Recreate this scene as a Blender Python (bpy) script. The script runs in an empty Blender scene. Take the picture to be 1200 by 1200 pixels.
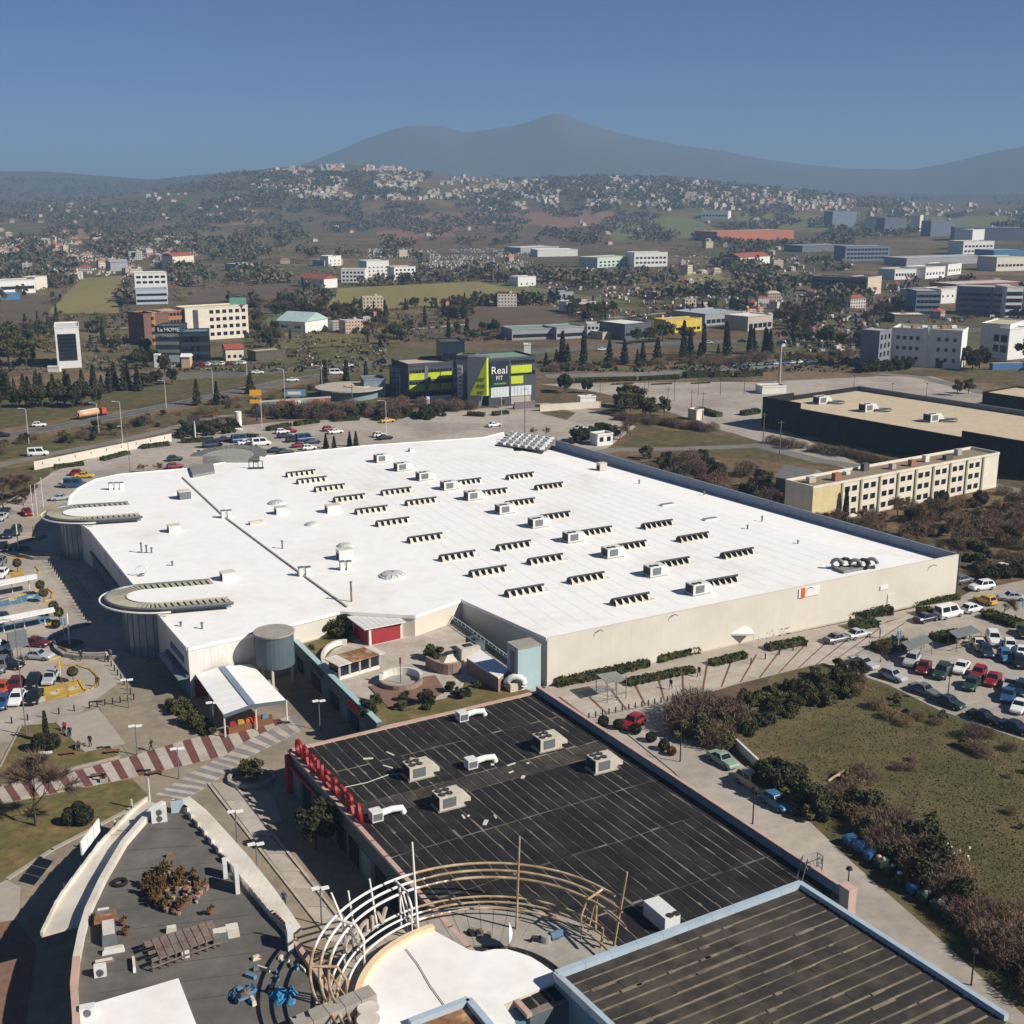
import bpy, bmesh, math, random
import numpy as np
from mathutils import Vector, Matrix, noise as mnoise
random.seed(7); rng = np.random.default_rng(7)
S = bpy.context.scene
COL = S.collection
R = math.radians
# ------------------------------------------------------------------ camera
FPX, HOR, CAMZ = 1440.0, 225.0, 70.0          # focal length and horizon row of the 1200 px photograph, flying height
PITCH = math.atan((600 - HOR) / FPX)
cam_d = bpy.data.cameras.new('camera'); cam = bpy.data.objects.new('camera', cam_d); COL.objects.link(cam)
cam.location = (0, 0, CAMZ); cam.rotation_euler = (math.pi / 2 - PITCH, 0, 0)
cam_d.sensor_width = 36; cam_d.lens = 36 * FPX / 1200; cam_d.clip_start = 1; cam_d.clip_end = 60000
S.camera = cam
S.render.resolution_x = S.render.resolution_y = 1024
# ------------------------------------------------------------------ sky, sun, exposure
SUN_EL, SUN_AZ = R(36), (0.92, -0.39)         # the sun stands to the right, slightly behind the camera
W = bpy.data.worlds.new('World'); S.world = W; W.use_nodes = True
nt = W.node_tree; bg = nt.nodes['Background']
sky = nt.nodes.new('ShaderNodeTexSky'); sky.sky_type = 'NISHITA'; sky.sun_disc = False
sky.sun_elevation = SUN_EL; sky.sun_rotation = math.atan2(SUN_AZ[0], SUN_AZ[1])
sky.altitude = 6500; sky.air_density = 0.95; sky.dust_density = 0; sky.ozone_density = 10
nt.links.new(sky.outputs[0], bg.inputs[0]); bg.inputs[1].default_value = 0.054
sd = bpy.data.lights.new('sun', 'SUN'); sd.energy = 4.8; sd.angle = R(0.5); sd.color = (1, 0.935, 0.845)
so = bpy.data.objects.new('sun', sd); COL.objects.link(so)
sv = Vector((SUN_AZ[0] * math.cos(SUN_EL), SUN_AZ[1] * math.cos(SUN_EL), math.sin(SUN_EL)))
so.rotation_euler = sv.to_track_quat('Z', 'Y').to_euler(); so.location = (200, -100, 400)
S.view_settings.view_transform = 'Standard'; S.view_settings.look = 'None'
S.view_settings.exposure = 0.5; S.view_settings.gamma = 1
S.cycles.use_denoising = True; S.cycles.max_bounces = 5; S.cycles.diffuse_bounces = 3; S.cycles.glossy_bounces = 2
S.cycles.transmission_bounces = 2; S.cycles.transparent_max_bounces = 4; S.cycles.volume_bounces = 0
S.cycles.sample_clamp_indirect = 4
HAZE_D = 1.9e-4

# ------------------------------------------------------------------ ground relief
def sst(a, b, x):
    t = min(1, max(0, (x - a) / (b - a))); return t * t * (3 - 2 * t)
def prof(tab, x):
    if x <= tab[0][0]: return tab[0][1]
    for (a, va), (b, vb) in zip(tab, tab[1:]):
        if x <= b:
            t = (x - a) / (b - a); return va + (vb - va) * t
    return tab[-1][1]
CREST = [(-600,238),(0,236),(100,233),(180,226),(230,216),(270,206),(330,197),(400,192),(450,195),(520,204),(600,212),(700,206),(800,210),(900,220),(1000,231),(1100,238),(1900,238)]
RIDGE = [(-900,204),(-300,207),(0,201),(60,202),(130,207),(185,211),(230,206),(290,203),(400,206),(700,226),(2000,230)]
MOUNT = [(-900,230),(200,228),(330,204),(370,190),(430,165),(478,149),(520,149),(545,157),(600,150),(638,138),(655,135),(680,145),(720,157),(770,168),(850,179),(900,189),(985,199),(1060,199),(1110,191),(1150,181),(1200,173),(1400,150),(1700,160),(2100,200)]
def up(px_y, r):                                # height that shows at row px_y at distance r
    return CAMZ + r * math.tan(math.atan((600 - px_y) / FPX) - PITCH)
def hgt(x, y):
    r = math.hypot(x, y)
    if r < 850 or y < 100: return 0.0
    pxx = 600 + FPX * x / max(y, 1) / math.cos(PITCH) * 0.985
    n1 = mnoise.noise((x / 620, y / 620, 3.1)); n2 = mnoise.noise((x / 240, y / 240, 8.7)); n3 = mnoise.noise((x / 1500, y / 1500, 1.3))
    h = sst(850, 2600, r) * (16 + 15 * n1 + 4 * n2)
    def bump(tab, rc, w1, w2, jit, rough):
        rc2 = rc * (1 + jit * n3)
        zc = up(sum(prof(tab, pxx + k * 4) for k in (-2, -1, 0, 1, 2)) / 5, rc) + rough * n2
        k = sst(rc2 - w1, rc2, r) * (1 - sst(rc2, rc2 + w2, r))
        return k, zc
    for tab, rc, w1, w2, jit, rough in ((CREST, 3500, 1500, 800, .05, 4), (RIDGE, 5000, 1100, 900, .04, 4), (MOUNT, 7600, 2200, 2000, .03, 8)):
        k, zc = bump(tab, rc, w1, w2, jit, rough)
        if k > 0: h = h * (1 - k) + max(zc, h) * k if rc == 3500 else max(h, h * (1 - k) + zc * k)
    if r > 5500: h += sst(5500, 6300, r) * 22 * abs(mnoise.noise((x / 500, y / 500, 5.5))) * (1 - .85 * sst(6600, 7400, r))
    if 5300 < r < 7600: h += 26 * (mnoise.noise((x / 420, y / 700, 2.7)) + .5 * mnoise.noise((x / 170, y / 260, 6.1))) * sst(5300, 6000, r) * (1 - sst(6700, 7300, r))
    return h
cP, sP = math.cos(PITCH), math.sin(PITCH)
def ray(px, py):
    u = (600 - py) / FPX; return (px - 600) / FPX, cP + u * sP, -sP + u * cP
def at(px, py, z=0.0):                          # the point at height z that stands at this place of the photograph
    dx, dy, dz = ray(px, py); t = (z - CAMZ) / dz
    return Vector((dx * t, dy * t, z))
RAD = [0.5, 30, 60]
while RAD[-1] < 26000: RAD.append(90.0 if RAD[-1] == 60 else RAD[-1] * 1.022)
ANG = list(np.linspace(-88, -32, 24, endpoint=False)) + list(np.linspace(-32, 32, 300)) + list(np.linspace(34, 88, 24))
HG = np.array([[hgt(r * math.sin(R(a)), r * math.cos(R(a))) for a in ANG] for r in RAD]); RADA = np.array(RAD); ANGA = np.array(ANG)
def at_t(px, py, far=11000):                    # the same on the relief
    dx, dy, dz = ray(px, py); hl = math.hypot(dx, dy); az = math.degrees(math.atan2(dx, dy))
    if dz < 0 and -CAMZ / dz * hl < 850: t = -CAMZ / dz; return Vector((dx * t, dy * t, 0))
    i = int(np.clip(np.searchsorted(ANGA, az) - 1, 0, len(ANG) - 2)); w = (az - ANG[i]) / (ANG[i + 1] - ANG[i]); col = HG[:, i] * (1 - w) + HG[:, i + 1] * w
    g = CAMZ + dz / hl * RADA - col; k = np.nonzero((g < 0) & (RADA > 820))[0]
    if not len(k) or RADA[k[0]] > far: return None
    k = k[0]; f = g[k - 1] / (g[k - 1] - g[k]); r = RADA[k - 1] + (RADA[k] - RADA[k - 1]) * f; t = r / hl
    return Vector((dx * t, dy * t, col[k - 1] + (col[k] - col[k - 1]) * f))
def top_z(p, px, py):                           # height over point p (on the ground) of what shows at row py
    dx, dy, dz = ray(px, py); return CAMZ + dz * (p.y / dy)

# ------------------------------------------------------------------ materials
def lin(c): return tuple(((v / 255) / 12.92 if v / 255 <= .04045 else ((v / 255 + .055) / 1.055) ** 2.4) for v in c) + (1,)
MATS = {}
def mat(name, rgb, rough=.8, var=.25, scale=.6, metal=0, bump=0, rgb2=None, mix2=(.45, .62), scale2=.15, rnd=0, world=True, spec=.3, detail=5, stretch=None):
    if name in MATS: return MATS[name]
    m = bpy.data.materials.new(name); m.use_nodes = True; n = m.node_tree; L = n.links
    b = n.nodes['Principled BSDF']; b.inputs['Roughness'].default_value = rough; b.inputs['Metallic'].default_value = metal
    b.inputs['Specular IOR Level'].default_value = spec
    if world: src = n.nodes.new('ShaderNodeNewGeometry').outputs['Position']
    else: src = n.nodes.new('ShaderNodeTexCoord').outputs['Object']
    if stretch:
        mp = n.nodes.new('ShaderNodeMapping'); mp.inputs['Rotation'].default_value = (0, 0, R(stretch[0])); mp.inputs['Scale'].default_value = stretch[1]
        L.new(src, mp.inputs[0]); src = mp.outputs[0]
    base = None
    if rgb2:
        t2 = n.nodes.new('ShaderNodeTexNoise'); t2.inputs['Scale'].default_value = scale2; t2.inputs['Detail'].default_value = 6; t2.inputs['Roughness'].default_value = .62
        L.new(src, t2.inputs['Vector'])
        mr = n.nodes.new('ShaderNodeMapRange'); mr.inputs[1].default_value, mr.inputs[2].default_value = mix2
        L.new(t2.outputs['Fac'], mr.inputs[0])
        mx = n.nodes.new('ShaderNodeMix'); mx.data_type = 'RGBA'; mx.inputs[6].default_value = lin(rgb); mx.inputs[7].default_value = lin(rgb2)
        L.new(mr.outputs[0], mx.inputs[0]); base = mx.outputs[2]
    t = n.nodes.new('ShaderNodeTexNoise'); t.inputs['Scale'].default_value = scale; t.inputs['Detail'].default_value = detail; t.inputs['Roughness'].default_value = .65
    L.new(src, t.inputs['Vector'])
    r2 = n.nodes.new('ShaderNodeMapRange'); r2.inputs[1].default_value, r2.inputs[2].default_value = .3, .7
    r2.inputs[3].default_value, r2.inputs[4].default_value = 1 - var, 1 + var * .6
    L.new(t.outputs['Fac'], r2.inputs[0])
    hs = n.nodes.new('ShaderNodeHueSaturation'); hs.inputs['Color'].default_value = lin(rgb)
    if base: L.new(base, hs.inputs['Color'])
    val = r2.outputs[0]
    if rnd:
        oi = n.nodes.new('ShaderNodeObjectInfo'); r3 = n.nodes.new('ShaderNodeMapRange')
        r3.inputs[3].default_value, r3.inputs[4].default_value = 1 - rnd, 1 + rnd * .7
        L.new(oi.outputs['Random'], r3.inputs[0])
        mm = n.nodes.new('ShaderNodeMath'); mm.operation = 'MULTIPLY'; L.new(val, mm.inputs[0]); L.new(r3.outputs[0], mm.inputs[1]); val = mm.outputs[0]
    L.new(val, hs.inputs['Value']); L.new(hs.outputs[0], b.inputs['Base Color'])
    if bump:
        bp = n.nodes.new('ShaderNodeBump'); bp.inputs['Strength'].default_value = .6; bp.inputs['Distance'].default_value = bump
        L.new(t.outputs['Fac'], bp.inputs['Height']); L.new(bp.outputs[0], b.inputs['Normal'])
    MATS[name] = m; return m
def glow(name, rgb, s):
    m = bpy.data.materials.new(name); return m
M = dict(
 asphalt=mat('asphalt', (128,122,114), .9, .16, .5, rgb2=(112,108,102), scale2=.05, bump=.01),
 asphalt_dark=mat('asphalt_dark', (104,101,97), .9, .16, .4, rgb2=(90,88,86), scale2=.06),
 lot=mat('lot_concrete', (174,164,151), .9, .2, .5, rgb2=(150,141,130), scale2=.05, mix2=(.42,.62), detail=9),
 plaza=mat('plaza_paving', (148,135,116), .9, .2, .7, rgb2=(128,118,103), scale2=.12, bump=.01),
 plaza_pale=mat('plaza_pale', (165,155,142), .9, .12, .8),
 slab=mat('slab_pale', (182,172,159), .9, .16, .7, rgb2=(164,154,142), scale2=.25),
 slab_grey=mat('slab_grey', (132,129,127), .9, .15, .7),
 slab_maroon=mat('slab_maroon', (112,72,66), .9, .18, .7),
 brickpave=mat('brick_paving', (126,98,82), .9, .2, 1.2),
 kerb=mat('kerb_stone', (160,152,140), .9, .15, .8),
 yellow=mat('yellow_paint', (196,158,58), .8, .25, .8, rgb2=(165,138,75), scale2=.6),
 bluebay=mat('blue_paint', (88,128,152), .8, .25, .8),
 white=mat('white_paint', (225,224,220), .7, .08, .8),
 line=mat('line_paint', (190,187,180), .8, .2, .8),
 roofwhite=mat('roof_white', (240,238,234), .75, .06, .6, rgb2=(218,213,202), scale2=.07, mix2=(.52,.8), detail=9),
 cream=mat('cream_cladding', (208,202,188), .8, .05, .25, rgb2=(202,195,181), scale2=.12),
 paint_blue=mat('parapet_blue', (126,137,152), .7, .12, .3),
 teal=mat('teal_panel', (84,98,104), .7, .12, .4),
 teal_lt=mat('teal_light', (164,188,190), .6, .08, .5),
 coping=mat('pink_coping', (190,160,146), .9, .15, .7),
 bitumen=mat('bitumen', (30,28,28), .9, .45, .4, rgb2=(44,41,39), scale2=.2, bump=.012),
 bitumen_seam=mat('bitumen_seam', (138,128,118), .95, .4, .9, rgb2=(70,65,61), scale2=.22, mix2=(.42, .6)),
 bitumen_brown=mat('bitumen_brown', (58,53,48), .9, .4, .4, rgb2=(74,67,59), scale2=.2, bump=.012),
 seam_brown=mat('seam_brown', (136,126,110), .95, .4, .9, rgb2=(106,98,88), scale2=.35),
 roofgrey=mat('roof_grey', (96,92,87), .95, .22, .5, rgb2=(112,107,100), scale2=.1, bump=.01),
 lightblue=mat('light_blue_trim', (166,182,192), .6, .12, .6),
 bluewall=mat('blue_wall', (92,124,146), .7, .15, .5),
 offwhite=mat('off_white', (214,208,196), .8, .12, .6, rgb2=(192,184,168), scale2=.3),
 peach=mat('peach_coping', (224,196,160), .85, .15, .6),
 tube_w=mat('tube_white', (226,222,214), .5, .1, 1),
 tube_r=mat('tube_rust', (168,142,108), .7, .35, .8, rgb2=(196,178,150), scale2=.5),
 metal=mat('galvanised', (150,152,152), .45, .12, 1.5, metal=.4),
 steel=mat('steel_grey', (118,122,124), .5, .15, 1.2, metal=.3),
 dark=mat('dark_metal', (42,42,44), .6, .2, 1.5),
 black=mat('matt_black', (22,22,24), .8, .2, 1),
 glass=mat('dark_glass', (30,36,44), .12, .1, .5, spec=.6),
 glass_pale=mat('pale_glass', (120,140,148), .15, .1, .5, spec=.6),
 unit=mat('unit_beige', (196,188,172), .7, .15, 1.5),
 unit_w=mat('unit_white', (214,214,210), .6, .1, 1.5),
 fan=mat('fan_dark', (60,54,48), .7, .3, 3),
 rust=mat('rust_sheet', (140,98,66), .85, .45, 1.2, rgb2=(176,150,120), scale2=.5),
 timber=mat('weathered_timber', (128,114,104), .9, .3, 2, rgb2=(112,88,78), scale2=.6),
 red=mat('sign_red', (150,26,30), .5, .1, 1),
 redwall=mat('red_panel', (150,48,54), .7, .12, .8),
 brickwall=mat('brick_wall', (150,126,116), .9, .3, 3),
 plaster=mat('white_plaster', (218,214,206), .85, .1, .5, rgb2=(200,194,184), scale2=.2),
 concrete=mat('concrete', (158,152,142), .9, .2, .6),
 wood=mat('wood_brown', (120,82,56), .8, .25, 2),
 orange=mat('orange_cloth', (205,98,44), .8, .2, 2),
 grass=mat('lawn', (100,94,54), .95, .4, .8, rgb2=(122,104,66), scale2=.25, bump=.03),
 grass_g=mat('verge_grass', (84,80,48), .95, .4, .5, rgb2=(104,90,60), scale2=.2, bump=.03),
 soil=mat('soil', (104,84,64), .95, .3, .8, rgb2=(88,74,58), scale2=.1),
 hedge=mat('hedge_leaf', (58,68,34), .9, .5, 1.6, rgb2=(80,78,42), scale2=.4, rnd=.25),
 leaf=mat('leaf_green', (82,84,46), .9, .45, .8, rgb2=(102,94,54), scale2=.5, rnd=.3, world=False),
 leaf_dark=mat('leaf_dark', (62,66,42), .9, .45, .8, rgb2=(82,80,50), scale2=.5, rnd=.3, world=False),
 leaf_olive=mat('leaf_olive', (92,94,62), .9, .4, .8, rgb2=(116,108,72), scale2=.5, rnd=.3, world=False),
 twig=mat('twig', (112,92,78), .95, .35, 1, rnd=.3, world=False),
 twig_dry=mat('twig_dry', (134,112,82), .95, .35, 1, rnd=.3, world=False),
 bark=mat('bark', (92,76,62), .95, .3, 2, world=False),
 straw=mat('dry_grass', (104,92,61), .95, .32, .3, rgb2=(80,79,47), scale2=.045, mix2=(.42,.58)),
 tyre=mat('tyre', (30,30,31), .9, .2, 4, world=False),
 rim=mat('rim', (150,150,150), .4, .1, 4, metal=.5, world=False),
 lampglass=mat('lamp_glass', (210,215,215), .2, .05, 3, world=False),
 taillamp=mat('tail_lamp', (150,24,22), .3, .05, 3, world=False),
 skin=mat('skin', (186,140,112), .7, .05, 3, world=False),
 hair=mat('hair', (46,36,30), .8, .2, 6, world=False),
 tile=mat('roof_tile', (158,86,62), .9, .3, .3, rnd=.25, world=False),
)
def flat(name, rgb, rough=.8, **k): return mat(name, rgb, rough, k.pop('var', .12), k.pop('scale', .5), **k)
PAINT = {n: mat('car_' + n, c, .32, .04, 2, world=False, spec=.6) for n, c in dict(white=(226,226,224), silver=(168,172,176), grey=(104,106,108), black=(28,29,32), navy=(34,44,66), blue=(46,78,116), skyblue=(66,114,146), red=(138,28,32), darkred=(96,28,30), green=(40,62,56), palegreen=(134,156,140), beige=(176,160,140), yellow=(206,164,44), orange=(178,78,40), cream=(222,212,188)).items()}

# ------------------------------------------------------------------ building blocks
class MB:
    def __init__(s): s.v = []; s.f = []; s.m = []
    def add(s, vs, fs, mi=0):
        o = len(s.v); s.v += [tuple(v) for v in vs]; s.f += [tuple(i + o for i in f) for f in fs]; s.m += [mi] * len(fs); return s
    def quad(s, a, b, c, d, mi=0): return s.add([a, b, c, d], [(0, 1, 2, 3)], mi)
    def poly(s, pts, z=None, mi=0):
        pts = [Vector((p[0], p[1], z if z is not None else p[2])) for p in pts]
        if sum(a.x * b.y - b.x * a.y for a, b in zip(pts, pts[1:] + pts[:1])) < 0: pts.reverse()
        return s.add(pts, [tuple(range(len(pts)))], mi)
    def prism(s, pts, z0, z1, mi=0, top=None, cap=True):
        pts = [(p[0], p[1]) for p in pts]
        if sum(a[0] * b[1] - b[0] * a[1] for a, b in zip(pts, pts[1:] + pts[:1])) < 0: pts.reverse()
        n = len(pts); zt = z1 if callable(z1) else (lambda x, y: z1)
        vs = [(x, y, z0) for x, y in pts] + [(x, y, zt(x, y)) for x, y in pts]
        s.add(vs, [(i, (i + 1) % n, n + (i + 1) % n, n + i) for i in range(n)], mi)
        if cap:
            s.add(vs[n:], [tuple(range(n))], mi if top is None else top); s.add(vs[:n], [tuple(range(n - 1, -1, -1))], mi)
        return s
    def box(s, c, sx, sy, sz, rot=0, mi=0, taper=1.0):     # c is the middle of the bottom
        ca, sa = math.cos(rot), math.sin(rot); vs = []
        for z, k in ((0, 1), (sz, taper)):
            for a, b in ((-1, -1), (1, -1), (1, 1), (-1, 1)):
                x, y = a * sx / 2 * k, b * sy / 2 * k
                vs.append((c[0] + x * ca - y * sa, c[1] + x * sa + y * ca, c[2] + z))
        return s.add(vs, [(0, 3, 2, 1), (4, 5, 6, 7), (0, 1, 5, 4), (1, 2, 6, 5), (2, 3, 7, 6), (3, 0, 4, 7)], mi)
    def bar(s, a, b, w, h=None, mi=0):                      # a beam of rectangular section from a to b
        a, b = Vector(a), Vector(b); h = h or w; d = (b - a)
        if d.length < 1e-6: return s
        d.normalize(); u = d.cross(Vector((0, 0, 1)))
        if u.length < 1e-3: u = Vector((1, 0, 0))
        u.normalize(); k = u.cross(d); vs = []
        for p in (a, b):
            for i, j in ((-1, -1), (1, -1), (1, 1), (-1, 1)): vs.append(p + u * i * w / 2 + k * j * h / 2)
        return s.add(vs, [(0, 1, 2, 3), (7, 6, 5, 4), (0, 4, 5, 1), (1, 5, 6, 2), (2, 6, 7, 3), (3, 7, 4, 0)], mi)
    def tube(s, path, r, n=6, mi=0):
        path = [Vector(p) for p in path]; rs = r if isinstance(r, (list, tuple)) else [r] * len(path); vs = []
        for i, p in enumerate(path):
            d = (path[min(i + 1, len(path) - 1)] - path[max(i - 1, 0)]).normalized()
            u = d.cross(Vector((0, 0, 1)))
            if u.length < 1e-2: u = Vector((1, 0, 0))
            u.normalize(); k = u.cross(d)
            for j in range(n):
                a = 2 * math.pi * j / n; vs.append(p + (u * math.cos(a) + k * math.sin(a)) * rs[i])
        fs = [(i * n + j, i * n + (j + 1) % n, (i + 1) * n + (j + 1) % n, (i + 1) * n + j) for i in range(len(path) - 1) for j in range(n)]
        fs += [tuple(range(n)), tuple(range((len(path) - 1) * n + n - 1, (len(path) - 1) * n - 1, -1))]
        return s.add(vs, fs, mi)
    def cyl(s, c, r, h, n=12, mi=0, r2=None):
        r2 = r if r2 is None else r2
        vs = [(c[0] + r * math.cos(2 * math.pi * i / n), c[1] + r * math.sin(2 * math.pi * i / n), c[2]) for i in range(n)]
        vs += [(c[0] + r2 * math.cos(2 * math.pi * i / n), c[1] + r2 * math.sin(2 * math.pi * i / n), c[2] + h) for i in range(n)]
        return s.add(vs, [(i, (i + 1) % n, n + (i + 1) % n, n + i) for i in range(n)] + [tuple(range(n - 1, -1, -1)), tuple(range(n, 2 * n))], mi)
    def ball(s, c, rx, ry, rz, n=10, k=6, mi=0, lo=-1.0):
        vs = []; 
        for i in range(k + 1):
            t = math.asin(lo) + (math.pi / 2 - math.asin(lo)) * i / k
            for j in range(n):
                a = 2 * math.pi * j / n; vs.append((c[0] + rx * math.cos(t) * math.cos(a), c[1] + ry * math.cos(t) * math.sin(a), c[2] + rz * math.sin(t)))
        return s.add(vs, [(i * n + j, i * n + (j + 1) % n, (i + 1) * n + (j + 1) % n, (i + 1) * n + j) for i in range(k) for j in range(n)], mi)
    def mesh(s, name, mats, off=(0, 0, 0), smooth=False):
        me = bpy.data.meshes.new(name)
        me.from_pydata([(v[0] - off[0], v[1] - off[1], v[2] - off[2]) for v in s.v], [], s.f)
        for m in (mats if isinstance(mats, (list, tuple)) else [mats]): me.materials.append(m)
        if max(s.m or [0]) > 0: me.polygons.foreach_set('material_index', s.m)
        if smooth: me.polygons.foreach_set('use_smooth', [True] * len(s.f))
        me.update(); return me
def origin(o):
    p = Vector((0, 0, 0))
    while o: p = p + o.location; o = o.parent
    return p
def link(name, me, parent=None, loc=None):
    o = bpy.data.objects.new(name, me); COL.objects.link(o)
    if parent: o.parent = parent
    if loc is not None: o.location = loc
    return o
def build(mb, name, mats, parent=None, smooth=False):     # the collected shapes, in world coordinates, as ONE mesh object
    if parent: return link(name, mb.mesh(name, mats, origin(parent), smooth), parent)
    if not mb.v: return None
    c = Vector((sum(v[0] for v in mb.v) / len(mb.v), sum(v[1] for v in mb.v) / len(mb.v), min(v[2] for v in mb.v)))
    return link(name, mb.mesh(name, mats, c, smooth), None, c)
def tag(o, label, cat, group=None):
    o['label'] = label; o['category'] = cat
    if group: o['group'] = group
    return o
def thing(name, loc, label, cat, group=None, rz=0):
    o = bpy.data.objects.new(name, None); COL.objects.link(o); o.location = loc; o.rotation_euler = (0, 0, rz); o.empty_display_size = .5
    return tag(o, label, cat, group)
def struct(mb, name, mats, parent=None, smooth=False):
    o = build(mb, name, mats, parent, smooth)
    if not parent: o['kind'] = 'structure'
    return o
def stuff(o, label=None, cat=None):
    o['kind'] = 'stuff'
    if label: o['label'] = label; o['category'] = cat
    return o
KIDS = {}
def dup(root, loc, rz=0, label=None, cat=None, group=None, sc=1.0, mats=None, parts=True):
    def paint(src, c):
        if mats:
            for i, ms in enumerate(c.material_slots):
                nm = ms.material.name if ms.material else ''
                if nm in mats: ms.link = 'OBJECT'; ms.material = mats[nm]
    r = root.copy(); COL.objects.link(r); r.location = loc; r.rotation_euler = (0, 0, rz)
    r.scale = (sc, sc, sc) if isinstance(sc, (int, float)) else sc
    if r.type == 'MESH': paint(root, r)
    if label: tag(r, label, cat or root.get('category', 'thing'), group)
    elif group: r['group'] = group
    if parts:
        if root.name not in KIDS: KIDS[root.name] = [(ch, list(ch.children)) for ch in root.children]
        for ch, gs in KIDS[root.name]:
            c = ch.copy(); COL.objects.link(c); c.parent = r; paint(ch, c)
            for g in gs:
                d = g.copy(); COL.objects.link(d); d.parent = c; paint(g, d)
    return r
PROTO = []                                                # prototypes that are removed once copied
def kill_protos():
    for o in PROTO:
        for ch in list(o.children):
            for g in list(ch.children): bpy.data.objects.remove(g)
            bpy.data.objects.remove(ch)
        bpy.data.objects.remove(o)
def P(*pts, z=0): return [at(x, y, z) for x, y in pts]
GLYPH = {}
def glyphs(words):                                        # letter outlines, made once while the scene is still empty
    tmp = []
    for body in words:
        cu = bpy.data.curves.new('glyph', 'FONT'); cu.body = body; cu.size = 1; cu.extrude = .5; cu.align_x = 'CENTER'; cu.resolution_u = 3; cu.offset = .03 if len(body) == 1 else 0
        o = bpy.data.objects.new('glyph', cu); COL.objects.link(o); tmp.append((body, o))
    dg = bpy.context.evaluated_depsgraph_get()
    for body, o in tmp: GLYPH[body] = bpy.data.meshes.new_from_object(o.evaluated_get(dg))
    for body, o in tmp: bpy.data.objects.remove(o)
glyphs(list('ORCHESTAVIDE') + ['Real', 'FIT', 'ART', 'FOR', 'La HOME', 'STUDIO'])
def text(name, body, size, matx, mat_, parent, depth=.06):
    me = GLYPH[body].copy(); me.materials.clear(); me.materials.append(mat_)
    me.transform(matx @ Matrix.Diagonal((size, size, 2 * depth, 1)))
    me.transform(Matrix.Translation(-origin(parent))); return link(name, me, parent)
def frame(p, xdir, up_=(0, 0, 1)):                        # matrix for a text or panel: its x along xdir, its y up
    x = Vector(xdir).normalized(); u = Vector(up_); zz = x.cross(u).normalized(); y = zz.cross(x)
    m = Matrix((x, y, zz)).transposed().to_4x4(); m.translation = Vector(p); return m
def person_mesh(pose):
    me = bpy.data.meshes.new('person_rig'); s_ = .32 if pose == 'walk' else .05
    if pose == 'sit': J = dict(pel=(0,0,.5), ch=(0,.05,1.0), nk=(0,.05,1.16), hd=(0,.1,1.34), hp=(0,.12,1.24), ls=(.19,.04,1.08), le=(.25,.1,.84), lh=(.16,.33,.66), rs=(-.19,.04,1.08), re=(-.25,.1,.84), rh=(-.16,.33,.66), lp=(.1,.02,.48), lk=(.13,.46,.5), la=(.13,.48,.08), lt=(.14,.64,.05), rp=(-.1,.02,.48), rk=(-.13,.46,.5), ra_=(-.13,.48,.08), rt=(-.14,.64,.05))
    else: J = dict(pel=(0,0,.92), ch=(0,.02,1.3), nk=(0,.02,1.48), hd=(0,.05,1.66), hp=(0,.05,1.56), ls=(.2,0,1.42), le=(.27,-s_*.5,1.15), lh=(.27,s_*.3-.05,.88), rs=(-.2,0,1.42), re=(-.27,s_*.5,1.15), rh=(-.27,s_*.8,.92), lp=(.1,0,.88), lk=(.11,s_*.8,.5), la=(.11,s_*.9,.08), lt=(.12,s_*.9+.17,.04), rp=(-.1,0,.88), rk=(-.11,-s_*.2,.48), ra_=(-.11,-s_*1.1,.1), rt=(-.12,-s_*1.0+.14,.05))
    ks = list(J); E = [('pel','ch'),('ch','nk'),('nk','hp'),('hp','hd'),('ch','ls'),('ls','le'),('le','lh'),('ch','rs'),('rs','re'),('re','rh'),('pel','lp'),('lp','lk'),('lk','la'),('la','lt'),('pel','rp'),('rp','rk'),('rk','ra_'),('ra_','rt')]
    rad = dict(pel=(.15,.11), ch=(.17,.12), nk=(.06,.06), hp=(.085,.09), hd=(.085,.1), ls=(.075,.07), le=(.055,.05), lh=(.04,.035), lp=(.1,.1), lk=(.068,.07), la=(.05,.05), lt=(.045,.035)); 
    for a_, b_ in (('rs','ls'),('re','le'),('rh','lh'),('rp','lp'),('rk','lk'),('ra_','la'),('rt','lt')): rad[a_] = rad[b_]
    me.from_pydata([J[k] for k in ks], [(ks.index(a_), ks.index(b_)) for a_, b_ in E], []); ob = link('person_rig', me); md = ob.modifiers.new('skin', 'SKIN'); ss = ob.modifiers.new('sub', 'SUBSURF'); ss.levels = ss.render_levels = 1
    for i, k in enumerate(ks): me.skin_vertices[0].data[i].radius = rad[k]; me.skin_vertices[0].data[i].use_root = (k == 'pel')
    dg = bpy.context.evaluated_depsgraph_get(); out = bpy.data.meshes.new_from_object(ob.evaluated_get(dg)); bpy.data.objects.remove(ob); out.materials.clear()
    for m_ in (M['skin'], M['skin'], M['skin'], M['hair'], M['dark']): out.materials.append(m_)
    zh = J['hd'][2]; zp = J['pel'][2]
    for p in out.polygons:
        c = p.center; p.use_smooth = True; arm = abs(c.x) > .22 and c.z < J['le'][2] - .2
        if c.z > zh - .02 or (c.z > zh - .12 and c.y < J['hd'][1] - .03): p.material_index = 3
        elif c.z > J['nk'][2] - .01 : p.material_index = 0
        elif arm and pose != 'sit': p.material_index = 0
        elif c.z > zp + (.03 if pose != 'sit' else .08): p.material_index = 1
        elif c.z < .1: p.material_index = 4
        else: p.material_index = 2
    return out
POSE = {k: person_mesh(k) for k in ('walk', 'stand', 'sit')}
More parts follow.
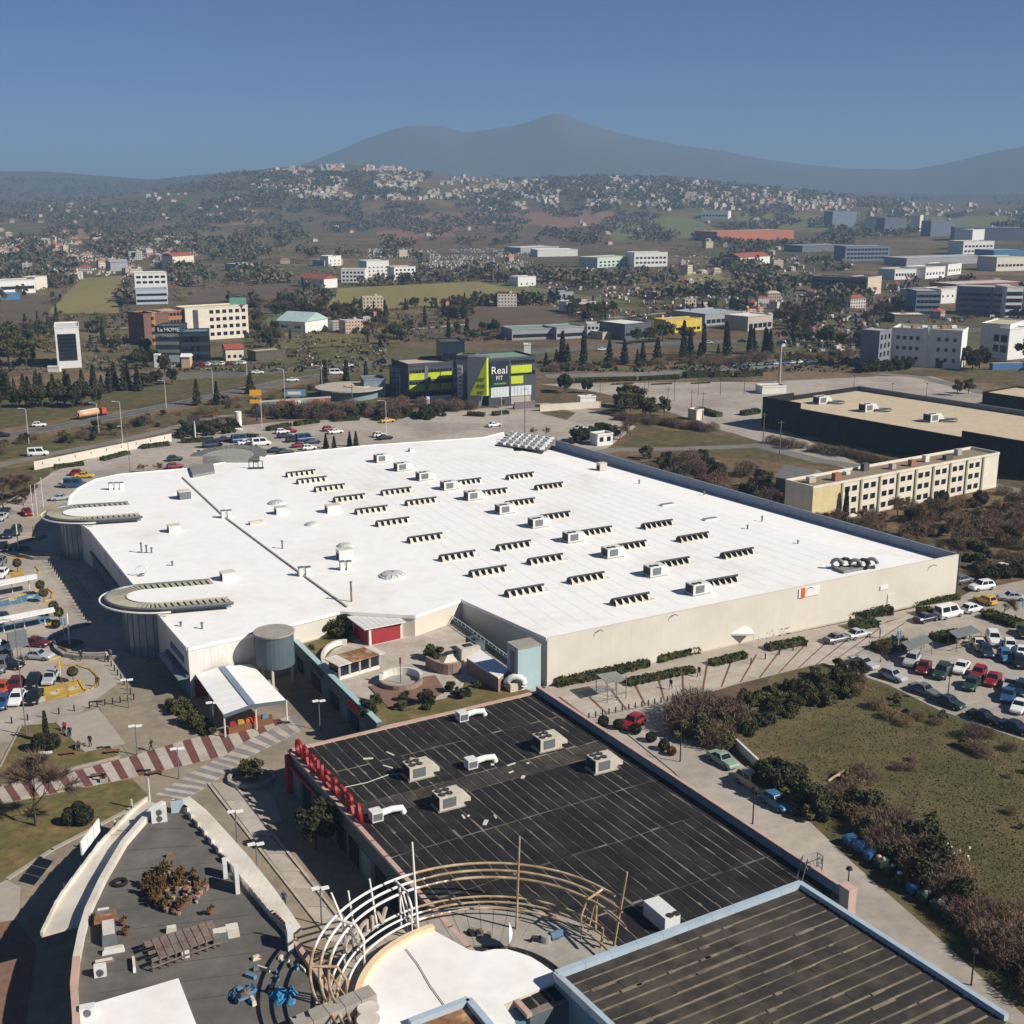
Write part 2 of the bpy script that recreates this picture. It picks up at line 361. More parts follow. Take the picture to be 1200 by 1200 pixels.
# ------------------------------------------------------------------ terrain, one sheet to the horizon
def ground_material():
    m = bpy.data.materials.new('countryside'); m.use_nodes = True; n = m.node_tree; L = n.links; b = n.nodes['Principled BSDF']
    b.inputs['Roughness'].default_value = .95; b.inputs['Specular IOR Level'].default_value = .1
    pos = n.nodes.new('ShaderNodeNewGeometry').outputs['Position']
    mp = n.nodes.new('ShaderNodeMapping'); mp.inputs['Rotation'].default_value = (0, 0, R(28)); mp.inputs['Scale'].default_value = (1/150, 1/85, 0); L.new(pos, mp.inputs[0])
    wob = n.nodes.new('ShaderNodeTexNoise'); wob.inputs['Scale'].default_value = .01; L.new(pos, wob.inputs['Vector'])
    ad = n.nodes.new('ShaderNodeMixRGB'); ad.blend_type = 'ADD'; ad.inputs[0].default_value = .35; L.new(mp.outputs[0], ad.inputs[1]); L.new(wob.outputs['Color'], ad.inputs[2])
    vo = n.nodes.new('ShaderNodeTexVoronoi'); vo.inputs['Scale'].default_value = 1; L.new(ad.outputs[0], vo.inputs['Vector'])
    sp = n.nodes.new('ShaderNodeSeparateColor'); L.new(vo.outputs['Color'], sp.inputs[0])
    cr = n.nodes.new('ShaderNodeValToRGB'); L.new(sp.outputs[0], cr.inputs[0]); cr.color_ramp.interpolation = 'CONSTANT'
    cols = [(0, (112,94,74)), (.18, (96,88,62)), (.36, (124,103,82)), (.52, (88,82,58)), (.66, (116,102,74)), (.78, (104,86,72)), (.9, (96,94,62))]
    for i, (p, c) in enumerate(cols):
        e = cr.color_ramp.elements[i] if i < 2 else cr.color_ramp.elements.new(p)
        e.position = p; e.color = lin(c)
    n2 = n.nodes.new('ShaderNodeTexNoise'); n2.inputs['Scale'].default_value = .03; n2.inputs['Detail'].default_value = 8; n2.inputs['Roughness'].default_value = .7; L.new(pos, n2.inputs['Vector'])
    mr = n.nodes.new('ShaderNodeMapRange'); mr.inputs[1].default_value, mr.inputs[2].default_value = .46, .6; L.new(n2.outputs['Fac'], mr.inputs[0])
    mx = n.nodes.new('ShaderNodeMixRGB'); L.new(mr.outputs[0], mx.inputs[0]); L.new(cr.outputs[0], mx.inputs[1]); mx.inputs[2].default_value = lin((88,80,58))
    n3 = n.nodes.new('ShaderNodeTexNoise'); n3.inputs['Scale'].default_value = .35; n3.inputs['Detail'].default_value = 6; L.new(pos, n3.inputs['Vector'])
    m3 = n.nodes.new('ShaderNodeMapRange'); m3.inputs[1].default_value, m3.inputs[2].default_value, m3.inputs[3].default_value, m3.inputs[4].default_value = .3, .7, .65, 1.25; L.new(n3.outputs['Fac'], m3.inputs[0])
    hs = n.nodes.new('ShaderNodeHueSaturation'); L.new(m3.outputs[0], hs.inputs['Value']); L.new(mx.outputs[0], hs.inputs['Color'])
    # far off the land is wooded: a darker cover with distance from the town
    ln = n.nodes.new('ShaderNodeVectorMath'); ln.operation = 'LENGTH'; L.new(pos, ln.inputs[0])
    md = n.nodes.new('ShaderNodeMapRange'); md.inputs[1].default_value, md.inputs[2].default_value = 3700, 4500; L.new(ln.outputs['Value'], md.inputs[0])
    m2 = n.nodes.new('ShaderNodeMixRGB'); L.new(md.outputs[0], m2.inputs[0]); L.new(hs.outputs[0], m2.inputs[1]); m2.inputs[2].default_value = lin((82,74,66))
    L.new(m2.outputs[0], b.inputs['Base Color']); return m
def terrain():
    rad, ang = RAD, ANG
    vs = [(r * math.sin(R(a)), r * math.cos(R(a)), float(HG[i, j])) for i, r in enumerate(rad) for j, a in enumerate(ang)]
    k = len(ang)
    fs = [(i * k + j, i * k + j + 1, (i + 1) * k + j + 1, (i + 1) * k + j) for i in range(len(rad) - 1) for j in range(k - 1)]
    mb = MB(); mb.v = vs; mb.f = [f[::-1] for f in fs]; mb.m = [0] * len(fs)
    bx = 26000                                              # the land behind the camera
    mb.add([(-bx, -bx, 0), (bx, -bx, 0), (bx, -.0, 0), (-bx, -.0, 0)], [(0, 1, 2, 3)])
    o = link('terrain', mb.mesh('terrain', ground_material(), smooth=True)); o['kind'] = 'structure'; return o
terrain()
# ------------------------------------------------------------------ sheets on the ground, each a little above the one below
def sheet(name, pts, z, m): return struct(MB().poly([at(x, y, 0) for x, y in pts], z), name, m)
sheet('plaza', [(-160,1290),(-160,760),(40,640),(120,600),(330,700),(645,806),(720,1050),(640,1300)], .012, M['plaza'])
sheet('car_park', [(-250,900),(-250,612),(0,592),(62,553),(150,522),(240,503),(330,494),(470,487),(560,479),(640,472),(700,482),(745,500),(640,580),(330,700),(150,640),(190,760),(60,862),(-60,880)], .020, M['lot'])
sheet('car_park', [(632,450),(900,447),(1030,441),(1092,441),(1140,456),(1215,470),(1200,490),(900,468),(892,492),(1010,545),(1000,552),(860,508),(780,488),(720,464),(690,458)], .026, M['lot'])
sheet('car_park', [(985,748),(1119,703),(1140,692),(1300,660),(1420,930),(1200,868),(1100,832),(1040,802),(950,772)], .028, M['lot'])
sheet('field', [(850,880),(905,790),(960,772),(1040,802),(1100,832),(1200,868),(1420,930),(1500,1400),(1290,1290),(1200,1190),(1100,1100),(1000,1012),(930,945)], .014, M['straw'])
sheet('service_road', [(645,806),(790,820),(862,858),(850,880),(930,945),(1000,1012),(1100,1100),(1200,1190),(1290,1290),(1180,1330),(700,900),(633,815)], .034, M['lot'])
sheet('promenade', [(636,803),(1119,703),(1130,706),(1040,728),(1005,750),(1000,768),(964,777),(860,803),(800,822),(782,823),(690,844),(630,812)], .042, M['plaza_pale'])
# highways
LOT = [at(x, y) for x, y in [(990,752),(1119,710),(1300,670),(1400,900),(1200,860),(1100,825),(1040,798)]]
def inside_lot(p):
    c = False; j = len(LOT) - 1
    for i in range(len(LOT)):
        if (LOT[i].y > p.y) != (LOT[j].y > p.y) and p.x < (LOT[j].x - LOT[i].x) * (p.y - LOT[i].y) / (LOT[j].y - LOT[i].y) + LOT[i].x: c = not c
        j = i
    return c
def road(name, pts, w, z, m, line=True):
    c = [at(x, y) for x, y in pts]; mb = MB(); ml = MB(); n = len(c); L_ = []; R_ = []
    for i in range(n):
        d = (c[min(i + 1, n - 1)] - c[max(i - 1, 0)]).normalized(); u = Vector((-d.y, d.x, 0)); L_.append((c[i] + u * w / 2)); R_.append(c[i] - u * w / 2)
    for i in range(n - 1):
        mb.quad(*[(p.x, p.y, z) for p in (R_[i], R_[i + 1], L_[i + 1], L_[i])])
        if line:
            for s_ in (.93, -.93):
                a, b = c[i] + (L_[i] - c[i]) * s_, c[i + 1] + (L_[i + 1] - c[i + 1]) * s_; u = (L_[i] - c[i]).normalized() * .09
                ml.quad(*[(p.x, p.y, z + .006) for p in (a - u, b - u, b + u, a + u)])
            ln = (c[i + 1] - c[i]).length; k = 0.0
            while k < ln - 3:
                d = (c[i + 1] - c[i]).normalized(); a = c[i] + d * k; b = a + d * 3; u = Vector((-d.y, d.x, 0)) * .08
                ml.quad(*[(p.x, p.y, z + .006) for p in (a - u, b - u, b + u, a + u)]); k += 9
    o = struct(mb, name, m)
    if line: build(ml, 'lane_marking', M['line'], o)
    return o
road('highway', [(-160,548),(0,512),(75,499),(150,485),(220,471),(290,456),(375,440),(440,428)], 8, .030, M['asphalt_dark'])
road('highway', [(60,452),(130,446),(200,441),(300,436),(380,431),(450,425),(540,418),(650,410),(780,403),(900,398),(1050,391),(1260,381)], 13, .036, M['asphalt_dark'])
road('service_road', [(-120,577),(0,545),(60,532),(125,520),(190,505),(240,492),(290,482),(310,474)], 4.5, .032, M['asphalt'], False)
road('frontage_road', [(640,441),(760,438),(860,432),(960,424),(1060,420),(1260,410)], 9, .034, M['asphalt'])
road('lane', [(640,540),(720,527),(800,526),(900,522),(960,512),(940,500)], 5, .022, M['asphalt'], False)
road('lane', [(880,520),(960,540),(1040,552),(1120,560),(1260,590)], 5.5, .040, M['asphalt'], False)
road('lane', [(1030,438),(1080,442),(1150,460),(1260,476)], 6, .044, M['asphalt'], False)
road('dirt_track', [(455,388),(560,379),(665,370)], 5, .03, M['kerb'], False)
road('dirt_track', [(100,385),(160,384),(240,390)], 6, .03, M['kerb'], False)
road('dirt_track', [(665,370),(720,372),(800,365)], 5, .03, M['kerb'], False)
# verges
for pts, m in [([(0,470),(60,452),(130,449),(300,441),(440,427),(330,444),(180,472),(0,503)], 'grass_g'),
               ([(0,523),(150,494),(290,464),(420,437),(500,440),(460,470),(330,484),(240,487),(125,514),(0,540)], 'grass_g'),
               ([(640,436),(860,428),(1060,416),(1200,410),(1200,404),(900,420),(640,430)], 'grass'),
               ([(735,512),(800,503),(860,512),(868,518),(770,523),(730,522)], 'grass_g'),
               ([(632,484),(660,480),(675,484),(664,492)], 'grass_g'),
               ([(720,486),(770,478),(835,500),(840,505),(780,505)], 'grass'),
               ([(1100,432),(1200,428),(1240,432),(1230,455),(1150,448)], 'grass_g'),
               ([(0,552),(60,540),(58,556),(20,585),(0,590)], 'grass_g'), ([(0,588),(28,585),(0,593)], 'grass'),
               ([(110,412),(210,402),(205,430),(110,436)], 'grass_g')]:
    sheet('grass_verge', pts, .048 + random.random() * .004, M[m])
# fields, draped over the relief
def field(name, c4, m, nx=12, ny=8, off=.12):
    mb = MB(); g = []
    for j in range(ny + 1):
        for i in range(nx + 1):
            u, v = i / nx, j / ny
            x = (c4[0][0] * (1 - u) + c4[1][0] * u) * (1 - v) + (c4[3][0] * (1 - u) + c4[2][0] * u) * v
            y = (c4[0][1] * (1 - u) + c4[1][1] * u) * (1 - v) + (c4[3][1] * (1 - u) + c4[2][1] * u) * v
            p = at_t(x, y); g.append((p.x, p.y, p.z + off))
    k = nx + 1; mb.add(g, [(j * k + i, j * k + i + 1, (j + 1) * k + i + 1, (j + 1) * k + i) for j in range(ny) for i in range(nx)])
    return struct(mb, name, m)
FM = dict(olive=mat('crop_olive', (132,122,72), .95, .12, .5, rgb2=(120,110,64), scale2=.02, stretch=(0, (1, .06, 1))),
          brown=mat('ploughed', (100,84,68), .95, .2, .3, rgb2=(88,76,60), scale2=.03), green=mat('crop_green', (98,104,60), .95, .15, .3, rgb2=(114,108,66), scale2=.02),
          tan=mat('fallow', (138,112,82), .95, .2, .2, rgb2=(120,102,74), scale2=.02), rosy=mat('red_soil', (128,96,78), .95, .2, .2))
for i, (c4, m) in enumerate([([(96,326),(142,323),(139,367),(54,368)], 'olive'), ([(0,348),(70,346),(50,378),(0,384)], 'brown'), ([(40,370),(140,369),(145,384),(30,390)], 'brown'),
    ([(395,338),(560,330),(650,352),(380,366)], 'olive'), ([(560,330),(620,336),(745,356),(650,352)], 'green'), ([(560,360),(640,358),(700,384),(540,392)], 'brown'),
    ([(230,340),(340,332),(370,350),(215,356)], 'brown'), ([(268,253),(305,251),(312,262),(270,264)], 'tan'), ([(340,250),(440,246),(450,268),(345,270)], 'brown'),
    ([(470,252),(600,246),(640,262),(480,275)], 'rosy'), ([(600,250),(700,244),(760,262),(640,268)], 'rosy'), ([(440,272),(520,264),(540,282),(450,290)], 'rosy'),
    ([(700,262),(800,252),(860,276),(720,284)], 'green'), ([(860,250),(960,252),(975,270),(870,268)], 'green'), ([(1060,255),(1240,252),(1240,270),(1075,270)], 'green'),
    ([(800,318),(850,320),(930,334),(805,340)], 'olive'), ([(60,268),(110,266),(120,280),(66,282)], 'tan'), ([(490,278),(700,274),(720,296),(480,298)], 'brown'),
    ([(880,334),(960,338),(1010,366),(870,356)], 'brown'), ([(320,390),(450,384),(470,402),(330,410)], 'grass'), ([(300,365),(380,368),(450,380),(310,384)], 'green')]):
    field('field', c4, FM.get(m) or M[m], off=.10 + .012 * i)
# lawns, paved bands and bays
sheet('lawn', [(-60,925),(0,900),(25,851),(66,847),(86,868),(100,882),(129,876),(138,887),(0,921),(-60,938)], .10, M['grass'])
sheet('lawn', [(-60,958),(0,944),(155,913),(175,934),(150,950),(62,996),(10,1030),(0,1036),(-60,1060)], .10, M['grass'])
def kerbline(pts, z=.12, w=.25, m='kerb', name='kerb', closed=False):
    c = P(*pts); mb = MB()
    if closed: c.append(c[0])
    for a, b in zip(c, c[1:]):
        d = (b - a).normalized(); a2 = Vector((a.x, a.y, z / 2 + .02)); b2 = Vector((b.x, b.y, z / 2 + .02)); mb.bar(a2, b2 + d * w * .45, w, z + .04)
    o = struct(mb, name, M[m]); return o
kerbline([(0,900),(25,851),(66,847),(100,882)]); kerbline([(-60,926),(0,922),(138,888)], w=.5); kerbline([(175,934),(150,950),(62,996),(10,1030)], w=.5)
kerbline([(690,844),(782,823)], .1); kerbline([(640,818),(760,905),(850,985),(920,1042)], .12, .3); kerbline([(720,848),(790,905),(880,990)], .1, .2)
kerbline([(-60,610),(0,594),(62,555)], .12)
# the car park bank wall

bl_ = MB(); g0, g1, g2 = at(700, 455), at(1080, 446), at(905, 464); ux_ = Vector((math.cos(R(30)), math.sin(R(30)), 0)); uy_ = Vector((-ux_.y, ux_.x, 0)); c_ = at(860, 458)
for j in range(-4, 5):
    for i in range(-16, 17):
        p = c_ + ux_ * i * 2.6 + uy_ * j * 15; q = 600 + FPX * p.x / (p.y * cP + CAMZ * sP)
        if abs(i) > 16 - abs(j) * 2.2: continue
        for s_ in (0, 5.2): a_ = p + uy_ * s_; b_ = a_ + uy_ * 4.6; w_ = ux_ * .06; bl_.quad(*[(v.x, v.y, .05) for v in (a_ - w_, a_ + w_, b_ + w_, b_ - w_)])
stuff(build(bl_, 'bay_lines', M['line']), 'faint painted bay lines of the empty car park', 'markings')
bl_ = MB(); c_ = at(1130, 790)
for j in range(-2, 3):
    for i in range(-8, 9):
        p = c_ + ux_ * j * 11 + uy_ * i * 2.6
        if inside_lot(p): a_ = p; b_ = a_ + ux_ * 4.6; w_ = uy_ * .06; bl_.quad(*[(v.x, v.y, .05) for v in (a_ - w_, a_ + w_, b_ + w_, b_ - w_)])
stuff(build(bl_, 'bay_lines', M['line']), 'faint painted bay lines of the right car park', 'markings')
# ------------------------------------------------------------------ striped paving of the plaza: each slab band is a piece
def lerp2(tab, x): return prof(tab, x)
pb = thing('plaza_paving', at(170, 895), 'striped path of pale and maroon slab bands crossing the plaza', 'paving')
UP = [(-40,931),(0,922),(85,905),(160,885),(220,867),(300,850),(345,838)]; LO = [(-40,951),(0,942),(87,925),(160,910),(225,895),(265,885),(290,876),(345,858)]
def band(name, x0, x1, skew, m, z, ups=UP, los=LO, parent=pb):
    q = [(x0, lerp2(ups, x0)), (x1, lerp2(ups, x1)), (x1 + skew, lerp2(los, x1 + skew)), (x0 + skew, lerp2(los, x0 + skew))]
    return build(MB().prism(P(*q), .01, z), name, m, parent)
x = -38
while x < 322:
    band('paving_band', x, x + 8.6, 12, M['slab_maroon'], .066); band('paving_band', x + 9, x + 20.6, 12, M['slab'], .068); x += 21
pg = thing('plaza_paving', at(270, 890), 'zigzag path of grey and white slab bands leading to the curved roof', 'paving')
zz = [((345,838),(358,852)), ((318,855),(335,866)), ((290,868),(312,877)), ((265,885),(286,890)), ((246,894),(271,901)), ((222,907),(252,915)), ((200,921),(235,926)), ((182,932),(214,938))]
k = 0
for (a0, b0), (a1, b1) in zip(zz, zz[1:]):
    for t0, t1, m in ((0, .24, 'slab_grey'), (.25, .49, 'slab'), (.5, .74, 'slab_grey'), (.75, .99, 'slab')):
        f = lambda p, q, t: (p[0] + (q[0] - p[0]) * t, p[1] + (q[1] - p[1]) * t)
        build(MB().prism(P(f(a0, a1, t0), f(a0, a1, t1), f(b0, b1, t1), f(b0, b1, t0)), .01, .074 + .002 * (k % 2)), 'paving_band', M[m], pg); k += 1
pc = thing('plaza_paving', at(310, 1010), 'long pale walkway between stone borders under the curved white roof edge', 'paving')
for i in range(9):
    t0, t1 = i / 9, (i + .96) / 9
    a = lambda t, s: (248 + (392 - 248) * t + s, 918 + (1105 - 918) * t)
    build(MB().prism(P(a(t0, 0), a(t0, 20), a(t1, 24), a(t1, 0)), .01, .07), 'slab', M['slab' if i % 3 else 'plaza_pale'], pc)
for s in (-6, 24): build(MB().prism(P(a(0, s), a(0, s + 3), a(1, s + 6), a(1, s + 2)), .01, .16), 'border', M['slab'], pc)
sheet('paved_court', [(66,846),(115,830),(147,872),(129,877),(100,882),(86,868)], .058, M['plaza_pale'])
sheet('paved_court', [(115,828),(178,818),(215,860),(150,885)], .052, M['plaza'])
sheet('paved_court', [(278,925),(318,930),(330,962),(292,972),(272,950)], .062, M['plaza_pale'])
sheet('brick_court', [(-60,1085),(18,1078),(42,1108),(30,1200),(20,1290),(-60,1290)], .060, M['brickpave'])
sheet('pale_court', [(-60,1050),(5,1030),(24,1040),(22,1078),(-60,1090)], .066, M['plaza_pale'])
# promenade joints and slabs
pr = thing('promenade_paving', at(760, 800), 'pale slab promenade with red joint lines along the cream wall', 'paving')
def prom(u, v):                                          # u along the wall, v from wall to bollards
    a = (640 + 445 * u, 806 - 92 * u); b = (690 + 310 * u, 843 - 74 * u); return (a[0] + (b[0] - a[0]) * v, a[1] + (b[1] - a[1]) * v)
for i in range(14):
    for j in range(3):
        u0, u1, v0, v1 = i / 14 + .004, (i + 1) / 14 - .004, .30 + j * .235, .30 + (j + 1) * .235 - .02
        build(MB().prism(P(prom(u0, v0), prom(u1, v0), prom(u1, v1), prom(u0, v1)), .01, .060), 'slab', M['slab'], pr)
for i in range(15): build(MB().prism(P(prom(i / 14 - .003, .3), prom(i / 14 + .003, .3), prom(i / 14 + .003, .98), prom(i / 14 - .003, .98)), .01, .056), 'joint', M['slab_maroon'], pr)
sheet('drain_grate', [(675,812),(705,803),(722,808),(688,818)], .07, M['slab_grey'])

# ------------------------------------------------------------------ the shopping mall with the white roof
ZR = 7.5
A = at(640, 802); B = at(1119, 700)
mall = thing('shopping_mall', at(470, 720), 'huge white flat-roofed shopping mall with cream walls and curved entrance canopies', 'building')
roof_px = [(641,748),(1088,655),(650,522),(590,507),(566,513),(432,522),(300,536),(222,549),(140,556),(112,562),(92,572),(82,582),(80,592),(84,606),(106,622),(156,684),(195,731),(220,760),(297,743),(398,717),(486,722),(541,703)]
rp = [at(x, y, ZR) for x, y in roof_px]
# the outer back and right faces carry a parapet; ground plan follows the roof edge
Bo = Vector((B.x, B.y, 0)); zB = top_z(B, 1123, 651); Do = at(652, 515, ZR + 1.5)
plan = [rp[0], Vector((B.x, B.y, ZR)), Vector((Do.x, Do.y, ZR))] + rp[3:]
build(MB().prism(plan, 0, ZR - .25, cap=False), 'wall', M['cream'], mall)
e0 = Vector((B.x, B.y, 0)); e1 = Vector((Do.x, Do.y, 0)); en = (e1 - e0).normalized(); ein = Vector((-en.y, en.x, 0)); ein = ein if ein.x < 0 else -ein   # the roof falls to a gutter along the parapet
def zr(p): return ZR - 1.15 * (1 - min(1, max(0, (Vector((p.x, p.y, 0)) - e0).dot(ein) / 13)))
def atr(px, py):
    p = at(px, py, ZR); return at(px, py, zr(p))
m0, m1 = e0 + ein * 13 + (rp[0] - e0) * .004, e1 + ein * 13; m0 = rp[0].lerp(Vector((B.x, B.y, ZR)), 1 - 13 / max(1, (Vector((rp[0].x, rp[0].y, 0)) - e0).dot(ein)))
build(MB().poly([rp[0], m0, m1] + rp[3:], ZR), 'roof', M['roofwhite'], mall)
build(MB().add([(m0.x, m0.y, ZR), (e0.x, e0.y, ZR - 1.15), (e1.x, e1.y, ZR - 1.15), (m1.x, m1.y, ZR)], [(0, 1, 2, 3)]), 'roof_fall', M['roofwhite'], mall)
edge = MB()
for a, b in zip(rp[3:] + [rp[0]], rp[4:] + [rp[0]]):
    if (b - a).length > .1: edge.bar(Vector((a.x, a.y, ZR - .1)), Vector((b.x, b.y, ZR - .1)), .35, .5)
build(edge, 'roof_edge', M['roofwhite'], mall)
# parapet on the right flank, and the front one rising towards the right corner
pa = MB(); c0, c1 = Vector((B.x, B.y, 0)), Vector((Do.x, Do.y, 0)); inw = (c1 - c0).normalized(); inw = Vector((-inw.y, inw.x, 0))
nseg = 24
for i in range(nseg):
    a = c0.lerp(c1, i / nseg) ; b = c0.lerp(c1, (i + .985) / nseg)
    q = [a, b, b + inw * .35, a + inw * .35]
    build(MB().prism(q, ZR - 1.6, 8.1 + .8 * (i + .5) / nseg), 'parapet_panel', M['paint_blue'], mall)
fr = MB()
d = (c0 - rp[0]); L0 = math.hypot(d.x, d.y); dn = Vector((d.x, d.y, 0)) / L0; nrm = Vector((-dn.y, dn.x, 0))
for i in range(46):                                      # cladding sheets of the long front wall
    t0, t1 = i / 46, (i + .996) / 46
    z = lambda t: ZR + .05 + .5 * t
    a, b = rp[0] + dn * L0 * t0, rp[0] + dn * L0 * t1
    vs = [(a - nrm * .12).to_tuple()[:2] + (0.25,), (b - nrm * .12).to_tuple()[:2] + (0.25,), (b - nrm * .12).to_tuple()[:2] + (z(t1),), (a - nrm * .12).to_tuple()[:2] + (z(t0),)]
    vs += [(v[0] + nrm.x * .3, v[1] + nrm.y * .3, v[2]) for v in vs]
    build(MB().add(vs, [(0, 1, 2, 3), (7, 6, 5, 4), (3, 2, 6, 7), (0, 3, 7, 4), (1, 5, 6, 2), (0, 4, 5, 1)]), 'cladding_panel', M['cream'], mall)
ex = MB(); q = [at(*p, ZR) for p in ((214,560),(263,606),(330,656),(407,712))]
for a, b in zip(q, q[1:]): ex.bar(a + Vector((0, 0, .1)), b + Vector((0, 0, .1)), .28, .24)
build(ex, 'expansion_joint', mat('joint_grey', (168,160,150), .9, .3, .8), mall)
seams = MB()                                             # welded laps of the roof membrane
for i in range(22):
    t = (i + .5) / 26; a, b = at(641, 748, ZR).lerp(at(1088, 655, ZR), t), at(360, 545, ZR).lerp(at(640, 524, ZR), t)
    seams.bar(a.lerp(b, .02) + Vector((0, 0, .005)), a.lerp(b, .97) + Vector((0, 0, .005)), .1, .016)
build(seams, 'roof_lap', mat('roof_lap', (230,228,223), .75, .05, .3), mall)
# shaded shop fronts under the left wing
for p0, p1 in (((108,640),(158,704)),):
    pass
def along(a, b, z0, z1, n, out, name, m, parent, fill=.8, th=.12):  # n panels along a wall from a to b, standing out by `out`
    d = (b - a); d.z = 0; nn = Vector((d.y, -d.x, 0)).normalized() * out
    for i in range(n):
        p, q_ = a + d * ((i + .5 - fill / 2) / n), a + d * ((i + .5 + fill / 2) / n)
        build(MB().prism([p + nn, q_ + nn, q_ + nn * .2, p + nn * .2], z0, z1), name, m, parent)
f1a, f1b = Vector((*rp[14][:2], 0)), Vector((*rp[15][:2], 0)); f2a, f2b = Vector((*rp[16][:2], 0)), Vector((*rp[17][:2], 0))
def outw(a, b, ref):                                     # order so that panels stand on the outside
    d = b - a; nn = Vector((d.y, -d.x, 0)); return (a, b) if nn.dot(ref - a) > 0 else (b, a)
left_ref = at(0, 760)
for a, b, n in ((f1a, f1b, 10), (f2a, f2b, 5)):
    a, b = outw(a, b, left_ref); along(a, b, .1, 2.9, n, .15, 'shop_window', M['glass_pale'], mall); along(a, b, 3.1, 3.5, 1, .5, 'fascia', M['teal'], mall, 1)
    along(a, b, 3.7, 7.2, n, .06, 'cladding_panel', M['plaster'], mall, .98)
a, b = outw(f2a, f2b, left_ref); along(a, b, 4.6, 5.5, 1, .2, 'window_strip', mat('blue_sign', (70,98,140), .5, .1), mall, .6)
aw = MB(); d = (b - a).normalized(); nn = Vector((d.y, -d.x, 0))
aw.prism([a + nn * .3, b + nn * .3, b + nn * 1.7, a + nn * 1.7], 3.0, 3.15); build(aw, 'awning', M['glass_pale'], mall)
a, b = outw(Vector((*rp[17][:2], 0)), Vector((*rp[18][:2], 0)), at(230, 900)); along(a, b, .1, 7.2, 9, .06, 'cladding_panel', M['plaster'], mall, .985)
# entrance canopies: a raised horseshoe of slats round a pale dome roof
def canopy(tip, e1, e2, zc, flip=1):
    T, E1, E2 = at(*tip, zc), at(*e1, zc), at(*e2, zc); mid = (E1 + E2) / 2; ax = (T - mid); Ltot = ax.length; ax.normalize(); side = (E1 - E2); Wd = side.length; side.normalize()
    ro = Wd / 2; cc = T - ax * ro * 1.05; w = 3.0
    path = [(E1, ax)]; pts = []
    straight = max(.1, (cc - mid).dot(ax)); ns = max(2, int(straight / .95))
    for i in range(ns): pts.append((mid + ax * (straight * i / ns), side, 1))
    outer, inner = [], []
    for i in range(ns): p = mid + ax * (straight * i / ns); outer.append(p + side * ro); inner.append(p + side * (ro - w))
    na = 26
    for i in range(na + 1):
        th = math.pi * i / na; dv = side * math.cos(th) + ax * math.sin(th) * 1.05; outer.append(cc + dv * ro); inner.append(cc + dv * (ro - w))
    for i in range(ns - 1, -1, -1): p = mid + ax * (straight * i / ns); outer.append(p - side * ro); inner.append(p - side * (ro - w))
    cn = build(MB().tube([p + Vector((0, 0, .1)) for p in outer], .22, 6), 'canopy_rim', M['steel'], mall)
    build(MB().tube([p + (q_ - p) * -.28 + Vector((0, 0, -.3)) for p, q_ in zip(outer[ns - 2:ns + na + 2], inner[ns - 2:ns + na + 2])], .16, 6), 'outer_ring', M['tube_w'], cn)
    for (o0, i0), (o1, i1) in zip(zip(outer, inner), list(zip(outer, inner))[1:]):
        k_ = .64; o1b, i1b = o0 + (o1 - o0) * k_, i0 + (i1 - i0) * k_
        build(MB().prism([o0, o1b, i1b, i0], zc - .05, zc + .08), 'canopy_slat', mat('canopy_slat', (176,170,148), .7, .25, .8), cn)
    for (o0, i0), (o1, i1) in list(zip(zip(outer, inner), list(zip(outer, inner))[1:])): build(MB().prism([o0, o1, i1, i0], zc - .2, zc - .12), 'slat_backing', mat('slat_backing', (72,74,70), .8, .2), cn)  # dark plate under the slats, so the gaps between them look dark
    build(MB().poly(inner, zc + .25), 'canopy_roof', M['roofwhite'], cn); sk = MB()
    for a_, b_ in zip(inner, inner[1:]): sk.quad(a_ + Vector((0, 0, .25)), b_ + Vector((0, 0, .25)), b_ + Vector((0, 0, -1.5)), a_ + Vector((0, 0, -1.5)))
    build(sk, 'canopy_skirt', M['offwhite'], cn)
    gl = MB(); dr = [p + (q_ - p) * .75 for p, q_ in zip(outer, inner)][ns:ns + na + 1]   # the glazed entrance drum below
    for a_, b_ in zip(dr[::2], dr[2::2]):
        build(MB().quad(Vector((a_.x, a_.y, 0)), Vector((b_.x, b_.y, 0)), Vector((b_.x, b_.y, zc - .06)), Vector((a_.x, a_.y, zc - .06))), 'entrance_glass', M['glass_pale'], cn)
        build(MB().tube([(a_.x, a_.y, 0), (a_.x, a_.y, zc - .1)], .1, 5), 'mullion', M['steel'], cn)
    for s_ in (1, -1):
        dd = MB(); a_, b_ = mid + side * s_ * (ro - w / 2) , cc + side * s_ * (ro - w / 2); dd.quad(Vector((a_.x, a_.y, ZR - .1)), Vector((b_.x, b_.y, ZR - .1)), Vector((b_.x, b_.y, zc - .06)), Vector((a_.x, a_.y, zc - .06)))
        build(dd, 'canopy_side', M['glass_pale'], cn)
canopy((124,704), (246,680), (274,707), 8.6); canopy((54,604), (150,589), (167,606), 8.6)
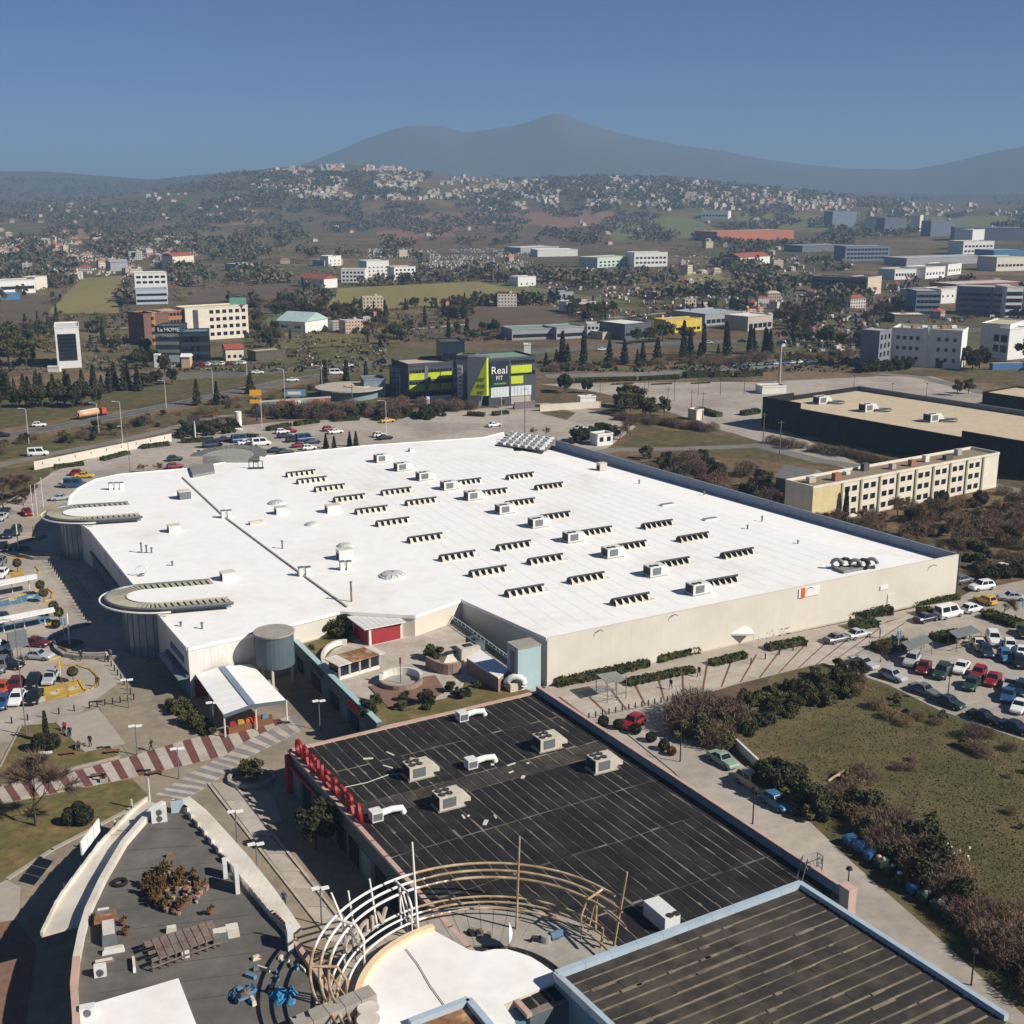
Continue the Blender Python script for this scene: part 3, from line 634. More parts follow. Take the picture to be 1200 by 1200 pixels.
# the third canopy at the back, seen over the roof
c3 = at(264, 541, 8.4); ring = MB()
for i in range(22):
    t0, t1 = math.pi * (-.02 + 1.04 * i / 22), math.pi * (-.02 + 1.04 * (i + .82) / 22)
    f = lambda t, r: Vector((c3.x + r * 1.05 * math.cos(t), c3.y + 3 + r * 1.5 * math.sin(t), 9.2))
    build(MB().prism([f(t0, 8.6), f(t1, 8.6), f(t1, 5.8), f(t0, 5.8)], 9.1, 9.25), 'canopy_slat', mat('slat_dark', (110,112,106), .8, .2), mall)  # darker grey slats than on the two other canopies
build(MB().prism([f(math.pi * i / 16, 5.8) for i in range(17)], 6, 9.15), 'canopy_roof', mat('canopy_plate', (150,150,142), .8, .15), mall)
sc_ = MB().prism([at(222,549,ZR), at(250,545,ZR), at(252,555,ZR), at(226,560,ZR)], ZR, ZR + .6); build(sc_, 'recess_shade_box', M['slab_grey'], mall)  # low grey box standing in for a shadowed recess by the far canopy
# drum stair at the near corner
dc = at(320, 772, 0); dz_ = 8.3; dm = thing('stair_drum', dc, 'blue-grey round stair tower at the corner of the white mall', 'tower')
ctr = at(321, 741, dz_); rdr = 2.8
build(MB().cyl((ctr.x, ctr.y, 3.5), rdr, dz_ - 3.5, 28), 'drum_wall', M['teal'], dm); build(MB().cyl((ctr.x, ctr.y, dz_), rdr + .15, .25, 28), 'drum_roof', M['concrete'], dm)
for i in range(3):
    t = .5 + i * 2.1; build(MB().cyl((ctr.x + 2.5 * math.cos(t), ctr.y + 2.5 * math.sin(t), 0), .25, 3.5, 8), 'column', M['offwhite'], dm)
# wall signs and door on the cream front
def on_wall(px, py, w, h, name, m, parent=mall, out=.3):
    dx, dy, dz = ray(px, py); p0 = rp[0]; t = ((p0.x * nrm.x + p0.y * nrm.y)) / (dx * nrm.x + dy * nrm.y); p = Vector((dx * t, dy * t, CAMZ + dz * t))
    m4 = MB(); hw = dn * w / 2
    m4.prism([p - hw - nrm * out, p + hw - nrm * out, p + hw - nrm * .1, p - hw - nrm * .1], p.z - h / 2, p.z + h / 2); return build(m4, name, m, parent), p
sg, sp_ = on_wall(947, 693, 4.4, 1.5, 'sign_board', M['white']); on_wall(939.5, 694.5, .9, 1.6, 'sign_stripe', M['orange'], out=.34)
on_wall(1035, 688, 1.8, .7, 'notice_board', M['white']); on_wall(1043, 705, 1.7, 3.0, 'door', M['plaster'], out=.24)
for px_, py_ in ((700,740),(787,722),(946,690),(1090,664)):
    o_, p = on_wall(px_, py_ - 1, .12, .12, 'wall_lamp', M['steel']); build(MB().tube([p - nrm * .3, p - nrm * .7 + Vector((0, 0, .35)), p - nrm * 1.3 + dn * .2 + Vector((0, 0, .3))], .06, 5), 'lamp_arm', M['steel'], o_)
build(MB().tube([Vector((B.x, B.y, .1)) - nrm * .3 + dn * .1, Vector((B.x, B.y, 8.6)) - nrm * .3 + dn * .1], .1, 5), 'downpipe', M['steel'], mall)
# ------------------------------------------------------------------ plant on the white roof
ra = math.atan2(dn.y, dn.x)
def ordinal(k): return ['first','second','third','fourth','fifth','sixth','seventh','eighth','ninth','tenth','eleventh','twelfth','thirteenth','fourteenth','fifteenth','sixteenth','seventeenth','eighteenth','nineteenth','twentieth'][k] if k < 20 else '%dth' % (k + 1)
# a row of six shark-fin louvres
lv = thing('roof_louver', (0, 0, 0), 'x', 'vent'); PROTO.append(lv)
fin = MB(); n = 9; vs = []
for i in range(n): t = math.pi * i / (n - 1); vs.append((-.55 , .95 * math.cos(t), 1.0 * math.sin(t) + .1)); 
tipv = (.62, 0, .12)
fin_m = MB().add(vs + [(.5, .5, .1), (.5, -.5, .1), (.35, 0, .35)], [(i, i + 1, 11) for i in range(n - 1)] + [(0, 11, 9), (8, 10, 11), (9, 11, 10)])
fin_me = fin_m.mesh('fin', M['offwhite']); mouth = MB().add([(v[0] - .02, v[1] * .93, v[2] * .94) for v in vs], [tuple(range(n))]).mesh('mouth', M['dark'])
for i in range(6):
    fo = link('fin', fin_me, lv, (-3.1 + i * 1.22, 0, 0)); link('mouth', mouth, fo)
build(MB().box((0, 0, 0), 7.4, 2.0, .12), 'kerb', M['offwhite'], lv); build(MB().tube([(-3.66, 0, .98), (3.2, 0, .98)], .2, 6), 'ridge', M['dark'], lv)
LV = [(354,554),(367,562),(388,571),(411,583),(437,597),(462,611),(500,630),(538,651),(466,575),(495,587),(549,564),(579,576),(574,669),(611,557),(645,569),(611,588),(652,604),(700,622),(740,639),(790,659),(772,614),(814,629),(604,639),(641,655),(617,692),(689,677),(741,702),(846,681),(866,648)]
def near(i, pts):
    return None
for i, (px, py) in enumerate(sorted(LV)):
    dup(lv, at(px, py + 3, ZR), ra, '%s row of dark shark-fin vents on the white roof, counted from the left' % ordinal(i), 'vent', 'vent rows on the white roof', parts=True)
# packaged air conditioners with a sloping hood
def rtu(name, big=True, m='unit_w', fans=2):
    r = thing(name, (0, 0, 0), 'x', 'air conditioner'); PROTO.append(r)
    build(MB().box((0, 0, .15), 3.2, 2.2, 1.7), 'cabinet', M[m], r); build(MB().box((0, 0, 0), 3.6, 2.4, .15), 'plinth', M['concrete'], r)
    hd = MB().add([(1.6, -1.05, .6), (1.6, 1.05, .6), (1.6, 1.05, 1.75), (1.6, -1.05, 1.75), (2.5, -1.05, .5), (2.5, 1.05, .5), (2.5, 1.05, 1.0), (2.5, -1.05, 1.0)], [(0, 3, 7, 4), (1, 5, 6, 2), (3, 2, 6, 7), (4, 7, 6, 5), (0, 4, 5, 1)])
    build(hd, 'hood', M[m], r); build(MB().box((-1.63, 0, .35), .06, 1.9, 1.3), 'grille', M['dark'], r)
    build(MB().box((-.3, -1.12, .4), 1.7, .05, 1.2), 'side_grille', M['steel'], r)
    for i in range(fans):
        fo = build(MB().cyl((-1.0 + .95 * (i % 2), -.5 + 1.0 * (i // 2), 1.85), .42, .1, 14), 'fan', M['fan'], r); build(MB().cyl((-1.0 + .95 * (i % 2), -.5 + 1.0 * (i // 2), 1.95), .12, .04, 8), 'hub', M['steel'], fo)
    return r
ru = rtu('rooftop_air_conditioner'); n_ = 0
for i, (px, py) in enumerate([(447,537),(471,547),(497,558),(526,569),(554,581),(591,597),(630,613),(671,630),(717,648),(767,670),(817,691)]):
    dup(ru, at(px, py + 4, ZR), ra, '%s white air conditioner from the back in the diagonal line on the white roof' % ordinal(i), 'air conditioner', 'air conditioners in a diagonal line on the white roof')
def sbox(px, py, w, d, h, label, name='roof_box', m='unit_w', cat='roof box'):
    c = atr(px, py); r = thing(name, c, label, cat)
    build(MB().box(c, w, d, h, ra), 'cabinet', M[m], r); build(MB().box((c.x, c.y, c.z + h), w * 1.06, d * 1.06, .12, ra), 'lid', M['offwhite'], r)
    e = Vector((math.cos(ra), math.sin(ra), 0)); g = c - e * (w / 2 + .03); build(MB().box((g.x, g.y, c.z + .2), .06, d * .7, h * .6, ra), 'grille', M['dark'], r)
    return r
for px, py, w, d, h, lb in [(390,600,2.8,1.8,1.5,'white vent box with a dark mouth left of the shark-fin rows'), (404,655,2.6,1.6,1.8,'tall white vent box between two small roof domes'), (329,602,2.2,1.6,1.4,'small white vent box beside the first roof dome'),
        (705,551,1.9,1.6,1.7,'lone beige box near the blue parapet at the back of the roof'), (267,679,2.2,1.8,1.3,'low white vent box on the roof behind the near canopy'), (204,623,2.2,1.6,1.3,'white vent box in the middle of the left wing roof'),
        (216,584,2.4,2.2,1.6,'grey compressor frame by the joint on the far left roof'), (482,529,1.2,1.0,.7,'tiny white box alone at the back edge of the white roof'), (300,614,2.6,.9,.5,'low beige trough beside the roof expansion joint')]:
    sbox(px, py, w, d, h, lb, m='unit' if 'beige' in lb else ('steel' if 'grey' in lb else 'unit_w'))
for k, (px, py, lb) in enumerate([(130,574,'pair of white cabinets on the rounded far left roof corner'), (262,607,'pair of stubby chimneys standing on the roof joint'), (353,675,'pair of short vents at the middle of the roof joint'), (401,668,'pair of vent stacks next to the tall vent box')]):
    r = thing('vent_pair', at(px, py, ZR), lb, 'vent'); c = at(px, py, ZR)
    for j in range(3 if k == 0 else 2):
        q = c + Vector((j * 1.1, .2 * j, 0)); build(MB().box(q, .8, .7, 1.5, ra), 'stack', M['unit_w'], r); build(MB().box(q + Vector((0, 0, 1.5)), .95, .85, .12, ra), 'cap', M['steel'], r)
for px, py, rr, lb in [(324,590,1.7,'large pale dome skylight at the back left of the roof'), (365,615,1.2,'small dome skylight right of the vent boxes'), (404,640,1.3,'small dome skylight above the tall vent box'), (460,675,2.2,'biggest dome skylight near the roof terrace')]:
    r = thing('dome_skylight', at(px, py, ZR), lb, 'skylight', 'dome skylights'); c = at(px, py, ZR)
    build(MB().cyl(c, rr, .25, 20), 'ring', M['unit_w'], r)
    for i in range(12):
        a0, a1 = 2 * math.pi * i / 12 + .03, 2 * math.pi * (i + 1) / 12 - .03; mb = MB(); row = []
        for t in (0, .5, 1.0, 1.45): row += [(c.x + rr * .95 * math.cos(t) * math.cos(a), c.y + rr * .95 * math.cos(t) * math.sin(a), c.z + .25 + rr * .26 * math.sin(t)) for a in (a0, a1)]
        build(mb.add(row, [(2 * j, 2 * j + 1, 2 * j + 3, 2 * j + 2) for j in range(3)]), 'pane', mat('dome_pane', (196,195,190), .5, .1), r)
for px, py, lb in [(782,592,'upper of two flat grey skylights near the blue parapet'), (832,609,'lower of two flat grey skylights near the blue parapet')]:
    r = thing('flat_skylight', atr(px, py), lb, 'skylight'); c = atr(px, py); build(MB().box(c, 3.2, 1.2, .3, ra), 'frame', M['unit_w'], r); build(MB().box(c + Vector((0, 0, .3)), 2.9, 1.0, .08, ra), 'pane', M['slab_grey'], r)
for k, (px, py, h, lb) in enumerate([(166,648,1.8,'cluster of pipes on the left wing roof'), (331,643,1.4,'single grey pipe vent near the roof joint'), (237,737,.9,'small vent pipe near the near left roof corner'), (212,734,.6,'low vent stub beside the near left roof corner'), (202,663,.7,'low vent stub in the middle of the left wing'), (412,705,3.2,'tall brown flue near the terrace edge of the roof'), (749,567,.8,'short pipe near the middle of the blue parapet'), (825,580,.7,'short pipe close under the blue parapet'), (876,620,.7,'low pipe bracket on the right of the white roof'), (893,611,1.0,'thin pipe bracket above the other one at right'), (935,637,.5,'lone low pipe on the bare right of the roof')]):
    r = thing('vent_pipe', atr(px, py), lb, 'vent pipe'); c = atr(px, py)
    for j in range(3 if k == 0 else 1):
        q = c + Vector((j * .9, 0, 0)); hh = h * (1 - .25 * j); build(MB().cyl(q, .16, hh, 8), 'pipe', M['steel' if k != 5 else 'rust'], r); build(MB().cyl(q + Vector((0, 0, hh)), .3, .18, 8, r2=.1), 'cowl', M['steel'], r)
r = thing('duct_coil', atr(1002, 668), 'tangled grey air ducts coiled near the right front of the roof', 'duct'); c = atr(1003, 668)
for i in range(5):
    q = c + Vector((-3.2 + i * 1.5, .4 * math.sin(i * 2), .1)); build(MB().tube([q + Vector((.9 * math.cos(t), .5 * math.sin(t * .5), .9 + .8 * math.sin(t))) for t in np.linspace(0, 5.5, 10)], .33, 8), 'duct', M['dark' if i % 2 else 'steel'], r, True)
build(MB().box((c.x - 1, c.y, c.z), 5, 2.2, .5, ra), 'base_frame', M['slab_grey'], r)
for px, py in ((166, 675),):
    r = thing('hose_reel', at(px, py, ZR), 'white ring-shaped hose reel on the left wing roof', 'hose reel'); c = at(px, py, ZR)
    build(MB().tube([c + Vector((.9 * math.cos(t), .15 * math.sin(t), 1.0 + .8 * math.sin(t))) for t in np.linspace(0, 6.28, 14)], .1, 6), 'ring', M['unit_w'], r); build(MB().box(c, .8, .6, .4, ra), 'foot', M['steel'], r)
# condenser farm in the far corner
cf = thing('condenser_bank', at(612, 524, ZR), 'steel frame of grey condenser units in the far roof corner', 'condenser'); c00, c10, c01 = at(583, 523, ZR), at(640, 531, ZR), at(600, 508, ZR)
ux, uy = (c10 - c00), (c01 - c00)
for i in range(6):
    for j in range(5):
        q = c00 + ux * (.1 + .15 * i) + uy * (.1 + .19 * j); fo = build(MB().box(q + Vector((0, 0, .5)), 1.5, 2.4, .5, ra), 'condenser', M['unit_w'], cf); build(MB().cyl(q + Vector((0, 0, 1.0)), .5, .08, 10), 'fan', M['steel'], fo)
for i in range(3):
    for j in range(3): build(MB().box(c00 + ux * (.1 + .4 * i) + uy * (.1 + .4 * j), .2, .2, .4), 'post', M['steel'], cf)
build(MB().prism([c00 - ux * .02, c10, c10 + uy, c01 - ux * .02], ZR + .4, ZR + .48), 'platform', M['slab_grey'], cf)
for i in range(9):
    q = c00 + ux * (i / 8) - uy * .04; build(MB().tube([q + Vector((0, 0, .8)), q + Vector((0, 0, 2.0))], .05, 5), 'rail_post', M['steel'], cf)
build(MB().bar(c00 - uy * .04 + Vector((0, 0, 2.0)), c10 - uy * .04 + Vector((0, 0, 2.0)), .07), 'handrail', M['steel'], cf)
tr = thing('equipment_frame', at(300, 548, ZR), 'small dark steel frame standing beside the far canopy', 'frame'); c = at(300, 549, ZR)
build(MB().box(c, 3.5, 1.2, .2, .1), 'base', M['dark'], tr)
for i in range(4): build(MB().bar(c + Vector((-1.6 + i * 1.05, 0, .2)), c + Vector((-1.6 + i * 1.05, .1, 1.8)), .15), 'post', M['dark'], tr)
build(MB().bar(c + Vector((-1.6, 0, 1.8)), c + Vector((1.6, 0, 1.8)), .15), 'rail', M['dark'], tr)

# ------------------------------------------------------------------ roof terrace between the mall and the black roof
ZT = 4.2
tpts = [(346,752),(398,736),(486,735),(522,724),(604,782),(628,811),(447,852)]
te = thing('roof_terrace', at(470, 800), 'raised terrace with teal shopfront fascia behind the black roof', 'terrace')
tp = [at(x, y, ZT) for x, y in tpts]
build(MB().prism(tp, .05, ZT - .05, cap=False), 'wall', M['teal'], te); build(MB().poly(tp, ZT), 'deck', M['slab'], te)
sheet('service_yard', [(520,742),(640,806),(630,812),(500,750)], .05, M['asphalt_dark'])
a, b = tp[0], tp[6]; d = (b - a).normalized(); nn = Vector((d.y, -d.x, 0)); nn = nn if nn.x < 0 else -nn
for i in range(14):
    p, q = a + d * (b - a).length * i / 14, a + d * (b - a).length * (i + .97) / 14
    build(MB().prism([p, q, q + nn * .6, p + nn * .6], ZT - 1.3, ZT + .7), 'fascia_panel', M['teal'], te)
build(MB().bar(a + nn * .3 + Vector((0, 0, .74)), b + nn * .3 + Vector((0, 0, .74)), .8, .08), 'coping', M['teal_lt'], te)
for i in range(9):
    p, q = a + d * (b - a).length * (i + .12) / 9, a + d * (b - a).length * (i + .88) / 9
    build(MB().prism([p + nn * .15, q + nn * .15, q + nn * .05, p + nn * .05], .1, 2.7), 'shop_window', M['glass_pale' if i % 2 else 'glass'], te)
sgm = flat('shop_sign_red', (170,40,56)); p, q = a + d * (b - a).length * .70, a + d * (b - a).length * .82; build(MB().prism([p + nn * .62, q + nn * .62, q + nn * .7, p + nn * .7], ZT - .9, ZT + .3), 'shop_sign', sgm, te)
# planted strips of the terrace
def tsheet(name, pts, z, m): return build(MB().prism([at(x, y, ZT) for x, y in pts], ZT - .02, ZT + z), name, M[m], te)
tsheet('planting_bed', [(352,756),(400,742),(415,752),(392,760),(378,775),(380,790),(376,795)], .10, 'grass'); tsheet('planting_bed', [(412,815),(470,830),(540,815),(545,800),(600,800),(625,812),(447,851)], .08, 'grass')
tsheet('brick_apron', [(432,805),(510,792),(522,810),(500,825),(455,830)], .14, 'brickpave')
lw = [at(376 + 24 * math.cos(t) ** 2 + 20 * (1 - math.sin(t)) * .2, 0, ZT) if False else at(404 - 26 * math.sin(t), 776 - 20 * math.cos(t), ZT) for t in np.linspace(-.1, 2.9, 14)]
cw = MB()
for p, q in zip(lw, lw[1:]): cw.bar(p + Vector((0, 0, .45)), q + Vector((0, 0, .45)), .45, .9)
build(cw, 'curved_wall', M['plaster'], te)
for i, (p, q) in enumerate(zip([(486,736),(523,725),(550,744),(577,764)], [(521,726),(550,744),(577,764),(603,783)])):
    P0, P1 = at(*p, ZT), at(*q, ZT)
    for k in range(7):
        t = k / 6; w = P0.lerp(P1, t); build(MB().tube([w, w + Vector((0, 0, 1.2))], .05, 5), 'rail_post', M['teal_lt'], te)
    build(MB().bar(P0 + Vector((0, 0, 1.2)), P1 + Vector((0, 0, 1.2)), .1), 'handrail', M['teal_lt'], te); build(MB().bar(P0 + Vector((0, 0, .35)), P1 + Vector((0, 0, .35)), .1, .7), 'kickboard', M['teal'], te)
fw0, fw1 = at(504, 790, ZT), at(540, 800, ZT); cw = MB(); pv = None
for t in np.linspace(0, 1, 9):
    w = at(500 + 40 * t, 781 + 8 * t - 5 * math.sin(math.pi * t) * -1, ZT)
    if pv is not None: cw.bar(pv + Vector((0, 0, .8)), w + Vector((0, 0, .8)), .4, 1.6)
    pv = w
build(cw, 'brick_screen', M['brickwall'], te)
# round pool of the terrace
po = thing('round_fountain', at(470, 802, ZT), 'round white-rimmed basin with a thin post on the terrace', 'fountain'); c = at(470, 801, ZT); 
for i in range(24):
    a0, a1 = 2 * math.pi * i / 24, 2 * math.pi * (i + .97) / 24; f = lambda t, r: Vector((c.x + r * math.cos(t), c.y + r * math.sin(t), ZT))
    build(MB().prism([f(a0, 3.0), f(a1, 3.0), f(a1, 2.6), f(a0, 2.6)], ZT + .02, ZT + (1.3 if i < 13 else .8)), 'rim_stone', M['plaster' if i < 13 else 'brickwall'], po)
build(MB().cyl((c.x, c.y, ZT + .02), 2.6, .25, 24), 'basin_floor', M['concrete'], po); build(MB().tube([(c.x, c.y - .5, ZT), (c.x, c.y - .5, ZT + 4)], .07, 6), 'post', M['steel'], po); build(MB().box((c.x, c.y - .5, ZT + 3.2), .25, .25, .8), 'lamp', M['redwall'], po)
# red pavilion and glazed kiosk
def face2(p0, p1, dep):                                  # a rectangle plan from its two front corners and its depth
    d = (p1 - p0); d.z = 0; nn = Vector((-d.y, d.x, 0)).normalized() * dep; return [p0, p1, p1 + nn, p0 + nn]
pv_ = thing('red_pavilion', at(450, 752, ZT), 'small pavilion with red panels and pale metal roof on the terrace', 'pavilion')
q = face2(at(433, 757, ZT), at(472, 748, ZT), 5.2); build(MB().prism(q, ZT, ZT + 2.7), 'wall', M['plaster'], pv_)
rq = face2(at(433, 757, ZT) + Vector((-.6, -.7, 0)), at(472, 748, ZT) + Vector((.6, -.5, 0)), 6.6)
for i in range(8):
    e0, e1 = rq[0].lerp(rq[1], i / 8), rq[0].lerp(rq[1], (i + .94) / 8); e2, e3 = rq[3].lerp(rq[2], (i + .94) / 8), rq[3].lerp(rq[2], i / 8)
    build(MB().prism([e0, e1, e2, e3], ZT + 2.72, ZT + 2.9), 'roof_sheet', M['unit_w'], pv_)
d = (q[1] - q[0]).normalized(); nn = Vector((d.y, -d.x, 0))
build(MB().prism([q[0] + d * .4 + nn * .06, q[1] - d * .4 + nn * .06, q[1] - d * .4, q[0] + d * .4], ZT + .1, ZT + 2.5), 'red_panel', M['redwall'], pv_)
s_ = (q[3] - q[0]).normalized(); build(MB().prism([q[0] + s_ * .4 - d * .06, q[3] - s_ * .4 - d * .06, q[3] - s_ * .4, q[0] + s_ * .4], ZT + .1, ZT + 2.5), 'red_panel', M['redwall'], pv_)
ks = thing('glazed_kiosk', at(420, 788, ZT), 'narrow glazed kiosk with a rusty sheet roof on the terrace', 'kiosk')
q = face2(at(398, 797, ZT), at(445, 783, ZT), 2.6); build(MB().prism(q, ZT, ZT + .5), 'base', M['plaster'], ks); build(MB().prism([p + (q[2] - q[0]) * .0 for p in q], ZT + .5, ZT + 2.2), 'glazing', M['glass'], ks)
d = (q[1] - q[0]); nn = Vector((d.y, -d.x, 0)).normalized()
for i in range(5): p = q[0] + d * i / 4 + nn * .05; build(MB().box((p.x, p.y, ZT + .5), .25, .2, 1.75), 'mullion', M['offwhite'], ks)
rq = face2(q[0] - d.normalized() * .5 + nn * .6, q[1] + d.normalized() * .7 + nn * .6, 3.8)
for i in range(7):
    e0, e1, e2, e3 = rq[0].lerp(rq[1], i / 7), rq[0].lerp(rq[1], (i + .95) / 7), rq[3].lerp(rq[2], (i + .95) / 7), rq[3].lerp(rq[2], i / 7); build(MB().prism([e0, e1, e2, e3], ZT + 2.25, ZT + 2.4), 'roof_sheet', M['rust' if 1 < i < 6 else 'offwhite'], ks)
# white plant room, teal shaft, tanks behind
wr = thing('plant_room', at(570, 795, ZT), 'lean-to shed with bright white roof and brick side on the terrace', 'shed'); q = [at(547, 788, ZT), at(584, 812, ZT), at(597, 802, ZT), at(563, 778, ZT)]
build(MB().prism(q, 2, 6.2), 'wall', M['brickwall'], wr); build(MB().prism([p + Vector((.0, 0, 0)) for p in q], 6.22, 6.4), 'roof', M['white'], wr)
sh = thing('lift_shaft', at(612, 800, ZT), 'teal clad lift shaft at the end of the terrace', 'tower'); c = at(614, 803, ZT); build(MB().box((c.x, c.y, 2), 3.6, 3.0, 8.2, ra), 'shaft_wall', M['teal_lt'], sh); build(MB().box((c.x, c.y, 10.2), 3.7, 3.1, .2, ra), 'roof', M['concrete'], sh)
e = Vector((math.cos(ra), math.sin(ra), 0)); g = c - e * 1.86; build(MB().box((g.x, g.y, 3), .1, 1.0, 6.6, ra), 'louver', M['brickwall'], sh)
bl = thing('duct_blower', at(603, 812, ZT), 'white round air blower below the teal shaft', 'blower'); c = at(604, 808, ZT); build(MB().box((c.x, c.y, ZT), 2.4, 1.6, 1.2, ra), 'housing', M['unit'], bl); build(MB().tube([c + Vector((1.2 * math.cos(t), -.6, 1.1 + 1.0 * math.sin(t))) for t in np.linspace(-.3, 3.4, 10)], .45, 10), 'duct', M['unit_w'], bl, True)
for px, py, w, d_, h, lb in [(548,770,3.2,2.4,1.8,'grey cabinet with a vent lid beside the brick screen'), (528,772,3.6,2.6,.9,'pale heap of folded parasols beyond the brick screen'), (557,764,1.6,3.4,2.0,'green metal tank by the railing of the service yard')]:
    r = thing('service_box', at(px, py, ZT), lb, 'service box'); c = at(px, py, ZT); build(MB().box(c, w, d_, h, ra, taper=.95 if 'heap' not in lb else .4), 'body', M['unit' if 'green' not in lb else 'teal'], r); build(MB().box(c + Vector((0, 0, h)), w * .4, d_ * .4, .15, ra), 'lid', M['fan'], r)
# lamps on the side wall of the mall
for i, (px, py, tpx, tpy) in enumerate([(552,748,555,707),(587,771,587,733),(637,800,637,762)]):
    p = at(px, py, 0); h = top_z(p, tpx, tpy); r = thing('yard_lamp', p, '%s dark yard lamp post along the shaded side wall of the mall' % ['leftmost', 'middle', 'rightmost'][i], 'lamp post')
    build(MB().tube([p, p + Vector((0, 0, h))], .12, 6), 'post', M['dark'], r); build(MB().bar(p + Vector((-1.2, 0, h)), p + Vector((1.2, 0, h)), .15), 'arm', M['dark'], r)
    for s_ in (-1.2, 1.2): build(MB().box(p + Vector((s_, 0, h - .2)), .7, .4, .25), 'lamp_head', M['dark'], r)
# ------------------------------------------------------------------ gabled white market shed on the plaza
ms = thing('market_shed', at(285, 830), 'open market shed with white gabled sheet roof on the plaza', 'shed')
ze, zr_ = 3.3, 3.9
L0_, L1_, R0_, R1_, E0_, E1_ = at(229,791,ze), at(262,838,ze), at(260,782,zr_), at(295,826,zr_), at(295,779,ze), at(335,821,ze)
for p0, p1, q0, q1 in ((L0_, L1_, R0_, R1_), (R0_, R1_, E0_, E1_)):
    for i in range(7):
        a0, a1, b0, b1 = p0.lerp(p1, i / 7), p0.lerp(p1, (i + .97) / 7), q0.lerp(q1, i / 7), q0.lerp(q1, (i + .97) / 7); up_ = Vector((0, 0, .1))
        build(MB().add([a0, a1, b1, b0, a0 + up_, a1 + up_, b1 + up_, b0 + up_], [(0, 1, 2, 3), (7, 6, 5, 4), (0, 4, 5, 1), (1, 5, 6, 2), (2, 6, 7, 3), (3, 7, 4, 0)]), 'roof_sheet', M['roofwhite'], ms)
build(MB().bar(R0_ + Vector((0, 0, .1)), R1_ + Vector((0, 0, .1)), .9, .12), 'ridge_cap', M['paint_blue'], ms)
for p, q in ((L1_, R1_), (R1_, E1_)): build(MB().bar(p + Vector((0, -.12, -.15)), q + Vector((0, -.12, -.15)), .12, .5), 'gable_trim', M['teal'], ms)
for p in (L0_, L0_.lerp(L1_, .5), L1_, E0_, E0_.lerp(E1_, .5), E1_, L1_.lerp(E1_, .5)):
    build(MB().tube([(p.x, p.y + .2, 0), (p.x, p.y + .2, ze - .05)], .12, 6), 'post', M['offwhite'], ms)
c = (L0_ + E1_) / 2; build(MB().prism([L1_.lerp(E1_, .04) + Vector((0, .8, 0)), L1_.lerp(E1_, .75) + Vector((0, .8, 0)), L1_.lerp(E1_, .75) + Vector((-.3, 2.0, 0)), L1_.lerp(E1_, .04) + Vector((-.3, 2.0, 0))], .02, 1.0), 'counter', M['wood'], ms)
for i, m in enumerate(['redwall', 'yellow', 'orange', 'redwall', 'bluebay']):
    p = L1_.lerp(E1_, .1 + .13 * i) + Vector((-.1, 1.4, 0)); r = tag(build(MB().box((p.x, p.y, 1.0), .9, .7, .35, ra).box((p.x, p.y, 1.35), .7, .5, .12, ra), 'goods_crate', M[m]), '%s crate of goods from the left on the shed counter' % ordinal(i), 'crate', 'crates on the shed counter')
build(MB().prism([L0_, E0_, E0_ + Vector((-.1, -.3, 0)), L0_ + Vector((-.1, -.3, 0))], .02, 2.6), 'back_wall', M['redwall'], ms)
# ------------------------------------------------------------------ building with the black felt roof
ZB = 5.2
o0, oq, orr = at(340,880,ZB), at(628,812,ZB), at(985,1050,ZB)
U = oq - o0; V = orr - oq; un, vn = U.normalized(), V.normalized()
bk = thing('black_roof_store', o0 + V * .4 + Vector((0, 0, -ZB)), 'low store with black felt roof, pink coping and red roof letters', 'building')
foot = [o0, oq, orr, o0 + V]
build(MB().prism(foot, 0, ZB - .15), 'wall', mat('store_wall', (88,100,106), .8, .15, .4), bk)
build(MB().poly(foot, ZB - .08), 'roof_deck', M['bitumen_seam'], bk)
ns, nt_ = 25, 7; sheet_cache = {}
rows7 = [(0, .14), (.141, .29), (.291, .35), (.351, .50), (.501, .66), (.661, .84), (.841, .99)]
for i in range(ns):
    for j, (t, t1) in enumerate(rows7):
        sh_ = random.uniform(-.004, .004) if j not in (2, 3) else 0; g0, g1 = random.choice([.05, .08, .06, .11]) / ns, random.choice([.05, .08, .06]) / ns; tt = t1 + sh_ - .0015; te_ = min(tt, t1)
        q = [o0 + U * (i / ns + g0) + V * (t + .001), o0 + U * ((i + 1) / ns - g1) + V * (t + .001), o0 + U * ((i + 1) / ns - g1) + V * te_, o0 + U * (i / ns + g0) + V * te_]
        build(MB().prism(q, ZB - .07, ZB - .04 + random.random() * .02), 'roofing_sheet', M['bitumen_brown' if j == 2 else 'bitumen'], bk)
# copings and parapets
build(MB().bar(o0 - un * .1, oq + un * .3, .5, .35), 'coping', M['coping'], bk)
for i in range(16): build(MB().bar(o0 + V * (i / 16) - vn * .2, o0 + V * ((i + .985) / 16), .5, .35), 'coping', M['coping'], bk)
for i in range(14): a_, b_ = oq + V * (i / 14), oq + V * ((i + .99) / 14); build(MB().prism([a_, b_, b_ + un * .35, a_ + un * .35], ZB - .3, ZB + .95), 'parapet_panel', M['paint_blue'], bk); build(MB().bar(a_ + un * .17 + Vector((0, 0, .98)), b_ + un * .17 + Vector((0, 0, .98)), .45, .06), 'parapet_cap', M['coping'], bk)
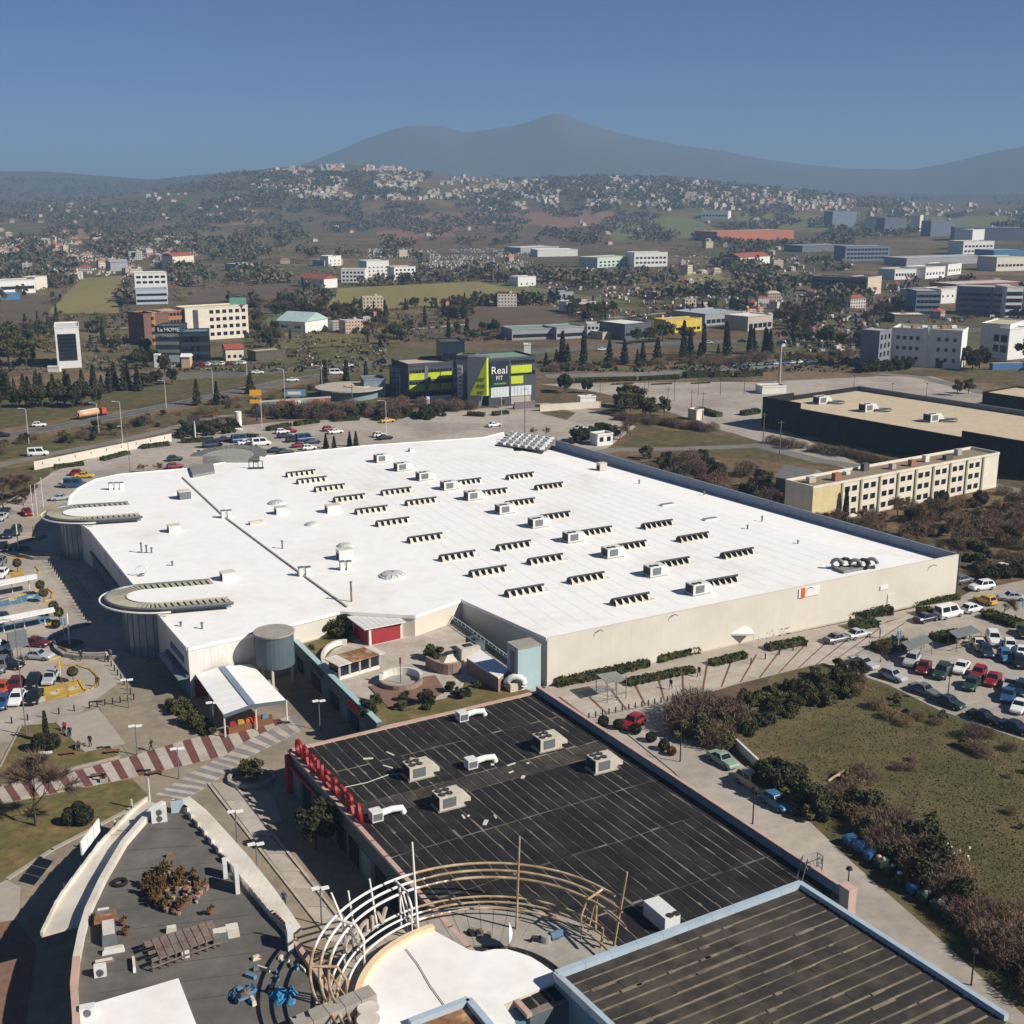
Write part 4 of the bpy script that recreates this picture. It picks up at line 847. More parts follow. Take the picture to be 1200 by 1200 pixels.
# plaza front: red corner pier, red fascia line, shop windows
lo = -un
build(MB().box(o0 + lo * .25 + vn * .3 + Vector((0, 0, -ZB)), .9, .9, ZB - .4, ra), 'corner_pier', M['redwall'], bk)
build(MB().bar(o0 + lo * .3 + vn * .8 + Vector((0, 0, -1.6)), o0 + lo * .3 + V * .22 + Vector((0, 0, -1.6)), .25, .3), 'fascia_line', M['redwall'], bk)
for i in range(16):
    a_, b_ = o0 + V * ((i + .12) / 16), o0 + V * ((i + .88) / 16); build(MB().prism([a_ + lo * .08, b_ + lo * .08, b_ + lo * .02, a_ + lo * .02], .1, 2.9), 'shop_window', M['glass' if i % 3 else 'glass_pale'], bk)
# the red letters standing on the roof edge
word = 'ORCHESTRA'; pA, pB = at(351,889,ZB), at(423,968,ZB); pA = o0 + vn * .9 + lo * -.35; 
endv = (at(422, 972, ZB) - o0).dot(vn)
sg = thing('roof_sign', o0 + vn * 5 + Vector((0, 0, .15)), 'red roof sign reading ORCHESTRA on the edge of the black roof', 'sign')
for i, ch in enumerate(word):
    p = o0 + vn * (.9 + (endv - 1.4) * (i + .5) / len(word)) - lo * .45 + Vector((0, 0, .15))
    lt = text('letter_' + ch.lower(), ch, 2.8, frame(p, vn), M['red'], sg, .16)
for i in range(5):
    p = o0 + vn * (1.4 + (endv - 2.4) * i / 4) - lo * .7; build(MB().bar(p + Vector((0, 0, -.1)), p + Vector((0, 0, 1.7)), .06), 'support_post', M['dark'], sg)
for i in range(90):                                      # worn laps and pale smears of the felt
    s_, t_ = random.random(), random.random(); c_ = o0 + U * (round(s_ * ns) / ns) + V * (t_ * .97 + .01); build(MB().bar(c_ + Vector((0, 0, -.025)), c_ + vn * random.uniform(.4, 2.2) + Vector((0, 0, -.025)), random.uniform(.1, .3), .03), 'worn_patch', M['bitumen_seam'], bk)
# cooling units on the black roof
cu = rtu('rooftop_cooling_unit', m='unit', fans=4)
for i, (px, py, lb) in enumerate([(490,903,'left beige cooling unit with four fans on the black roof'), (525,938,'front beige cooling unit with four fans on the black roof'), (641,870,'back right beige cooling unit with four fans on the black roof'), (705,895,'rightmost beige cooling unit with four fans on the black roof')]):
    dup(cu, at(px, py + 6, ZB), ra, lb, 'cooling unit', 'beige cooling units on the black roof', sc=.92)
su = thing('small_cooler', (0, 0, 0), 'x', 'cooler'); PROTO.append(su)
build(MB().box((-.9, 0, .05), 1.0, 1.0, .9), 'cabinet', M['unit_w'], su); build(MB().tube([(-.4, 0, .55), (.6, 0, .65), (1.5, .05, .5), (1.7, .05, .0)], .3, 8), 'duct', M['unit_w'], su, True); build(MB().box((-.9, -.52, .2), .8, .04, .6), 'grille', M['steel'], su)
for px, py, lb in [(551,842,'small white cooler with a duct at the back of the black roof'), (562,897,'small white cooler with a duct in the middle of the black roof'), (452,958,'small white cooler with a duct beside the red letters')]:
    dup(su, at(px, py, ZB), ra, lb, 'cooler', 'small coolers on the black roof', sc=1.25)
for i, (px, py, n_, lb) in enumerate([(605,905,5,'pale patch of torn roofing under the cooling units'), (570,955,4,'scatter of pale roofing scraps in front of the coolers'), (455,895,5,'scatter of pale roofing scraps behind the red letters')]):
    r = thing('roofing_scraps', at(px, py, ZB), lb, 'debris')
    for j in range(n_): c = at(px, py, ZB + .02) + Vector((random.uniform(-3, 3), random.uniform(-3, 3), 0)); build(MB().box((c.x, c.y, ZB - .02), random.uniform(.3, 1.4), random.uniform(.2, .5), .05, random.random() * 3), 'scrap', M['offwhite'], r)
cb = thing('roof_cable', at(460, 920, ZB), 'pale cable snaking from the red letters to the cooling units', 'cable'); build(MB().tube([at(402,923,ZB) , at(430,917,ZB), at(455,908,ZB), at(480,906,ZB)], .05, 5), 'cable', M['offwhite'], cb)
wb = thing('chest_unit', at(775, 1075, ZB), 'white chest cooler with two fans next to the blue trimmed roof', 'cooler'); c = at(775, 1080, ZB); build(MB().box(c, 1.7, 3.4, 1.5, ra), 'cabinet', M['unit_w'], wb)
for j in (-.4, .4): build(MB().cyl(c + Vector((.9 + j * .8, -1.2 - j * -.4, 1.5)), .35, .08, 12), 'fan', M['fan'], wb)
lad = thing('roof_ladder', at(930, 1025, ZB), 'steel hooped access ladder at the end of the dark parapet', 'ladder'); c = orr - vn * 4.5
for s_ in (0, .7): build(MB().tube([c + un * (1.2) + vn * s_ + Vector((0, 0, -ZB)), c + un * 1.2 + vn * s_ + Vector((0, 0, 2.0)), c - un * .8 + vn * s_ + Vector((0, 0, 2.2)), c - un * 1.4 + vn * s_], .07, 6), 'stringer', M['steel'], lad)
for i in range(16): z_ = -ZB + .4 + i * .45; build(MB().tube([c + un * 1.2 + Vector((0, 0, z_)), c + un * 1.2 + vn * .7 + Vector((0, 0, z_))], .04, 5), 'rung', M['steel'], lad)
for i in range(5): build(MB().tube([c + un * (1.2 - i * .5) + vn * -.1 + Vector((0, 0, 1.1)), c + un * (1.2 - i * .5) + vn * .35 + Vector((0, 0, 1.6)), c + un * (1.2 - i * .5) + vn * .8 + Vector((0, 0, 1.1))], .05, 5), 'hoop', M['steel'], lad)
# ------------------------------------------------------------------ near store with the light blue trim
ZN = 6.6
n0, nw, ne = at(937,1034,ZN), at(650,1140,ZN), at(1180,1190,ZN); a1n, b1n = (nw - n0), (ne - n0); ne2 = n0 + b1n * 1.25
bs = thing('blue_trim_store', (n0 + nw + ne) / 3 + Vector((0, 0, -ZN)), 'near store with brown striped felt roof and light blue parapet', 'building')
nf = [n0, n0 + a1n * 1.0, n0 + a1n * 1.0 + b1n * 1.03, n0 + b1n * 1.03]
build(MB().prism(nf, 0, ZN - .5), 'wall', M['bluewall'], bs); build(MB().poly(nf, ZN - .42), 'roof_deck', M['seam_brown'], bs)
an, bn = a1n.normalized(), b1n.normalized(); NS = 17
for i in range(NS):
    t = .012
    while t < .985:
        ln = random.choice([.3, .42, .55]); t1 = min(t + ln, .988); g1 = random.choice([.07, .11, .08, .15]) / NS
        q = [n0 + b1n * (.015 + (i + 0) / NS + g1) + a1n * t, n0 + b1n * (.015 + (i + 1) / NS - g1) + a1n * t, n0 + b1n * (.015 + (i + 1) / NS - g1) + a1n * (t1 - .002), n0 + b1n * (.015 + i / NS + g1) + a1n * (t1 - .002)]
        build(MB().prism(q, ZN - .4, ZN - .35 + random.random() * .02), 'roofing_sheet', M['bitumen_brown'], bs); t = t1
for i in range(10): build(MB().prism([n0 + a1n * (i / 10) - bn * .1, n0 + a1n * ((i + .99) / 10) - bn * .1, n0 + a1n * ((i + .99) / 10) + bn * .5, n0 + a1n * (i / 10) + bn * .5], ZN - .6, ZN + .2), 'parapet_block', M['lightblue'], bs)
for i in range(9): build(MB().prism([n0 + b1n * ((i + .02) / 9) - an * .2, n0 + b1n * ((i + 1.01) / 9) - an * .2, n0 + b1n * ((i + 1.01) / 9) + an * .35, n0 + b1n * ((i + .02) / 9) + an * .35], ZN - .7, ZN + .15), 'parapet_block', M['lightblue'], bs)
for i in range(9): w_ = n0 + a1n; build(MB().prism([w_ + b1n * ((i + .02) / 9) - an * .3, w_ + b1n * ((i + 1.0) / 9) - an * .3, w_ + b1n * ((i + 1.0) / 9) + an * .2, w_ + b1n * ((i + .02) / 9) + an * .2], ZN - .6, ZN + .15), 'parapet_block', M['lightblue'], bs)
pk = thing('pink_pier', orr + un * .2 + Vector((0, 0, -ZB)), 'pink end pier of the dark parapet beside the road', 'wall'); c = orr + un * .3 + vn * .6; build(MB().box((c.x, c.y, 0), 1.0, 1.3, ZB + 1.2, ra).box((c.x, c.y, ZB + 1.2), 1.1, 1.4, .1, ra), 'pier', M['coping'], pk)
for i in range(34):
    c_ = n0 + b1n * (.02 + random.randint(1, NS - 1) / NS) + a1n * random.uniform(.03, .9); build(MB().bar(c_ + Vector((0, 0, -.335)), c_ + an * random.uniform(.5, 2.6) + Vector((0, 0, -.335)), random.uniform(.15, .45), .03), 'worn_patch', M['seam_brown'], bs)
# small corner roof between the rotunda and the near store
cr_ = thing('corner_annex', at(560, 1200, 5), 'low annex with pale blue coping below the white round roof', 'building')
q = [at(480,1200,5.6), at(549,1174,5.6), at(575,1205,5.6), at(590,1290,5.6), at(470,1290,5.6)]
build(MB().prism(q, 0, 5.3), 'wall', M['bluewall'], cr_); build(MB().poly(q, 5.42), 'roof', M['rust'], cr_)
for p, w_ in zip(q, q[1:]): build(MB().bar(p + Vector((0, 0, .1)), w_ + Vector((0, 0, .1)), .6, .5), 'coping', M['lightblue'], cr_)
sw = MB().prism([at(650,1150,5.4), at(590,1176,5.4), at(604,1192,5.4), at(655,1172,5.4)], 0, 4.6); build(sw, 'link_wall', M['bluewall'], cr_)
# ------------------------------------------------------------------ the white rotunda and its pergola of hoops
C0 = Vector((-2.1, 88.7, 0)); ZC = 5.5
ro = thing('rotunda', C0, 'white round roof with peach rim inside the curved pergola', 'building')
def cp(r_, t, z): return Vector((C0.x + r_ * math.cos(t), C0.y + r_ * math.sin(t), z))
arc = [cp(10.4, t, ZC) for t in np.linspace(math.radians(208), math.radians(118), 26)]
right_ = P((550,1112),(565,1114),(579,1111),(594,1111),(608,1115),(622,1120),(635,1128),(649,1138),(651,1150),(590,1176),(604,1196),(560,1260), z=ZC)
low_ = P((540,1300),(440,1300), z=ZC)
disc = arc + right_ + low_
build(MB().prism(disc, 0, ZC - .2), 'wall', M['offwhite'], ro); build(MB().poly(disc, ZC - .1), 'roof', M['roofwhite'], ro)
for a_, b_ in zip(arc, arc[1:]):
    ca_, cb_ = (C0 - a_).normalized(), (C0 - b_).normalized(); k_ = lambda p, d_: Vector((p.x - (C0.x - p.x) * .055, p.y - (C0.y - p.y) * .055, 0))
    build(MB().prism([a_, b_, k_(b_, 0), k_(a_, 0)], 0.02, ZC + .35), 'rim_block', M['peach'], ro)
cab = thing('roof_lead', at(515, 1130, ZC), 'thin dark lead running across the white round roof', 'cable'); build(MB().tube([at(476,1112,ZC), at(490,1130,ZC), at(505,1156,ZC), at(524,1182,ZC)], .04, 5), 'lead', M['slab_grey'], cab)
# terrace slabs round the rotunda, over the black roof
tb = thing('ring_walkway', cp(11.6, 1.6, 5.2), 'curved concrete walkway of slabs under the pergola hoops', 'walkway')
for i in range(30):
    t0, t1 = R(196 - i * 6), R(196 - (i + .96) * 6)
    if R(196 - i * 6) < R(30): break
    zt = 4.6 if t0 > R(125) else 5.36
    ri_ = 11.1 if zt < 5 else 7.2; build(MB().prism([cp(ri_, t0, 0), cp(ri_, t1, 0), cp(13.4, t1, 0), cp(13.4, t0, 0)], zt - .3, zt), 'slab', M['plaza_pale' if zt < 5 else 'concrete'], tb)
pl = thing('hoop_pergola', cp(14, 1.6, 0), 'pergola of curved white and rusty steel hoops with crooked masts', 'pergola')
for k_, (rr, zz_) in enumerate([(14.35, 9.2), (13.6, 8.9), (12.9, 8.6), (12.9, 6.6), (12.3, 6.4), (11.6, 6.2)]):
    for t0, t1, m in ((205, 120, 'tube_w'), (120, 38, 'tube_r')):
        if t0 == 205 and k_ < 6:
            build(MB().tube([cp(rr, R(t), zz_) for t in np.linspace(205, 196 - 20, 9)], .13, 6), 'hoop', M['tube_r'], pl, True); t0 = 176
        build(MB().tube([cp(rr, R(t), zz_) for t in np.linspace(t0, t1 - 8 * (k_ % 3), 26)], .13 if k_ < 3 else .11, 6), 'hoop', M[m], pl, True)
for t, m, dz2 in ((127, 'tube_w', 0), (158, 'tube_w', 0), (186, 'tube_r', 0), (44, 'tube_r', 0)):
    t = R(t); p_ = [cp(14.35, t, 9.2), cp(12.9, t, 6.7) if m == 'x' else cp(12.2, t, 9.0), cp(11.5, t, 7.8), cp(11.5, t, 4.6)]
    build(MB().tube(p_, .12, 6), 'bent_frame', M[m], pl); build(MB().tube([cp(13.4, t, 4.4), cp(13.5, t, 9.0)], .12, 6), 'leg', M[m], pl); build(MB().tube([cp(12.0, t, 4.6), cp(13.5, t, 8.8)], .07, 5), 'brace', M[m], pl); build(MB().tube([cp(12.9, t, 8.6), cp(11.6, t, 6.2)], .07, 5), 'brace', M[m], pl)
def mast(px0, py0, px1, py1, zb, m):                      # a mast from base to tip as it leans in the picture
    b_ = at(px0, py0, zb); dx, dy, dz = ray(px1, py1); t = b_.y / dy; build(MB().tube([b_, (dx * t, b_.y, CAMZ + dz * t)], [.14, .09], 6), 'mast', M[m], pl)
for a_ in ((490,1092,483,987,5.2,'tube_w'), (442,1087,433,1030,5,'tube_w'), (416,1096,408,1044,5,'tube_w'), (412,1105,388,1046,6.5,'tube_w'), (605,1090,609,981,5.2,'tube_r'), (719,1110,735,1022,5.2,'tube_r'), (704,1112,707,1088,5.2,'tube_r')): mast(*a_)
vd = thing('letter_sign', cp(12.4, R(150), 6.6), 'faded letters reading VIDEO outward along the left hoops', 'sign')
for i, ch in enumerate('OEDIV'):
    t = R(160 - i * 5.4); p = cp(12.75, t, 6.65); tg = Vector((-math.sin(t), math.cos(t), 0)); text('letter_' + ch.lower(), ch, 1.9, frame(p, tg), M['plaza_pale'], vd, .12)
build(MB().tube([cp(12.7, R(t), 6.62) for t in np.linspace(166, 130, 12)], .05, 5), 'letter_rail', M['steel'], vd)
bd = thing('service_bridge', at(400, 1195, 5.5), 'boxy grey duct bridging from the left roof to the white rotunda', 'duct')
for i in range(5):
    a_, b_ = at(345, 1212, 5.6).lerp(at(438, 1172, 5.9), i / 5), at(345, 1212, 5.6).lerp(at(438, 1172, 5.9), (i + .96) / 5); build(MB().bar(a_ + Vector((0, 0, .5)), b_ + Vector((0, 0, .5)), 1.5, 1.1), 'duct_section', M['concrete'], bd)
tank = thing('small_tank', at(432, 1196, ZC), 'small cream cylinder tank on the edge of the white round roof', 'tank'); build(MB().cyl(at(432, 1196, ZC - .1), .9, 1.2, 16).cyl(at(432, 1196, ZC + 1.1), .95, .12, 16), 'tank_body', M['offwhite'], tank)
dsh = thing('satellite_dish', at(597, 1108, 5.4), 'white satellite dish beside the rusty mast', 'dish'); c = at(597, 1110, 5.36); build(MB().tube([c, c + Vector((0, 0, 1.1))], .07, 6), 'stand', M['steel'], dsh)
build(MB().add([(c.x + .28 + .25 * math.cos(t) * 0 - .3 * (r_ ** 2), c.y + .75 * r_ * math.cos(t), c.z + 1.4 + 1.0 * r_ * math.sin(t)) for r_ in (.02, .5, 1) for t in np.linspace(0, 5.86, 15)], [(i * 15 + j, i * 15 + (j + 1) % 15, (i + 1) * 15 + (j + 1) % 15, (i + 1) * 15 + j) for i in range(2) for j in range(15)]), 'reflector', M['white'], dsh, True)
jk = thing('machinery', at(640, 1100, 5.4), 'teal motor and pipes on the walkway right of the dish', 'machine'); c = at(640, 1103, 5.36); build(MB().cyl(c + Vector((0, 0, 0)), .5, .7, 12), 'pump', M['concrete'], jk); build(MB().tube([c + Vector((.4, 0, .5)), c + Vector((1.4, .4, .6))], .4, 10), 'motor', M['bluewall'], jk); build(MB().tube([c + Vector((-.3, 0, .4)), c + Vector((-1.2, -.1, .5)), c + Vector((-1.4, -.1, 0))], .15, 6), 'pipe', M['dark'], jk)
db = thing('scrap_heap', at(565, 1090, 5.4), 'small dark heap of scrap on the curved walkway', 'debris')
for j in range(9): c = at(565, 1094, 5.36) + Vector((random.uniform(-1.3, 1.3), random.uniform(-.6, .6), 0)); build(MB().box(c, random.uniform(.3, .8), .3, random.uniform(.1, .4), random.random() * 3), 'scrap', M['dark' if j % 2 else 'timber'], db)
# ------------------------------------------------------------------ left building: grey roof between two white canopies
ZL = 5.5
gp = [(192,944),(219,950),(281,1027),(319,1073),(341,1100),(360,1130),(390,1180),(410,1300),(88,1300),(90,1200),(87,1158),(90,1127),(96,1096),(104,1069),(121,1033),(146,990),(179,952)]
gw = [at(x, y, ZL) for x, y in gp]
gb = thing('curved_cafe', at(220, 1100, 0), 'leaf-shaped cafe building with grey roof and curved white canopies', 'building')
build(MB().prism(gw, 0, ZL - .2), 'wall', M['plaster'], gb); build(MB().poly(gw, ZL - .1), 'roof', M['roofgrey'], gb)
sm_ = mat('roof_seam_grey', (80,77,73), .95, .2, .8)
for i in range(10):
    a_, b_ = at(95 + i * 4, 1190 - i * 24, ZL - .1), at(380 - i * 17, 1150 - i * 20, ZL - .1); build(MB().bar(a_.lerp(b_, .06), a_.lerp(b_, .9), .08, .03), 'roof_lap', sm_, gb)
pl_ = [(192,944),(179,952),(146,990),(121,1033),(104,1069),(96,1096),(90,1127),(87,1158),(90,1200),(88,1290)]
for k_, ((x0, y0), (x1, y1)) in enumerate(zip(pl_, pl_[1:])):
    for j in range(3):
        p, q = at(x0, y0, ZL).lerp(at(x1, y1, ZL), j / 3), at(x0, y0, ZL).lerp(at(x1, y1, ZL), (j + .98) / 3); build(MB().bar(p + Vector((0, 0, .1)), q + Vector((0, 0, .1)), .6, .9), 'parapet_block', M['offwhite' if k_ < 6 else 'coping'], gb)
def strip(name, inner, outer, zi, zo, n, m, rim):
    I = [at(x, y, zi) for x, y in inner]; O = [at(x, y, zo) for x, y in outer]
    def pt(Lp, t): k2 = t * (len(Lp) - 1); i_ = min(int(k2), len(Lp) - 2); return Lp[i_].lerp(Lp[i_ + 1], k2 - i_)
    for i in range(n):
        t0, t1 = i / n, (i + .985) / n; a_, b_, c_, d_ = pt(I, t0), pt(I, t1), pt(O, t1), pt(O, t0); u_ = Vector((0, 0, .25))
        build(MB().add([a_, b_, c_, d_, a_ - u_, b_ - u_, c_ - u_, d_ - u_], [(3, 2, 1, 0), (4, 5, 6, 7), (0, 1, 5, 4), (1, 2, 6, 5), (2, 3, 7, 6), (3, 0, 4, 7)]), name, M[m], gb)
        if rim: build(MB().bar(pt(O, t0) + Vector((0, 0, .2)), pt(O, t1) + Vector((0, 0, .1)), .25, .45), 'canopy_lip', M[rim], gb)
strip('canopy_panel', [(192,944),(179,953),(146,991),(121,1034),(102,1081)], [(172,938),(155,952),(117,991),(69,1055),(49,1096)], ZL - .5, ZL - .8, 18, 'offwhite', 'offwhite')
strip('canopy_panel', [(207,940),(219,950),(281,1027),(319,1073),(342,1094)], [(222,933),(244,951),(292,1004),(323,1043),(354,1088)], ZL + .25, ZL + .1, 22, 'offwhite', None)
for i in range(30):
    t_ = (i + .2) / 30; pp = [at(x, y, ZL) for x, y in ((205,944),(219,952),(281,1029),(319,1075),(340,1096))]; k2 = t_ * 4; i_ = min(int(k2), 3); p = pp[i_].lerp(pp[i_ + 1], k2 - i_); dd_ = (pp[i_ + 1] - pp[i_]); build(MB().box((p.x, p.y, ZL - .1), .9, .3, .75, math.atan2(dd_.y, dd_.x)), 'parapet_block', M['offwhite'], gb)
for i in range(10):
    p, q = at(322 + 7 * i, 1073 + 10 * i, ZL), at(322 + 7 * (i + .97), 1073 + 10 * (i + .97), ZL); build(MB().bar(p + Vector((0, 0, .15)), q + Vector((0, 0, .15)), .45, .6), 'parapet_block', M['coping'], gb)
for i in range(6):
    p = at(60 + 20 * i, 1085 - 26 * i); 
    build(MB().tube([(p.x + 1.5, p.y + .5, 0), (p.x + 1.5, p.y + .5, ZL - 1.1)], .12, 6), 'column', M['offwhite'], gb)
build(MB().prism([at(94,1180,ZL), at(209,1146,ZL), at(232,1205,ZL), at(245,1290,ZL), at(94,1290,ZL)], ZL - .09, ZL - .02), 'roof_membrane', M['roofwhite'], gb)
for i in range(3):
    p, q = at(97 + 5 * i, 999 - 3.2 * i - 0, ZL), at(101 + 5 * i, 995, ZL); p = at(96 + 7.2 * i, 1004 - 9.6 * i, ZL - .6); q = at(102.5 + 7.2 * i, 995 - 9.6 * i, ZL - .6)
    build(MB().bar(p + Vector((0, 0, .9)), q + Vector((0, 0, .9)), .15, 1.5), 'sign_board', M['white'], gb)
for px, py, w, d_, h, lb in [(187,962,1.6,.8,1.6,'two-fan white air conditioner at the tip of the grey roof'), (208,950,1.3,.9,1.0,'pale blue cabinet at the tip of the grey roof'), (122,1077,1.0,.6,1.0,'white air conditioner behind the rusty panel on the grey roof'), (118,1143,1.0,.6,1.0,'white air conditioner above the white roof membrane'), (264,1026,.4,1.3,1.6,'small white board leaning at the right canopy'), (278,1042,.4,1.9,2.2,'larger white board leaning at the right canopy'), (340,1110,.5,1.5,2.0,'white board at the end of the right canopy'), (103,1190,1.2,.7,.9,'white air conditioner at the edge of the white membrane')]:
    r = thing('air_conditioner' if 'cond' in lb else 'roof_board', at(px, py, ZL), lb, 'air conditioner' if 'cond' in lb else 'board'); c = at(px, py, ZL - .1); build(MB().box(c, w, d_, h, .3), 'body', M['unit_w' if 'blue' not in lb else 'lightblue'], r)
    if 'air' in lb:
        for j in range(2 if 'two' in lb else 1):
            fo = build(MB().tube([c + Vector((.1 * w, -d_ / 2 - .02 - .12 * 0, .5 + .75 * j)), c + Vector((.1 * w + .0, -d_ / 2 - .1, .5 + .75 * j))], .32, 14), 'fan', M['steel'], r)
# timber slatted crate shelter
tc = thing('slatted_shelter', at(210, 1110, ZL), 'long low shelter of weathered timber slats on the grey roof', 'shelter')
s0, s1, s2, s3 = at(167,1103,ZL + .9), at(249,1078,ZL + .9), at(259,1098,ZL + .9), at(178,1128,ZL + .9)
for i in range(9):
    for j in range(6):
        t0, t1 = i / 9 + .006, (i + 1) / 9 - .006; v0, v1 = j / 6 + .02, (j + 1) / 6 - .02
        f = lambda t, v: s0.lerp(s1, t).lerp(s3.lerp(s2, t), v)
        if i == 0 and j in (2, 4): continue
        build(MB().prism([f(t0, v0), f(t1, v0), f(t1, v1), f(t0, v1)], ZL + .86, ZL + .94), 'slat', M['timber'], tc)
for i in range(10):
    for v in (.03, .97): p = f(min(.99, i / 9 + .01), v); build(MB().box((p.x, p.y, ZL - .1), .12, .12, .95), 'post', M['timber'], tc)
build(MB().bar(s3 - Vector((0, 0, .5)), s2 - Vector((0, 0, .5)), .08, .12), 'rail', M['timber'], tc)
for px, py, w, d_, h, m, lb in [(128,1098,1.6,3.6,1.3,'steel','grey upright cabinet lying beside the timber shelter'), (124,1082,2.6,1.0,1.5,'rust','rust red panel behind the grey cabinet'), (133,1116,2.4,.6,.6,'unit_w','white beam at the foot of the grey cabinet'), (218,1122,1.1,.3,.9,'unit_w','white sheet leaning on the timber shelter'), (258,1102,1.8,1.2,1.3,'steel','grey hooded box at the right end of the timber shelter'), (272,1096,1.6,1.2,1.2,'unit','grey box right of the hooded box'), (201,1092,1.2,.5,.7,'unit','grey slab behind the timber shelter'), (157,1132,.3,2.6,.5,'unit_w','white pole lying left of the timber shelter'), (122,1128,2.2,.5,.3,'timber','broken branch lying near the left parapet'), (199,1004,.9,.5,.4,'rust','small rusty brick pile alone on the grey roof')]:
    r = thing('roof_clutter', at(px, py, ZL), lb, 'clutter'); c = at(px, py, ZL - .1); w, d_, h = w * .8, d_ * .8, h * .75; build(MB().box(c, w, d_, h, .35, taper=.9), 'body', M[m], r); build(MB().box(c + Vector((0, 0, h)), w * .8, d_ * .8, .08, .35), 'top', M['offwhite' if m != 'rust' else 'timber'], r)
ty = thing('tyre', at(140, 1034, ZL), 'black tyre lying on the grey roof near the left parapet', 'tyre'); c = at(140, 1034, ZL + .05); build(MB().tube([c + Vector((.6 * math.cos(t), .6 * math.sin(t), 0)) for t in np.linspace(0, 6.28, 16)], .2, 8), 'rubber', M['tyre'], ty, True)
# tarpaulins and junk
for px, py, m, lb in [(332,1168,'skyblue','bright blue crumpled tarpaulin near the pergola hoops'), (284,1166,'blue','blue edged mat heaped with scraps on the grey roof')]:
    c = at(px, py, ZL - .08); mb = MB(); g = 9; vs = [(c.x + (i / g - .5) * 1.9 + .25 * math.sin(j), c.y + (j / g - .5) * 2.0 + .3 * math.sin(i * 1.3), c.z + .03 + .45 * max(0, mnoise.noise((i * .7, j * .7, px)) + .35) * (0 < i < g) * (0 < j < g)) for j in range(g + 1) for i in range(g + 1)]
    mb.add(vs, [(j * (g + 1) + i, j * (g + 1) + i + 1, (j + 1) * (g + 1) + i + 1, (j + 1) * (g + 1) + i) for i in range(g) for j in range(g)]); tp_ = tag(build(mb, 'tarpaulin', mat('tarp_' + m, (58,138,176) if m == 'skyblue' else (60,110,140), .6, .3, 2)), lb, 'tarpaulin')
jm = ['timber', 'steel', 'unit', 'rust', 'dark', 'tarp']; MATS['tarp'] = MATS['tarp_blue']
for i in range(26):
    px, py = random.gauss(318, 18), random.gauss(1150, 16)
    if i < 9: px, py = random.gauss(284, 5), random.gauss(1165, 3)
    if i > 20: px, py = random.gauss(345, 6), random.gauss(1132, 8)
    c = at(px, py, ZL - .08 + (.3 if i < 9 else 0)); m = random.choice(['timber', 'steel', 'unit', 'rust', 'dark', 'bluewall']); r = thing('scrap_piece', c, 'odd scrap lying in the junk heap left of the pergola', 'scrap', 'scrap in the junk heap')
    build(MB().box(c, random.uniform(.3, 1.5), random.uniform(.15, .5), random.uniform(.08, .4), random.random() * 3, taper=random.uniform(.5, 1)), 'piece', M[m], r)
# ------------------------------------------------------------------ vegetation
def leaves(n, fn, size, flat_=0.0, name='foliage', m=None, asp=1.0):
    """n leaf-clump quads; fn(i) gives the centre"""
    c = np.array([fn(i) for i in range(n)]); nrm_ = rng.normal(size=(n, 3)); nrm_[:, 2] = np.abs(nrm_[:, 2]) + flat_
    nrm_ /= np.linalg.norm(nrm_, axis=1)[:, None]; a = np.cross(nrm_, rng.normal(size=(n, 3))); a /= np.linalg.norm(a, axis=1)[:, None]; b = np.cross(nrm_, a)
    s = (size * rng.uniform(.6, 1.4, n))[:, None]
    v = np.stack([c - a * s - b * s * .5 * asp, c + a * s * .3 - b * s * asp, c + a * s + b * s * .6 * asp, c - a * s * .4 + b * s * asp], 1).reshape(-1, 3)
    return v, np.arange(4 * n).reshape(-1, 4)
def np_mesh(name, v, f, m):
    me = bpy.data.meshes.new(name); me.vertices.add(len(v)); me.vertices.foreach_set('co', v.astype(np.float32).ravel())
    k = f.shape[1]; me.loops.add(len(f) * k); me.loops.foreach_set('vertex_index', f.astype(np.int32).ravel()); me.polygons.add(len(f))
    me.polygons.foreach_set('loop_start', np.arange(0, len(f) * k, k, dtype=np.int32)); me.polygons.foreach_set('loop_total', np.full(len(f), k, dtype=np.int32))
    for mm in (m if isinstance(m, (list, tuple)) else [m]): me.materials.append(mm)
    me.update(calc_edges=True); return me
def clumpy(cx, cz, rx, rz, k, seed):
    r_ = random.Random(seed); cl = []
    for _ in range(k):
        t, p = r_.random() * 6.28, math.acos(r_.uniform(-.75, 1)); q = r_.uniform(.45, .95)
        cl.append((cx + rx * q * math.sin(p) * math.cos(t), rx * q * math.sin(p) * math.sin(t), cz + rz * q * math.cos(p), r_.uniform(.28, .5)))
    def fn(i):
        a = cl[r_.randrange(k)]; d = np.array([r_.gauss(0, 1), r_.gauss(0, 1), r_.gauss(0, 1)]); d /= np.linalg.norm(d) + 1e-6; d *= r_.random() ** .4 * a[3]
        return np.array([a[0] + d[0] * rx, a[1] + d[1] * rx, max(.15, a[2] + d[2] * rz)])
    return fn
def branchy(mb, p, d, ln, r0, depth, tips, rnd_):
    q = p + d * ln; mb.tube([p, p.lerp(q, .5) + Vector((rnd_.uniform(-.05, .05), rnd_.uniform(-.05, .05), 0)) * ln, q], [r0, r0 * .8, r0 * .6], 5 if depth > 2 else 3)
    if depth == 0: tips.append((q, d)); return
    for _ in range(3 if depth > 1 else 4):
        nd = (d + Vector((rnd_.gauss(0, .55), rnd_.gauss(0, .55), rnd_.gauss(.08, .3)))).normalized(); branchy(mb, q if rnd_.random() > .3 else p.lerp(q, .7), nd, ln * rnd_.uniform(.6, .85), r0 * .58, depth - 1, tips, rnd_)
VEG = {}
